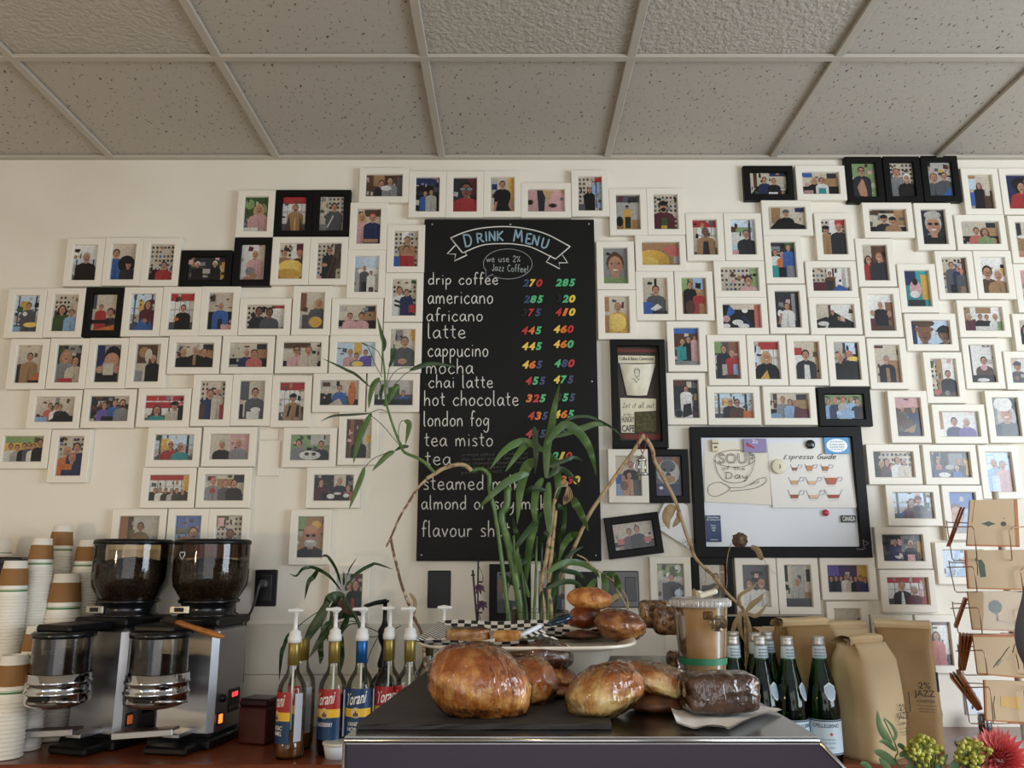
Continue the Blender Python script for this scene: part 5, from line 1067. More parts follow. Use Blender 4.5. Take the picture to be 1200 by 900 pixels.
# ================================================================== green mineral water bottles
green = clear('green_bottle_glass', '#79c07f', .03, 1.0); wl = mat('water_label', '#c9dbe2', .4); wblue = mat('water_label_ink', '#27395c', .5); silver = mat('silver_cap', '#c9c8c4', .35, .7)
PW = [(.0425, .10), (.0425, .135), (.040, .165), (.032, .205), (.0225, .245), (.0165, .275)]
def water(px, d, label, yaw=0.0):
    X = (px-600)/F*(d/1.0737); t = thing('water_bottle', label, 'water bottle', (X, d, CTOP), 0, 'green mineral water bottles')
    b = MB(); b.lathe([(0, .008), (.03, .003), (.039, 0), (.0425, .005), (.0425, .135), (.040, .165), (.032, .205), (.0225, .245), (.0165, .275), (.0150, .292)], 36); b.build('glass', green, t)
    b = MB(); b.lathe([(0, .010), (.036, .006), (.0395, .010), (.0395, .135), (.037, .165), (.030, .20), (0, .20)], 28); b.build('water', clear('green_tinted_water', '#d3ecd2', .05, .3), t)
    b = MB(); b.lathe([(.0158, .258), (.0192, .262), (.0172, .29), (.0150, .294)], 28); nb = b.build('neck_label', wl, t)
    for z in (.268, .276, .284):
        vs, fs = fit_text('MINERALE', .03, .0035, offset=.01); R = .0196-(z-.262)*.07; b = MB(); b.add(on_cyl(vs, R, z, yaw), fs); b.build('lettering', wblue, nb)
    b = MB(); b.lathe([(.0152, .292), (.0168, .294), (.0168, .304), (.0158, .306), (.0165, .309), (.0165, .315), (.0145, .318), (0, .318)], 28); b.build('cap', silver, t)
    R = .0429; n = 20; a1 = 1.5
    def band(z0, z1, k, mm, r, par):
        vs = []
        for i in range(n+1):
            a = yaw-a1+2*a1*i/n; vs += [(r*math.sin(a), -r*math.cos(a), z0), (r*math.sin(a), -r*math.cos(a), z1)]
        o = MB(); o.add(vs, [(2*i, 2*i+2, 2*i+3, 2*i+1) for i in range(n)], 0, True); return o.build(k, mm, par)
    fl = band(.022, .108, 'front_label', wl, R, t); band(.104, .107, 'label_border', wblue, R+.0003, fl); band(.023, .026, 'label_border', wblue, R+.0003, fl)
    vs, fs = fit_text('S.PELLEGRINO', .072, .010, offset=.012); b = MB(); b.add(on_cyl(vs, R+.0004, .094, yaw), fs); b.build('lettering', wblue, fl)
    st = [Vector((math.cos(PI/2+k*PI/5)*(.006 if k % 2 == 0 else .0026), math.sin(PI/2+k*PI/5)*(.006 if k % 2 == 0 else .0026), 0)) for k in range(10)]
    b = MB(); b.add(on_cyl([v+Vector((.012, 0, 0)) for v in st], R+.0004, .073, yaw), [tuple(range(10))]); b.build('star', mat('label_star', '#c8302f', .5), fl)
    for z, s_ in ((.06, 'SPARKLING NATURAL'), (.051, 'MINERAL WATER'), (.040, 'BERGAMO')):
        vs, fs = fit_text(s_, .045, .004, offset=.005); b = MB(); b.add(on_cyl(vs, R+.0004, z, yaw), fs); b.build('lettering', mat('label_pale_ink', '#6f93ad', .5), fl)
    # shield label on the shoulder
    pts = [(-.016, .012), (0, .022), (.016, .012), (.017, -.004), (.010, -.020), (0, -.026), (-.010, -.020), (-.017, -.004)]
    def shoulder(x, z, off): 
        zz = .180+z; r = next(r0+(r1-r0)*(zz-z0)/(z1-z0) for (r0, z0), (r1, z1) in zip(PW, PW[1:]) if z0 <= zz <= z1); r += off+.0010; a = yaw+.5+x/r; return (r*math.sin(a), -r*math.cos(a), zz)
    b = MB(); b.add([shoulder(x, z, .0004) for x, z in pts]+[shoulder(0, 0, .0006)], [(i, (i+1) % 8, 8) for i in range(8)], 0, True); sh = b.build('shield_label', mat('shield_border', '#e6ebec', .4), t)
    b = MB(); b.add([shoulder(x*.82, z*.82, .0012) for x, z in pts]+[shoulder(0, 0, .0014)], [(i, (i+1) % 8, 8) for i in range(8)], 0, True); b.build('shield_centre', mat('shield_blue', '#a9bccb', .4), sh)
    return t
water(969, 2.325, 'green water bottle nearest the kraft bags, full front label showing', -.25)
water(931, 2.32, 'green water bottle in front row, second from the kraft bags', .35)
water(899, 2.33, 'green water bottle in front row right behind the wrapped brownie', 0.2)
water(908, 2.46, 'green water bottle in the back row with highest cap', .5)
water(866, 2.34, 'green water bottle half hidden by the iced coffee cup', .1)
water(893, 2.43, 'green water bottle behind the front row, cap between two others', .4)
water(867, 2.47, 'green water bottle rearmost beside the iced coffee cup', .3)
# ================================================================== kraft coffee bags
kb = [mat('kraft_bag', '#d3b88e', .6, bump=(16, .35, .006), var=(5, '#c5a97e')), mat('kraft_bag_dark', '#9c7a4c', .6, bump=(16, .35, .006), var=(5, '#8e6d42'))]
def coffee_bag(px, pyb, top_y, w, dep, yaw, label, mi=0, txt=None, fold=1, seed=1):
    q = G(px, pyb, CTOP); t = thing('coffee_bag', label, 'coffee bag', (q.x, q.y+dep*.62, CTOP), yaw, 'kraft coffee bags')
    H = P(px, top_y, q.y+dep*.5).z-CTOP; hb = H-.012
    def ring(f):
        k = max(0, (f-.86)/.14); sy = 1-.50*k; sx = 1+.02*k; W, D = w/2*sx*(1-.05*f), dep/2*sy*(1-.04*f); pts = []
        c = .012*(1-k*.6); n = 10
        base = [(-W, -D+c), (-W+c, -D), (W-c, -D), (W, -D+c), (W, D-c), (W-c, D), (-W+c, D), (-W, D-c)]
        for i in range(8):
            a, b_ = base[i], base[(i+1) % 8]; m = n if i % 2 == 1 else 2
            if i % 2 == 1 and i in (3, 7): m = 8
            for j in range(m):
                u = j/m; x = a[0]+(b_[0]-a[0])*u; y = a[1]+(b_[1]-a[1])*u
                if i in (3, 7): x -= math.copysign(.030*k*math.sin(PI*u), x)
                pts.append((x, y))
        return pts
    nz = 26; b = MB(); vs = []; N = len(ring(0))
    for j in range(nz+1):
        f = j/nz; z = hb*f
        for i, (x, y) in enumerate(ring(f)):
            nn = noise.noise(Vector((x*14+seed*3, y*14, z*10)))*.006*min(1, f*4+.2)+.0035*math.exp(-((f-.30)/.012)**2)
            r = math.hypot(x, y) or 1; bul = .012*math.sin(PI*min(1, f/.8))*(1-.6*max(0, (f-.8)/.2))
            vs.append((x+x/r*(nn+bul*.4), y+y/r*(nn+bul), z))
    fs = [(j*N+i, j*N+(i+1) % N, (j+1)*N+(i+1) % N, (j+1)*N+i) for j in range(nz) for i in range(N)]
    fs += [tuple(range(N))[::-1], tuple(nz*N+i for i in range(N))]
    b.add(vs, fs, 0, True); b.build('bag_body', kb[mi], t)
    b = MB(); wd = w*.50
    prof = [(-.0, 0), (.004, .014), (.0, .022), (-.022, .026), (-.052, .018), (-.062, .006), (-.060, .002), (-.050, .010), (-.02, .016), (-.006, .010), (-.010, -.002)]
    vs = []
    for s_ in range(9):
        x = -wd+2*wd*s_/8
        for k, (y, z) in enumerate(prof): vs.append((x*(1-.04*(k in (4, 5, 6))), y*fold+.012*fold+.003*noise.noise(Vector((x*20, y*30, seed))), hb-.004+z+.003*noise.noise(Vector((x*16, seed, z*20)))))
    m_ = len(prof); fs = [(s_*m_+k, s_*m_+k+1, (s_+1)*m_+k+1, (s_+1)*m_+k) for s_ in range(8) for k in range(m_-1)]
    b.add(vs, fs, 0, False); b.build('folded_top', kb[0], t)
    if txt:
        face, cx, cz = txt
        def put(vs, fs, name, dx, dz):
            o = MB(); off = .0175
            if face == 'R': pts = [(w/2+off*.55-.0015*0, cx+dx+v.x, cz+dz+v.y) for v in vs]
            else: pts = [(cx+dx+v.x, -dep/2-off, cz+dz+v.y) for v in vs]
            o.add(pts, fs); o.build(name, mat('bag_print', '#1d1a18', .6), t)
        for s_, ww, hh, dx, dz in (('2%', .030, .017, .002, .028), ('JAZZ', .052, .022, 0, .004), ('COFFEE', .046, .007, .002, -.014), ('fresh roasted daily', .050, .004, .004, -.026), ('whole bean blend', .046, .004, .004, -.034), ('victoria bc', .042, .004, .004, -.041)):
            v2, f2 = fit_text(s_, ww, hh); put(v2, f2, 'lettering', dx, dz)
        put([Vector((-.003, -.022, 0)), Vector((.003, -.022, 0)), Vector((.003, .03, 0)), Vector((-.003, .03, 0))], [(0, 1, 2, 3)], 'label_bar', .036, .035)
        o = MB()
    return t
coffee_bag(962, 880, 728, .165, .12, .35, 'tan kraft coffee bag right behind the green bottles', 1, ('F', .055, .12), -1, 3)
coffee_bag(911, 868, 738, .10, .09, .3, 'small kraft coffee bag far back behind the green bottles', 1, None, 1, 4)
coffee_bag(1010, 862, 731, .13, .10, .2, 'kraft coffee bag hidden at rear between the larger bags', 0, None, -1, 5)
coffee_bag(1085, 882, 731, .15, .115, -.35, 'darker kraft coffee bag closest to the card rack', 1, ('F', .035, .15), -1, 6)
coffee_bag(1037, 894, 748, .150, .125, .58, 'large front kraft coffee bag with dark printed side', 0, ('F', .035, .105), -1, 7)
# ================================================================== card rack
wire = mat('copper_wire', '#b08a78', .35, .8)
DR = 2.46
rk = thing('card_rack', 'wire greeting card rack holding brown cards beside the photo wall', 'card rack', (P(1172, 860, DR).x, DR+.05, CTOP))
rl = rk.location
def RP(px, py, dd=0.0): return P(px, py, DR+dd)-rl
b = MB(); b.lathe([(0, .012), (.10, .012), (.125, .008), (.128, .002), (.125, 0), (0, 0)], 40, (.02, -.03, 0)); b.build('base', mat('grey_base', '#b9bcc2', .4), rk)
pt = RP(1166, 576, .05); b = MB(); b.tube([(pt.x, pt.y, .01), (pt.x, pt.y, pt.z)], .010, 12); b.build('pole', mat('beige_pole', '#cbbfae', .4), rk)
TIERS = [(618, 655, 1107, 1133, 1193), (665, 692, 1110, 1133, 1206), (713, 741, 1114, 1139, 1206), (763, 789, 1120, 1145, 1208), (806, 846, 1127, 1152, 1210)]
for i, (y0, y1, xl, x0, x1) in enumerate(TIERS):
    b = MB(); r = .0016
    b.tube([RP(xl, y0, .06), RP(x0+6, y0-1, -.028), RP(x0+9, y0+3, -.03), RP(x0+12, y1, -.03), RP(x0+12, y1+2, .0)], r, 6)
    b.tube([RP(x1+14, y0-1, -.02), RP(x1-6, y0, -.03), RP(x1-10, y0+4, -.03), RP(x1-7, y1, -.03), RP(x1-7, y1+2, 0)], r, 6)
    b.tube([RP(xl+2, y0-8, .07), RP(xl+3, y0, .05), RP(xl+9, y1, .04), RP(xl+11, y1+2, .03), RP(x0+12, y1+2, -.002), RP(x1+14, y1+2, -.002)], r, 6)
    b.tube([RP(x0+2, y1+1.5, .0), RP(x0+2, y1+1.5, .055)], r, 6); b.tube([RP(x1-7, y1+2, .0), RP((x0+x1)/2, y1+1, .045)], r, 6); b.tube([RP(1166, y0-4, .046), RP(xl+2, y0-6, .066)], r, 6)
    b.build('wire_pocket', wire, rk)
brown = mat('brown_card', '#b99d79', .7, bump=(200, .05)); edge = mat('orange_card_edge', '#a85f1c', .6); dkg = mat('green_print', '#33402a', .6); dki = mat('card_ink', '#2c2620', .6); gold = mat('gold_print', '#b98a22', .4)
glossy_sleeve = clear('cellophane', '#f5f3ee', .04, .45)
CW = 'greeting cards in the wire rack'
def card(pix, label, draw, wrap=False):
    f = [RP(x, y, -.012+.006*k) for (x, y), k in zip(pix, (1, 1, 0, 0))]; c0 = sum(f, Vector())/4
    t = thing('greeting_card', label, 'greeting card', c0+rl, 0, CW); b = MB(); th = Vector((0, .006, 0))
    g = [v-c0 for v in f]; b.add(g+[v+th for v in g], [(0, 1, 2, 3), (7, 6, 5, 4)]+[(i, (i+1) % 4, 4+(i+1) % 4, 4+i) for i in range(4)], [0, 1, 1, 1, 1, 1]); b.build('card', [brown, edge], t)
    def at(u, v): return (g[0]*(1-u)+g[1]*u)*(1-v)+(g[3]*(1-u)+g[2]*u)*v+Vector((0, -.0007, 0))
    def poly(pts, m, name='printed_shape'):
        o = MB(); o.add([at(*p_) for p_ in pts], [tuple(range(len(pts)))]); o.build(name, m, t)
    def ln(pts, m=dki, r=.0008, name='printed_line', n=0):
        o = MB(); q = [at(*p_) for p_ in pts]; o.tube(smooth(q, n) if n else q, r, 4); o.build(name, m, t)
    # edging strips of the folded orange backing
    poly([(0, .965), (1, .965), (1, 1), (0, 1)], edge, 'edge_strip'); draw(poly, ln)
    if wrap:
        o = MB(); o.add([v+Vector((0, -.0022, 0)) for v in g], [(0, 1, 2, 3)]); o.build('clear_sleeve', glossy_sleeve, t)
    return t
def ring_pts(cx, cy, rx, ry, n=16): return [(cx+rx*math.cos(2*PI*k/n), cy+ry*math.sin(2*PI*k/n)) for k in range(n)]
card([(1137, 586), (1192, 585), (1195, 641), (1133, 640)], 'brown card with small wing and apple prints, topmost in rack', lambda poly, ln: (poly([(.25, .52), (.36, .48), (.40, .46), (.44, .48), (.55, .52), (.44, .55), (.40, .58), (.36, .55)], dkg), poly(ring_pts(.70, .52, .055, .05), dki), poly([(.70, .42), (.72, .41), (.73, .38), (.71, .40)], dkg), poly([(.93, 0), (1, 0), (1, 1), (.93, 1)], edge, 'edge_strip'), ln([(.10, 0), (.07, .5)], mat('label_yellow', ''), .0006)))
card([(1131, 645), (1214, 644), (1216, 692), (1134.5, 690)], 'brown card with a dark green film print, second tier', lambda poly, ln: (poly([(.17, .25), (.22, .24), (.26, .36), (.27, .68), (.19, .70)], dkg), ln([(.14, .2), (.16, .4), (.15, .65)], dki, .0007), poly([(0, 0), (.025, 0), (.02, 1), (0, 1)], edge, 'edge_strip')))
card([(1134, 693), (1216, 692), (1218, 741), (1140, 738)], 'clear sleeved brown card with a green tree print', lambda poly, ln: (poly(ring_pts(.37, .40, .10, .17, 20), dkg), poly(ring_pts(.37, .40, .035, .06), brown, 'printed_gap'), poly([(.37, .55), (.39, .55), (.40, .72), (.42, .75), (.35, .75), (.38, .70)], dki), ln([(.42, .74), (.6, .80), (.78, .79)], dki, .0006, n=6)), True)
card([(1140, 744), (1218, 744), (1220, 797), (1146, 790)], 'brown card with a thin pen sketch below the tree card', lambda poly, ln: (poly([(0, 0), (1, 0), (1, .05), (0, .05)], edge, 'edge_strip'), ln([(.26, .80), (.32, .68), (.40, .55), (.50, .34), (.54, .28)], dki, .0008), poly([(.29, .72), (.36, .58), (.41, .60), (.33, .76)], mat('grey_print', '#7d7566', .6)), ln([(.62, .22), (.58, .42)], dki), ln([(.63, .45), (.65, .62), (.66, .8)], dki, .0007)))
card([(1153, 797), (1220, 799), (1222, 849), (1155, 845)], 'brown card with a golden block print, lowest in the rack', lambda poly, ln: (poly([(.28, .38), (.62, .38), (.62, .68), (.28, .62)], gold), ln([(.18, .38), (.15, .6), (.17, .95)], mat('grey_print', ''), .001), poly([(0, 0), (.03, 0), (.03, 1), (0, 1)], edge, 'edge_strip')))
side_m = mat('card_side', '#9a5a22', .6)
def side_card(p0, p1, label, w=2.4, dd=.05):
    a, b_ = P(*p0, DR+dd), P(*p1, DR+dd); c0 = (a+b_)/2; t = thing('greeting_card', label, 'greeting card', c0, 0, CW)
    dx = Vector((w/F*2.35, 0, 0)); b = MB(); g = [a-c0-dx/2, a-c0+dx/2, b_-c0+dx/2, b_-c0-dx/2]; bk = [v+Vector((.061, .12, 0)) for v in g]
    b.add(g+bk, [(0, 1, 2, 3), (7, 6, 5, 4), (0, 4, 5, 1), (2, 6, 7, 3), (1, 5, 6, 2), (3, 7, 4, 0)]); b.build('card', side_m, t); return t
side_card((1126.5, 594), (1110.5, 640), 'edge-on card leaning in the top side pocket, outer one'); side_card((1130, 594.5), (1113, 640), 'edge-on card leaning in the top side pocket, inner one')
side_card((1132.5, 702), (1120.5, 736), 'single reddish edge-on card in the middle side pocket', 4)
for k in range(4): side_card((1126.3+k*4.4, 745+k*.4), (1125.2+k*1.7, 786), ('outermost', 'second outermost', 'second innermost', 'innermost')[k]+' of four upright edge-on cards fanned in side pocket', 2.6)
for k in range(4): side_card(((1114.5, 1118.3, 1122.5, 1125)[k], (795, 793.5, 791, 790)[k]), (1146+k*1.6, 833-k*.5), ('lowest', 'second lowest', 'second highest', 'highest')[k]+' of four slanting edge-on cards at rack bottom', 2.4)
q = G(1151, 855, CTOP); t = thing('ribbed_jar', 'small shiny ribbed glass jar at the foot of the card rack', 'jar', (q.x, q.y-.02, CTOP))
b = MB(); vs = []; n = 48
for z in (0, .004, .036, .044, .046):
    for k in range(n):
        a = 2*PI*k/n; r = (.018 if z else .015)*(1+.07*math.cos(12*a))*(1.0 if z < .04 else .9); vs.append((r*math.cos(a), r*math.sin(a), z))
b.add(vs, [(j*n+k, j*n+(k+1) % n, (j+1)*n+(k+1) % n, (j+1)*n+k) for j in range(4) for k in range(n)]+[tuple(range(n))], 0, True); b.build('jar_body', mat('mercury_glass', '#8f9096', .12, .9), t)
b = MB(); b.lathe([(.0165, .046), (.019, .047), (.019, .052), (.012, .055), (0, .055)], 24); b.build('jar_lid', chrome, t)
# grey jacket sleeve entering at the edge
t = thing('jacket', 'dark grey jacket sleeve cut off at the picture edge beside card rack', 'jacket', (0, 0, 0))
jk = mat('grey_jacket_cloth', '#75767f', .85, bump=(60, .3, .004))
b = MB(); d_ = 1.9
pts = smooth([P(1248, 540, d_), P(1238, 640, d_), P(1230, 700, d_), P(1224, 742, d_), P(1232, 775, d_), P(1265, 800, d_), P(1320, 815, d_)], 26)
b.tube(pts, [(.052+.006*math.exp(-((i-len(pts)*.52)/3.0)**2)-.010*max(0, i/len(pts)-.6)) for i in range(len(pts))], 20); b.build('sleeve', jk, t)
b = MB(); c0 = P(1330, 640, d_+.06); b.ell((c0.x, c0.y, c0.z-.05), (.17, .13, .34), 20, 14); b.build('jacket_body', jk, t)
# ================================================================== plants along the wall
leaf_g = mat('bamboo_leaf', '#56703a', .42, var=(20, '#445f30', .4, .65)); leaf_d = mat('dark_leaf', '#2c4420', .42, var=(20, '#22371a', .4, .65)); cane = mat('bamboo_cane', '#46652f', .4, var=(25, '#5f7a3c', .4, .65))
bark = mat('pale_dry_bark', '#b39a74', .8, var=(40, '#7c5f42', .5, .65), bump=(120, .5)); dead = mat('dead_leaf', '#a8916a', .7, var=(30, '#8a7450')); deadbark = mat('dark_dry_bark', '#6b4b3a', .8, var=(60, '#c3a88a', .5, .6))
DV = 2.52
vpos = Vector((P(630, 730, DV).x, DV, CTOP)); vz = P(630, 716, DV).z-CTOP
bam = thing('lucky_bamboo', 'lucky bamboo with long green leaves in front of the menu board', 'plant', vpos)
bl_ = bam.location
def BQ(px, py, dd=0.0): return P(px, py, DV+dd)-bl_
def stem(name, pix, rad, m, par, seg=8, n=24, Q=BQ):
    pts = [Q(*p_) for p_ in pix]; sp_ = smooth(pts, n) if len(pts) > 2 else smooth(pts, 6)
    rr = [rad*(1.12 if k % 5 == 0 else 1.0) if not isinstance(rad, tuple) else rad[0]+(rad[1]-rad[0])*k/(len(sp_)-1) for k in range(len(sp_))]
    b = MB(); b.tube(sp_, rr, seg); return b.build(name, m, par)
def leafo(pix, wpx, m, par, name='leaf', Q=BQ, d=2.5, fold=.25):
    b = MB(); b.leaf([Q(*p_) for p_ in pix], wpx/F*d*1.02, 0, fold, n=14); return b.build(name, m, par, recalc=False)
stem('cane', [(595, 571), (594, 592), (588, 602), (589, 614), (595, 634), (600, 657), (608, 700), (612, 735), (615, 800), (617, 850)], .0115, cane, bam)
# the curled cane that arches over to the left and climbs again
stem('curled_cane', [(604, 820), (600, 760), (586, 640), (580, 600), (574, 575), (573, 557), (564, 549.5), (553, 552)], .0066, cane, bam, n=34)
stem('woody_section', [(553, 552), (546, 546), (536, 544.5), (520, 549), (510, 555), (500, 561)], (.0070, .0060), bark, bam)
stem('side_shoot', [(510, 555), (500, 544), (490, 537), (474, 530), (470, 522), (465, 511), (457, 488), (452, 468), (451, 440), (449, 420), (448, 400), (445, 385), (443, 374)], (.0055, .0018), cane, bam, n=40)
stem('dry_tail', [(505, 558), (493, 568), (485, 579), (475, 595), (467, 609), (458, 630), (452.5, 641)], (.0045, .0030), deadbark, bam, n=20)
stem('dry_tail', [(458, 631), (461, 647), (465, 663), (470, 683), (477, 703), (486, 725), (495, 746), (500, 800), (503, 850)], (.0040, .0050), deadbark, bam, n=26)
leafo([(480, 695), (486, 705), (484, 722), (478, 745)], 6, dead, bam, 'dry_leaf')
for pix, w in (([(433,453),(417,439),(407,434),(393,427),(377.5,420)],4.5), ([(445,443),(438,450),(434,462),(432,479)],10), ([(435,484),(425,503),(418,523),(414,543)],11), ([(434,484.5),(410,486),(390,487.5),(375,494)],4),
               ([(474,493),(479,496),(478,506),(475,521)],9), ([(479,523),(470,524),(462,529)],6), ([(462,529),(454,533),(445,542),(436,552)],9), ([(427,548),(422,562),(415,580),(409,597)],9),
               ([(480,434),(494,428.5),(508,426),(536,430)],8), ([(449,412),(450,402),(447,392),(442,371)],8), ([(456,430),(460,420),(464,410)],6), ([(450,476),(458,462),(463,455),(469,452)],11), ([(449,450),(446,462),(447,470)],6)):
    leafo(pix, w, leaf_d if w < 9 else leaf_g, bam)
for pix in ([(448,442),(440,428),(432,408),(424,402)], [(447,455),(444,446),(433,453)], [(453,482),(444,480),(434,484)], [(434,486),(448,498),(460,512),(469,523)], [(468,517),(467,505),(470,494),(474,493)], [(462,529),(450,532),(437,538),(427,548)],
            [(456,470),(460,455),(473,440),(482,434)], [(452,455),(456,432),(459,420)], [(448,422),(441,410),(425,402)], [(453,455),(458,442),(468,432),(482,431)]): stem('leaf_stalk', pix, .0012, leaf_d, bam, 5, 12)
# stems and leaves rising from the vase
rnd = random.Random(3)
for k in range(6):
    x0 = 610+k*8; x1 = 605+k*10+rnd.uniform(-6, 6)
    stem('cane', [(x0+rnd.uniform(-3, 3), 850, rnd.uniform(-.04, .05)), (x0, 730, rnd.uniform(-.04, .05)), ((x0+x1)/2, 690, 0), (x1, 620+rnd.uniform(-30, 30), rnd.uniform(-.03, .03))], (.0052, .0034), leaf_d if k % 2 else cane, bam, 8, 14)
for pix in ([(638,720),(634,690),(640,656),(648,600),(650,585)], [(646,720),(643,690),(647,640),(651,598)]): stem('woody_section', [(pix[0][0], 830)]+pix, .0062, bark, bam)
for pix, w in (([(640,560),(641,524),(646,500),(650,475),(656,449)],13), ([(640,520),(660,498),(676,505),(688,520),(694,536),(699,558)],14), ([(650,512),(682,502),(698,497),(718,499)],10), ([(655,500),(668,490),(685,488),(700,492),(722,505),(733,522)],5),
               ([(640,530),(618,518),(603,520),(588,531),(574,550)],12), ([(632,522),(618,520),(606,533),(592,553)],11), ([(628,540),(617,547),(610,570),(606,614)],17), ([(620,556),(610,557),(592,566),(574,582),(560,597)],12),
               ([(626,500),(627,515),(628,535),(627,555)],9), ([(642,530),(650,545),(654,568),(650,592)],13), ([(643,565),(641,590),(643,612),(643,630)],13), ([(646,590),(655,594),(664,599)],9),
               ([(668,580),(675,592),(682,605),(690,623)],13), ([(678,625),(668,629),(660,640),(654,660)],11), ([(640,672),(660,660),(680,660),(696,668),(703,678)],10), ([(705,672),(709,683),(708,700),(708,712)],11),
               ([(710,672),(718,676),(724,685),(728,694)],14), ([(699,678),(692,688),(689,700),(686,710)],11), ([(635,600),(622,618),(606,640),(600,664)],9), ([(612,640),(604,622),(601,606)],8), ([(650,640),(660,620),(662,600),(664,590)],7),
               ([(630,650),(618,655),(604,668),(596,690)],8), ([(645,660),(660,668),(680,674),(690,690)],8), ([(610,690),(597,680),(585,672)],9), ([(640,690),(652,672),(668,650),(684,640)],8), ([(640,690),(660,682),(676,684),(690,700)],8),
               ([(636,560),(628,575),(626,600),(630,625)],12), ([(640,560),(655,550),(668,556),(680,570)],9), ([(630,610),(622,630),(618,660),(616,690)],12), ([(644,640),(650,660),(650,690),(644,706)],11), ([(620,700),(612,680),(606,655),(607,640)],10),
               ([(640,548),(660,540),(672,536),(684,540)],7), ([(640,575),(625,572),(612,580),(604,592)],8), ([(633,640),(640,625),(650,618),(660,616)],8)):
    leafo([(x, y, .03*math.sin(x*.37)) for x, y in pix], w, leaf_g if w > 9 else leaf_d, bam)
leafo([(729,697),(722,699),(716,704),(711,711)], 8, dead, bam, 'dry_leaf')
for pix in ([(718,676),(722,690),(728,700),(735,712),(738,730)], [(690,660),(700,668),(712,676),(728,690),(736,706),(734,722)], [(695,664),(686,655),(676,650)]): stem('dry_twig', pix, .0022, bark, bam, 6, 12)
# roots curled at the tip of the woody cane
for k in range(6): stem('root_curl', [(648, 590), (652+k, 575-k*2), (660+k, 570-k), (668-k, 572+k), (670-k*2, 584), (660, 592-k)], .0012, bark, bam, 5, 14)
vz_ = vz
vase = thing('glass_vase', 'clear glass cylinder vase holding the bamboo canes', 'vase', vpos)
b = MB(); b.lathe([(0, .004), (.088, .004), (.092, 0), (.094, .004), (.094, vz_), (.0915, vz_+.002), (.0895, vz_)], 44); b.build('glass', glass_w, vase)
b = MB(); b.lathe([(.0, .008), (.089, .008), (.0895, vz_*.62), (0, vz_*.62)], 36); b.build('water', clear('vase_water', '#8fa39a', .05, .5), vase)
# ------------------------------------------------------------------ dry branch with a hanging charm
br = thing('dry_branch', 'bare forked branch with curled dead leaves before the right wall', 'branch', (P(640, 720, 2.56).x, 2.56, CTOP))
bq = br.location
def RQ(px, py, dd=0.0): return P(px, py, 2.58+dd)-bq
stem('twig', [(640, 850), (641, 720), (654, 686), (666, 657), (678, 630), (690, 604), (705, 581), (722, 557), (740, 532), (755, 508.5)], (.0065, .0060), bark, br, 8, 40, RQ)
stem('twig', [(751, 512), (758, 515.5), (765, 528), (767, 540), (778, 561), (790, 584), (797, 603), (803, 622), (808, 636), (814, 652), (823, 663), (837, 676), (850, 693), (865, 708), (872, 718), (874, 760), (876, 850)], (.0070, .0042), bark, br, 8, 60, RQ)
for pix, w in (([(791,593),(785,598),(781,608),(784,620)],17), ([(794,600),(796,606),(792,613),(788,618)],9), ([(842,686),(836,693),(830,700),(824,706)],7), ([(813,690),(814,698),(817,706),(813,712)],8), ([(868,716),(866,728),(868,740),(872,752)],8), ([(874,717),(882,708),(890,702),(896,694)],8),
               ([(873,718),(877,735),(878,745),(875,758)],9), ([(872,717),(885,722),(893,716),(900,706)],6), ([(870,716),(862,730),(858,742),(851,748)],7), ([(872,720),(866,700),(880,690),(888,682)],5), ([(880,640),(888,645),(892,654),(895,652)],9), ([(872,760),(880,765),(884,772),(888,768)],6)):
    leafo(pix, w, dead, br, 'dry_leaf', RQ, 2.55, .5)
stem('tendril', [(857, 637), (853, 650), (851.5, 665), (852, 680), (851, 691)], .0013, bark, br, 5, 12, RQ)
stem('tendril', [(893, 652), (899, 662), (905, 670), (909, 673)], .0006, bark, br, 5, 10, RQ)
stem('tendril', [(826, 668), (827, 680), (823, 690), (815, 695)], .0008, bark, br, 5, 10, RQ); stem('tendril', [(845, 690), (844, 700), (846, 708)], .0007, bark, br, 5, 10, RQ)
b = MB(); q = RQ(867, 633); b.ell(q, (.024, .020, .022), 24, 16, fn=lambda v: 1+.35*noise.noise(v*4)+.15*noise.noise(v*11)); b.build('dried_flower_head', mat('dried_flower', '#5f4a3a', .9, bump=(150, 1, .004), var=(50, '#83735f')), br)
b = MB(); b.lathe([(.003, 0), (.005, .0008), (.003, .0016), (.003, 0)], 14, M=Matrix.Translation(q+Vector((-.002, -.022, .004))) @ Matrix.Rotation(PI/2, 4, 'X')); b.build('pale_ring', bark, br)
lt = thing('lantern_ornament', 'tiny silver lantern ornament hanging by red ribbon from the branch', 'ornament', P(753, 557, 2.56)); lq = lt.location
LQ = lambda px, py, dd=0: P(px, py, 2.56+dd)-lq
b = MB(); b.tube(smooth([LQ(749, 512), LQ(748, 520), LQ(751, 527), LQ(753, 532)], 10), .0014, 6); b.tube(smooth([LQ(757, 510), LQ(757, 520), LQ(755, 527), LQ(753, 532)], 10), .0014, 6); b.tube(smooth([LQ(747, 515), LQ(750, 508), LQ(755, 508), LQ(758, 513)], 10), .0020, 6); b.build('ribbon', mat('red_ribbon', '#8e1c20', .6), lt)
hl = (LQ(753, 533)-LQ(753, 557)).z
b = MB(); b.lathe([(0, 0), (.019, 0), (.019, .005), (.015, .008)], 20, (0, 0, 0)); b.lathe([(.015, hl*.72), (.016, hl*.75), (.008, hl*.9), (.004, hl*.92), (.004, hl), (0, hl)], 20)
for k in range(4): b.tube([(.0145*math.cos(k*PI/2+.5), .0145*math.sin(k*PI/2+.5), .006), (.0145*math.cos(k*PI/2+.5), .0145*math.sin(k*PI/2+.5), hl*.74)], .0014, 6)
b.tube(smooth([(-.017, 0, hl*.15), (-.026, 0, hl*.45), (-.016, 0, hl*.75)], 8), .0016, 6); b.build('metal_frame', chrome, lt)
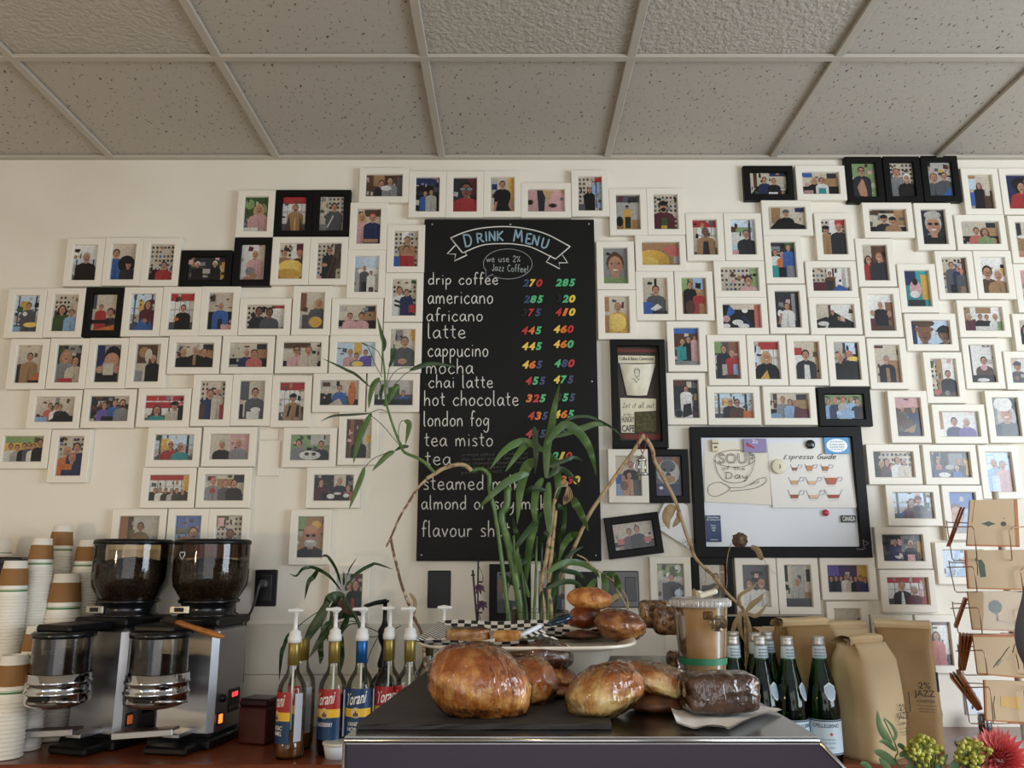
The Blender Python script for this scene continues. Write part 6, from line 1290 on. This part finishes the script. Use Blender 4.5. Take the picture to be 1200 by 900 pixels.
b = MB(); b.lathe([(.0125, .008), (.013, hl*.4), (.0125, hl*.72)], 18); b.build('glass_chimney', glass_w, lt)
# ------------------------------------------------------------------ spiky plant behind the syrup bottles
dp0 = Vector((P(423, 800, 2.64).x, 2.64, CTOP)); dr_ = thing('dracaena', 'dark drooping long-leaved plant behind the syrup bottles', 'plant', dp0)
DQ = lambda px, py, dd=0.0: P(px, py, 2.62+dd)-dp0
stem('trunk', [(430, 850), (428, 790), (424, 745), (418, 725), (409.5, 711), (401, 697)], (.0062, .0050), leaf_d, dr_, 8, 20, DQ)
for pix, w in (([(399,691.5),(386,675.5),(372,667),(363,665),(354,667),(347,675),(339,672)],5.5), ([(373,667),(367,676),(361,683),(357,703)],8), ([(399,684),(393.5,667),(385,653.5),(379,651.5),(373,659)],5), ([(407,686),(418,672),(434,662.5),(442,661),(461,667.5)],5.5),
               ([(405,681),(409.5,667),(418.5,653)],2.5), ([(402.5,686),(402.8,678),(402.8,669)],4), ([(404,698),(393.5,698),(384,703),(379,718),(376,740)],13), ([(384,705),(374,725),(363,742),(352.5,765)],16), ([(394,722),(386,736),(376,749),(362,771)],13),
               ([(408,722),(403,733),(396,746),(394,756)],10), ([(400,745),(399,757),(400,772),(399,788)],11), ([(378,742),(375,760),(376,770),(375,779)],10), ([(346,738),(337,748),(330,764),(327,798)],9), ([(415,722),(400,722),(384,730),(374,745)],8), ([(397,700),(390,712),(386,730),(383,752)],10), ([(420,745),(424,760),(426,780),(425,800)],9)):
    leafo([(x, y, .04*math.sin(x*.6)) for x, y in pix], w, leaf_d, dr_, 'leaf', DQ, 2.6)
for pix in ([(420,728),(400,714),(384,712),(365,722),(347,736)], [(422,729),(405,728),(390,732)], [(424,730),(410,732),(398,745)], [(426,733),(438,738),(445,742)], [(428,745),(440,746),(460,738),(470,733)], [(424,800),(432,770),(440,752),(446,742)]): stem('leaf_stalk', pix, .0014, leaf_d, dr_, 5, 14, DQ)
b = MB(); b.lathe([(0, 0), (.05, 0), (.062, .10), (.065, .10), (.065, .115), (.058, .115), (.055, .10), (0, .098)], 28, (P(430, 850, 2.64).x-dp0.x, 0, 0)); b.build('pot', mat('grey_pot', '#6d6a66', .6), dr_)
# ------------------------------------------------------------------ dried orchid
op = Vector((P(559, 740, 2.6).x, 2.6, CTOP)); orc = thing('dried_orchid', 'withered orchid spikes with purple blooms on black stakes', 'plant', op)
OQ = lambda px, py, dd=0.0: P(px, py, 2.6+dd)-op
b = MB(); b.tube([OQ(554, 668), OQ(557, 705), OQ(560, 740), OQ(562, 850)], .0030, 8); b.tube([OQ(560.5, 654), OQ(560, 690), OQ(560.3, 740), OQ(560, 850)], .0026, 8)
for x, y in ((554.2, 674), (563, 682), (563, 718)): q = OQ(x, y); b.box(q, (.013, .006, .005), .001)
b.build('stake', mat('purple_black_stake', '#2a2030', .6), orc)
stem('flower_stem', [(562, 720), (564, 735), (566, 745), (563, 800), (561, 850)], .0020, deadbark, orc, 6, 14, OQ); stem('flower_stem', [(560, 690), (566, 680), (564, 670), (561, 664)], .0012, deadbark, orc, 6, 10, OQ)
purple = mat('withered_purple_petal', '#6a4863', .7, var=(60, '#472c45'))
for cx, cy in ((561.5, 690), (564.5, 709)):
    b = MB()
    for k in range(7):
        a = k*PI*2/7+.4; r = 7.0
        b.leaf([OQ(cx, cy), OQ(cx+r*.5*math.cos(a), cy+r*.4*math.sin(a)-1, -.01), OQ(cx+r*math.cos(a), cy+r*.75*math.sin(a)+2, -.004)], .013, 0, .5, n=8)
    b.ell(OQ(cx, cy), (.006, .006, .006), 8, 6); b.build('bloom', purple, orc)
b = MB(); b.lathe([(0, 0), (.04, 0), (.05, .09), (.046, .09), (0, .085)], 24); b.build('pot', mat('grey_pot', ''), orc)
# ================================================================== bouquet at the front right
vp = Vector((.88, 1.55, CTOP)); vs_ = thing('flower_vase', 'low ceramic vase below the frame edge holding the bouquet', 'vase', vp)
b = MB(); b.lathe([(0, 0), (.05, 0), (.06, .05), (.045, .09), (.05, .10), (.046, .10), (.04, .09), (0, .02)], 28); b.build('vase_body', mat('white_ceramic', '#d8d5ce', .25), vs_)
DF = 1.5
FQ = lambda px, py, dd=0.0: P(px, py, DF+dd)
def sprig(name, label, cat, build, grp=None):
    t = thing(name, label, cat, vp+Vector((0, 0, .02)), 0, grp); build(lambda px, py, dd=0.0: P(px, py, DF+dd)-t.location, t); return t
sg = mat('sprig_green', '#6f8a5c', .5, var=(30, '#567548')); stm = mat('flower_stem', '#5c7440', .5)
def dahlia(Q, t):
    c = Q(1171, 889); b = MB(); r0 = .052
    axis = Vector((-.25, -.75, .6)).normalized(); M = axis.to_track_quat('Z', 'Y').to_matrix()
    N = 150; ga = PI*(3-math.sqrt(5))
    for i in range(N):
        f = (i+.5)/N; th = .12+f**.75*1.75; a = i*ga; L_ = r0*(.45+.55*min(1, f*1.6))
        dv = M @ Vector((math.sin(th)*math.cos(a), math.sin(th)*math.sin(a), math.cos(th))); up = M @ Vector((0, 0, 1))
        p0 = c+dv*.012; p1 = c+dv*L_*.6+up*.004; p2 = c+dv*L_+up*.012*(1 if f < .6 else -.4)
        sd = dv.cross(up); sd = sd.normalized() if sd.length > .01 else Vector((1, 0, 0)); w = .0042+.003*f
        n2 = sd.cross(dv).normalized()
        vs = [p0-sd*w*.4, p0+sd*w*.4, p1-sd*w+n2*.003, p1+n2*-.001, p1+sd*w+n2*.003, p2]
        b.add(vs, [(0, 3, 2), (0, 1, 3), (1, 4, 3), (2, 3, 5), (3, 4, 5)], 0, True)
    b.build('petals', mat('coral_petal', '#e6686a', .5, var=(18, '#f29a94', .45, .7)), t, recalc=False)
    b = MB(); b.tube(smooth([Vector((0, 0, 0)), Vector((.03, -.01, .05)), c-axis*.02], 10), .0035, 8); b.build('stem', stm, t)
sprig('dahlia', 'large coral pink dahlia at the bottom right corner', 'flower', dahlia)
yel = mat('yellow_green_blossom', '#a8a53c', .6, var=(60, '#c3bf62'))
def filler(cx, cy, spread, n, seed):
    def f(Q, t):
        rn = random.Random(seed); b = MB(); s2 = MB(); root = Q(cx+spread*.3, cy+60)
        for k in range(n):
            a = rn.random()*2*PI; r = spread*math.sqrt(rn.random()); p_ = Q(cx+r*math.cos(a), cy+r*.8*math.sin(a), rn.uniform(-.03, .03))
            s2.tube([root.lerp(p_, .45), p_], .0007, 4)
            for j in range(4): b.ell(p_+Vector((rn.uniform(-.006, .006), rn.uniform(-.006, .006), rn.uniform(-.005, .005))), (.0042, .0042, .0036), 7, 5)
        b.build('blossoms', yel, t); s2.tube([Vector((0, 0, 0)), root.lerp(Q(cx, cy), .4)], .002, 6); s2.build('stems', stm, t)
    return f
sprig('filler_flower', 'yellow-green tiny blossoms in front of the largest coffee bag', 'flower', filler(1084, 880, 20, 60, 1), 'yellow filler blossoms')
sprig('filler_flower', 'yellow-green tiny blossoms touching the dahlia on its left side', 'flower', filler(1140, 884, 20, 70, 2), 'yellow filler blossoms')
def leafy(stem_pix, leaves):
    def f(Q, t):
        b = MB(); b.tube(smooth([Vector((0, 0, 0))]+[Q(*p_) for p_ in stem_pix], 16), .0014, 6); b.build('stem', stm, t)
        for pix, w in leaves:
            b = MB(); b.leaf([Q(*p_) for p_ in pix], w/F*DF, 0, .3, n=12); b.build('leaf', sg, t, recalc=False)
    return f
sprig('leafy_sprig', 'green leafy sprig rising before the largest coffee bag', 'foliage', leafy([(1062, 905), (1052, 880), (1045, 862), (1036, 843)], [([(1045,872),(1037,862),(1031,850),(1028,832)],11), ([(1048,868),(1050,860),(1045,850),(1035,840)],5), ([(1050,880),(1038,870),(1030,869)],8), ([(1050,896),(1040,888),(1030,882),(1024,880)],12), ([(1054,886),(1060,884),(1066,890),(1067,897)],9), ([(1052,872),(1058,876),(1064,885)],7), ([(1045,905),(1036,895),(1030,888)],9)]), 'leafy sprigs')
sprig('leafy_sprig', 'low rounded leaves between the two yellow blossoms', 'foliage', leafy([(1110, 910), (1108, 895)], [([(1098,905),(1104,893),(1111,884)],12), ([(1112,905),(1122,895),(1132,890)],12), ([(1020,905),(1015,897),(1008,894)],10), ([(1075,908),(1070,900),(1060,898)],9)]), 'leafy sprigs')
# ================================================================== pastry case and what stands on it
CZ = CAMZ-0.195
case = thing('pastry_case', 'steel topped pastry display case in the foreground', 'display case', (.08, 1.33, .90))
x0, x1, y0, y1 = -.186-.08, .341-.08, .963-1.33, 1.72-1.33; hz = CZ-.90
ctop = mat('case_steel', '#8b8a8a', .22, 1.0, bump=(90, .03), var=(4, '#7a7876'))
xb = x0+.060                       # the left side runs in towards the back
b = MB(); tp = [(x0, y0), (x1, y0), (x1, y1), (xb, y1)]
b.add([(x, y, hz-.008) for x, y in tp]+[(x, y, hz) for x, y in tp], [(3, 2, 1, 0), (4, 5, 6, 7)]+[(i, (i+1) % 4, 4+(i+1) % 4, 4+i) for i in range(4)]); b.build('top', ctop, case)
b = MB()
pts = [(x0, y0+.002, hz-.008), (x1, y0+.002, hz-.008), (x1+.036, y0+.002, hz-.045), (x1+.036, y0+.002, .0), (x0, y0+.002, 0)]
bk = [(xb if x == x0 else x, y1, z) for x, y, z in pts]
b.add(pts+bk, [(0, 1, 2, 3, 4), (9, 8, 7, 6, 5), (0, 5, 6, 1), (1, 6, 7, 2), (2, 7, 8, 3), (3, 8, 9, 4), (4, 9, 5, 0)]); b.build('case_body', mat('plum_steel', '#342c37', .36, .6, bump=(60, .02)), case)
b = MB(); b.tube([(x0, y0, hz-.004), (x1, y0, hz-.004)], .0028, 8); b.tube([(x1+.001, y0, hz-.006), (x1+.037, y0, hz-.045), (x1+.037, y0, .0)], .0022, 8); b.tube([(x0, y0, hz-.004), (x0, y0, 0)], .002, 8); b.build('edge_trim', mat('bright_steel_edge', '#b5b3b0', .2, 1), case)
# slate board
SZ = CZ+.0005; st_ = thing('slate_board', 'black slate serving board lying under the wrapped pastries', 'slate board', (0, 1.25, SZ))
def edge_pts(z, k):
    c = [(-.180, -.252), (.115, -.252), (.150, .32), (-.134, .32)]; out = []
    for i in range(4):
        a, c2 = c[i], c[(i+1) % 4]
        for j in range(14):
            u = j/14; n1 = noise.noise(Vector((i*7+u*9, k, 0)))*.0022; out.append((a[0]+(c2[0]-a[0])*u+n1, a[1]+(c2[1]-a[1])*u+n1, z+.0008*noise.noise(Vector((u*6, i, 2)))))
    return out
b = MB(); N = 56; b.add(edge_pts(0, 0)+edge_pts(.004, 1)+edge_pts(.006, 2), [(j*N+i, j*N+(i+1) % N, (j+1)*N+(i+1) % N, (j+1)*N+i) for j in range(2) for i in range(N)]+[tuple(range(N))[::-1], tuple(2*N+i for i in range(N))]); b.build('slate', mat('black_slate', '#24221f', .62, bump=(70, .35, .002)), st_)
SL = SZ+.007
crust = bake_mat('golden_crust', '#eab468', '#c67a30', '#b0602a', -.025, .075)
pale = bake_mat('pale_biscuit_crust', '#f6dc9c', '#e6b868', '#c07530', -.016, .036)
darkb = mat('dark_bake', '#74482a', .5, var=(30, '#3a1c0e'), bump=(60, .6, .004))
cling = clear('cling_film', '#fdfbf8', .05, 1.7, bump=(85, 1.0, .006))
def pastry(name, label, cat, c, r, rot, m, seed, amp=.09, wrap=True, low=None, fn2=None):
    """a baked lump; the film around it is a child"""
    t = thing(name, label, cat, c); M = Matrix.Rotation(rot[2], 4, 'Z') @ Matrix.Rotation(rot[1], 4, 'Y') @ Matrix.Rotation(rot[0], 4, 'X')
    fn = lambda v: (1+amp*noise.noise(v*1.7+Vector((seed, 0, 0)))+amp*.5*noise.noise(v*4.5+Vector((0, seed, 0)))+amp*.22*noise.noise(v*11+Vector((0, 0, seed))))*(fn2(v) if fn2 else 1)
    b = MB(); b.ell((0, 0, 0), r, 44, 28, fn=fn, M=M)
    if low is not None: b.v = [(x, y, max(z, low)) for x, y, z in b.v]
    b.build('baked_crust' if m is not darkb else 'baked_body', m, t)
    if wrap:
        b = MB(); w = lambda v: fn(v)*(1.012+.05*abs(noise.noise(Vector((v.x*9+seed, v.y*9, v.z*3))))+.02*noise.noise(v*14))
        b.ell((0, 0, 0), r, 56, 36, fn=w, M=M)
        if low is not None: b.v = [(x, y, max(z, low-.001)) for x, y, z in b.v]
        b.build('film_wrap', cling, t)
    return t
def at(px, py, d): return P(px, py, d)
pastry('wrapped_bread', 'big round glossy bread wrapped in film, tilted on the slate', 'pastry', at(562, 801, 1.065), (.066, .052, .047), (.0, .28, 0), crust, 1, .07, True, None, None)
pastry('wrapped_bread', 'second film-wrapped bread tucked behind the big round one', 'pastry', at(622, 800, 1.16), (.036, .045, .036), (0, -.5, .3), crust, 9, .08)
pastry('wrapped_muffin', 'dark brown film-wrapped bake on top, in front of platter', 'pastry', at(634, 766, 1.215), (.047, .040, .022), (0, .12, .2), darkb, 3, .08)
pastry('wrapped_turnover', 'flat golden wrapped turnover between the two big breads', 'pastry', at(658, 794, 1.20), (.034, .030, .013), (0, .32, 0), crust, 4, .05)
pastry('wrapped_turnover', 'lower flat golden turnover lying on the slate', 'pastry', at(652, 808, 1.185), (.026, .026, .010), (0, .05, 0), crust, 5, .05)
pastry('cheese_biscuit', 'pale golden cheese biscuit in film in the middle', 'pastry', at(708, 811, 1.075), (.052, .045, .032), (0, -.38, 0), pale, 6, .10, True)
pastry('cheese_biscuit', 'golden brown biscuit leaning behind the middle one', 'pastry', at(777, 801, 1.14), (.062, .045, .024), (0, .28, .1), pale, 7, .09, True)
pastry('cheese_biscuit', 'dark lump added as shade beneath the leaning biscuit', 'pastry', at(768, 823, 1.12), (.040, .036, .012), (0, 0, 0), darkb, 8, .05, False)  # no real biscuit: dark lump added for the shadow under the leaning one
# brownie on a napkin
nq = G(848, 842, CZ); nk = thing('napkin', 'folded white paper napkin under the wrapped brownie', 'napkin', (nq.x, nq.y+.01, CZ+.0005))
cor = [G(*p_, CZ)-nk.location for p_ in ((775, 812), (793, 853), (854, 862), (917, 836))]
def nap(u, v, off=0.0):
    p_ = cor[0].lerp(cor[1], v).lerp(cor[3].lerp(cor[2], v), u); e = max(abs(u-.5), abs(v-.5))*2
    return Vector((p_.x, p_.y, .002+off+.006*max(0, e-.75)*4*(.5+.5*math.sin(6*u+3*v))+.0015*noise.noise(Vector((u*4, v*4, 0)))))
nap_m = mat('napkin_paper', '#f3efea', .85, bump=(80, .2))
b = MB(); b.grid(lambda u, v: nap(u, v), 20, 20); b.grid(lambda u, v: nap(u*.985, v*.99, .0012), 20, 20); b.build('paper', nap_m, nk)
bq_ = G(850, 846, CZ); bt = thing('wrapped_brownie', 'dark chocolate brownie slice in film on a white napkin', 'pastry', (bq_.x, bq_.y+.03, CZ+.0065), .12)
def sq(v):
    m = (abs(v.x)**5+abs(v.y)**5+abs(v.z)**5)**(1/5); return 1/m
b = MB(); b.ell((0, 0, .0235), (.045, .030, .0225), 48, 32, fn=lambda v: sq(v)*(1+.05*noise.noise(v*3)+.02*noise.noise(v*9))); b.build('baked_body', mat('chocolate_brownie', '#6a4430', .6, var=(30, '#4a2c1e'), bump=(60, .6, .003)), bt)
b = MB(); b.ell((0, 0, .0240), (.0465, .0315, .0235), 56, 36, fn=lambda v: sq(v)*(1.01+.05*noise.noise(v*3)+.05*abs(noise.noise(Vector((v.x*4+v.z*3, v.y*4, v.z*9)))))); b.build('film_wrap', cling, bt)
# iced coffee
IC = thing('iced_coffee', 'iced milky coffee in clear plastic cup with green stripe', 'cup', (P(828, 800, 1.34).x, 1.36, CZ)); 
h_ = .126; R1, R0 = .0445, .0335
b = MB(); b.lathe([(0, .002), (R0-.002, .002), (R0, 0), (R0+.0008, .004), (R1-.001, h_-.006), (R1, h_-.004)], 44); b.build('cup_wall', clear('clear_cup_plastic', '#fbfaf8', .06, .7), IC)
f = lambda z: R0-.0003+(R1-R0)*z/h_
b = MB(); b.lathe([(0, .004), (f(.004), .004), (f(.05), .05), (f(h_*.93)-.001, h_*.93), (0, h_*.93)], 40); b.build('coffee', mat('milky_coffee', '#9f7a4e', .45, var=(16, '#b3946a', .4, .7)), IC)
b = MB(); b.lathe([(f(.030)+.0021, .030), (f(.040)+.0021, .040)], 44); b.build('green_stripe', mat('green_cup_stripe', '#2c7a58', .4), IC)
b = MB(); rn = random.Random(4)
for k in range(9): a = rn.random()*6.28; b.box((.022*math.cos(a), .022*math.sin(a), h_*.86+.001), (.018, .018, .016), .003, M=Matrix.Rotation(rn.random()*.5, 4, 'X'))
b.build('ice_cubes', clear('ice', '#dcd6cb', .08, 1.5), IC)
b = MB(); b.lathe([(0, h_+.002), (.030, h_+.002), (.032, h_+.005), (.044, h_+.005), (.0475, h_+.002), (.0485, h_-.004), (.0475, h_-.009), (.0455, h_-.009)], 44); b.build('lid', clear('lid_plastic', '#f2efea', .12, 1.6, milk=.35), IC)
b = MB(); n = 44
for k in range(n): a = 2*PI*k/n; b.box((0, 0, 0), (.003, .0022, .010), .0008, M=Matrix.Translation((.0478*math.cos(a), .0478*math.sin(a), h_-.003)) @ Matrix.Rotation(a, 4, 'Z'))
b.build('lid_ribs', clear('lid_plastic', ''), IC)
b = MB(); b.tube([(-.0, .0, h_+.001), (-.002, -.002, h_+.012)], .004, 10); b.build('straw_stub', mat('white_plastic', ''), IC)
q = P(831, 708, 1.33); sw_ = thing('straw_wrapper', 'white paper straw wrapper lying on the iced coffee lid', 'paper', (q.x, q.y, CZ+h_+.008))
b = MB(); b.box((0, 0, .005), (.030, .014, .008), .002, M=Matrix.Rotation(-.28, 4, 'Y')); b.box((-.012, .004, .002), (.016, .018, .005), .002, M=Matrix.Rotation(.3, 4, 'Y')); b.build('paper', mat('white_paper_cup', ''), sw_)
# platter
PT = thing('platter', 'white oblong platter with pale rim carrying wrapped bakes', 'platter', (.022, 1.37, CZ)); pz = P(640, 766, 1.18).z-CZ
def sup(a, rx, ry, k=4):
    c, s_ = math.cos(a), math.sin(a); r = (abs(c)**k+abs(s_)**k)**(-1/k); return (rx*r*c, ry*r*s_)
b = MB(); N = 64; vs = []
prof = [(.10, .11, 0), (.115, .125, .004), (.135, .15, pz-.012), (.163, .187, pz-.004), (.168, .192, pz-.001), (.167, .191, pz+.002), (.155, .178, pz-.001), (.14, .16, pz-.008), (.09, .10, pz-.010)]
for rx, ry, z in prof:
    for k in range(N): x, y = sup(2*PI*k/N, rx, ry); vs.append((x, y, z))
b.add(vs, [(j*N+k, j*N+(k+1) % N, (j+1)*N+(k+1) % N, (j+1)*N+k) for j in range(len(prof)-1) for k in range(N)]+[tuple((len(prof)-1)*N+k for k in range(N)), tuple(range(N))[::-1]], 0, True)
PT.location.z = SL if False else CZ+.0075; b.build('dish', mat('cream_ceramic', '#ddd3c0', .25, coat=.3), PT); PTZ = PT.location.z+pz
def checker(name):
    if name in MATS: return MATS[name]
    m = mat(name, '#ffffff', .6); nt = m.node_tree; at_ = nt.nodes.new('ShaderNodeUVMap'); c = nt.nodes.new('ShaderNodeTexChecker'); c.inputs['Scale'].default_value = 1
    c.inputs['Color1'].default_value = L4('#e2dcd0'); c.inputs['Color2'].default_value = L4('#1b1a1a'); nt.links.new(at_.outputs[0], c.inputs['Vector']); nt.links.new(c.outputs[0], nt.nodes['Principled BSDF'].inputs['Base Color']); return m
def checked_sheet(fn, nu, nv, cu, cv, parent, name='checked_paper'):
    me_b = MB(); me_b.grid(fn, nu, nv); o = me_b.build(name, checker('checked_deli_paper'), parent, recalc=False); uv = o.data.uv_layers.new(name='UVMap')
    for li, l in enumerate(o.data.loops):
        vi = l.vertex_index; i, j = divmod(vi, nv+1); uv.data[li].uv = (i/nu*cu+.001, j/nv*cv+.001)
    return o
cp = thing('checked_paper', 'black and white checked deli paper lining the platter', 'paper', (.022, 1.37, PTZ-.006))
def lin_fn(u, v):
    x = (u-.5)*.315; k = min(1, max(0, (u-.52)/.10)); yf = -.185+.20*k*k*(3-2*k); y = yf+v*(.185-yf); e = max(abs(u-.5)*2, abs(v-.5)*2); return Vector((x, y, .001+.014*max(0, e-.82)/.18+.0015*math.sin(u*14)))
checked_sheet(lin_fn, 36, 36, 26, 30, cp)
cf = thing('checked_paper', 'crumpled checked deli paper standing up below the spoon', 'paper', P(640, 752, 1.26))
tri = [P(598, 756, 1.28)-cf.location, P(628, 734, 1.30)-cf.location, P(682, 766, 1.27)-cf.location, P(612, 778, 1.24)-cf.location]
checked_sheet(lambda u, v: tri[0].lerp(tri[1], u).lerp(tri[3].lerp(tri[2], u), v)+Vector((0, -.012*math.sin(PI*u)*math.sin(PI*v)+.004*noise.noise(Vector((u*5, v*5, 0))), .006*math.sin(PI*u))), 20, 20, 11, 8, cf)
sp_ = thing('serving_spoon', 'dark shiny serving spoon with a white handle above the platter', 'spoon', P(650, 728, 1.30)); sl_ = sp_.location
b = MB(); ax = (P(660, 723, 1.30)-P(634, 733, 1.29)).normalized(); M = Matrix.Translation((.008, 0, .002)) @ ax.to_track_quat('X', 'Z').to_matrix().to_4x4()
b.ell((0, 0, 0), (.022, .017, .006), 24, 12, fn=lambda v: 1, M=M); b.build('bowl', mat('blue_black_steel', '#3e5266', .15, .9), sp_)
b = MB(); b.tube([P(634, 733, 1.29)-sl_, P(610, 745, 1.28)-sl_, P(575, 765, 1.25)-sl_], [.0032, .0036, .004], 10); b.build('handle', mat('white_plastic', ''), sp_)
def slab(name, label, c, dims, rot, m, seed, wrap=True, cat='pastry'):
    t = thing(name, label, cat, c, rot); b = MB(); b.ell((0, 0, 0), [d/2 for d in dims], 36, 24, fn=lambda v: sq(v)*(1+.06*noise.noise(v*3+Vector((seed, 0, 0)))+.05*noise.noise(v*10+Vector((seed, 0, 0))))); b.build('baked_body', m, t)
    if wrap:
        b = MB(); b.ell((0, 0, 0), [d/2 for d in dims], 40, 28, fn=lambda v: sq(v)*(1.04+.06*noise.noise(v*3+Vector((seed, 0, 0)))+.04*abs(noise.noise(v*7)))); b.build('film_wrap', cling, t)
    return t
def onp(px, py, d, h): q = P(px, py, d); q.z = max(q.z, PTZ-.004+h); return q
quiche = mat('quiche_bake', '#d0a05a', .45, var=(40, '#a8682c'), bump=(80, .8, .003)); granola = mat('granola', '#c0945c', .55, var=(110, '#7a4e26', .42, .55), bump=(130, 1, .008))
slab('quiche_slice', 'pale golden slice in white paper at the left of platter', onp(548, 751, 1.27, .013), (.062, .045, .022), .15, quiche, 1)
slab('quiche_slice', 'small golden slice right of the paper-wrapped slice', onp(594, 753, 1.26, .011), (.040, .036, .020), -.1, quiche, 2, False)
pw_ = thing('paper_wrapper', 'crumpled translucent paper around the slice on the left', 'paper', onp(540, 757, 1.24, .004))
b = MB(); b.grid(lambda u, v: Vector(((u-.5)*.10, (v-.5)*.09, .004*noise.noise(Vector((u*6, v*6, 1)))+.012*max(0, abs(u-.5)*2-.7)+.002)), 24, 24); b.build('paper', mat('napkin_paper', ''), pw_)
pastry('danish', 'round dark-edged pastry on top of the stacked pastries', 'pastry', onp(691, 717, 1.40, .06), (.038, .034, .019), (0, .06, 0), bake_mat('brown_glazed_pastry', '#d09350', '#a8642c', '#8a4a20', -.012, .03, .4), 11, .06, False)
pastry('danish', 'dark glazed pastry directly under the round top pastry', 'pastry', onp(686, 736, 1.40, .03), (.031, .030, .019), (0, -.1, 0), mat('dark_glazed_pastry', '#85421e', .35, var=(24, '#4a1c0c'), coat=.2), 12, .08, False)
pastry('danish', 'thin dark red-brown pastry lying flat on checked paper', 'pastry', onp(684, 748, 1.36, .006), (.030, .026, .006), (0, 0, 0), darkb, 13, .05, False)
pastry('wrapped_croissant', 'film-wrapped croissant shining at the right of the stack', 'pastry', onp(727, 737, 1.34, .022), (.040, .036, .025), (0, .15, .2), mat('brown_glazed_pastry', ''), 14, .12)
slab('granola_bar', 'wrapped granola bar standing at the rear of the platter', onp(768, 738, 1.48, .03), (.052, .030, .045), .1, granola, 4)
slab('granola_bar', 'wrapped granola bar nearest the iced coffee', onp(785, 752, 1.44, .022), (.050, .032, .045), -.15, granola, 5)
slab('granola_bar', 'wrapped granola bar lowest beside the platter rim', P(794, 778, 1.44), (.030, .030, .040), .3, granola, 6)
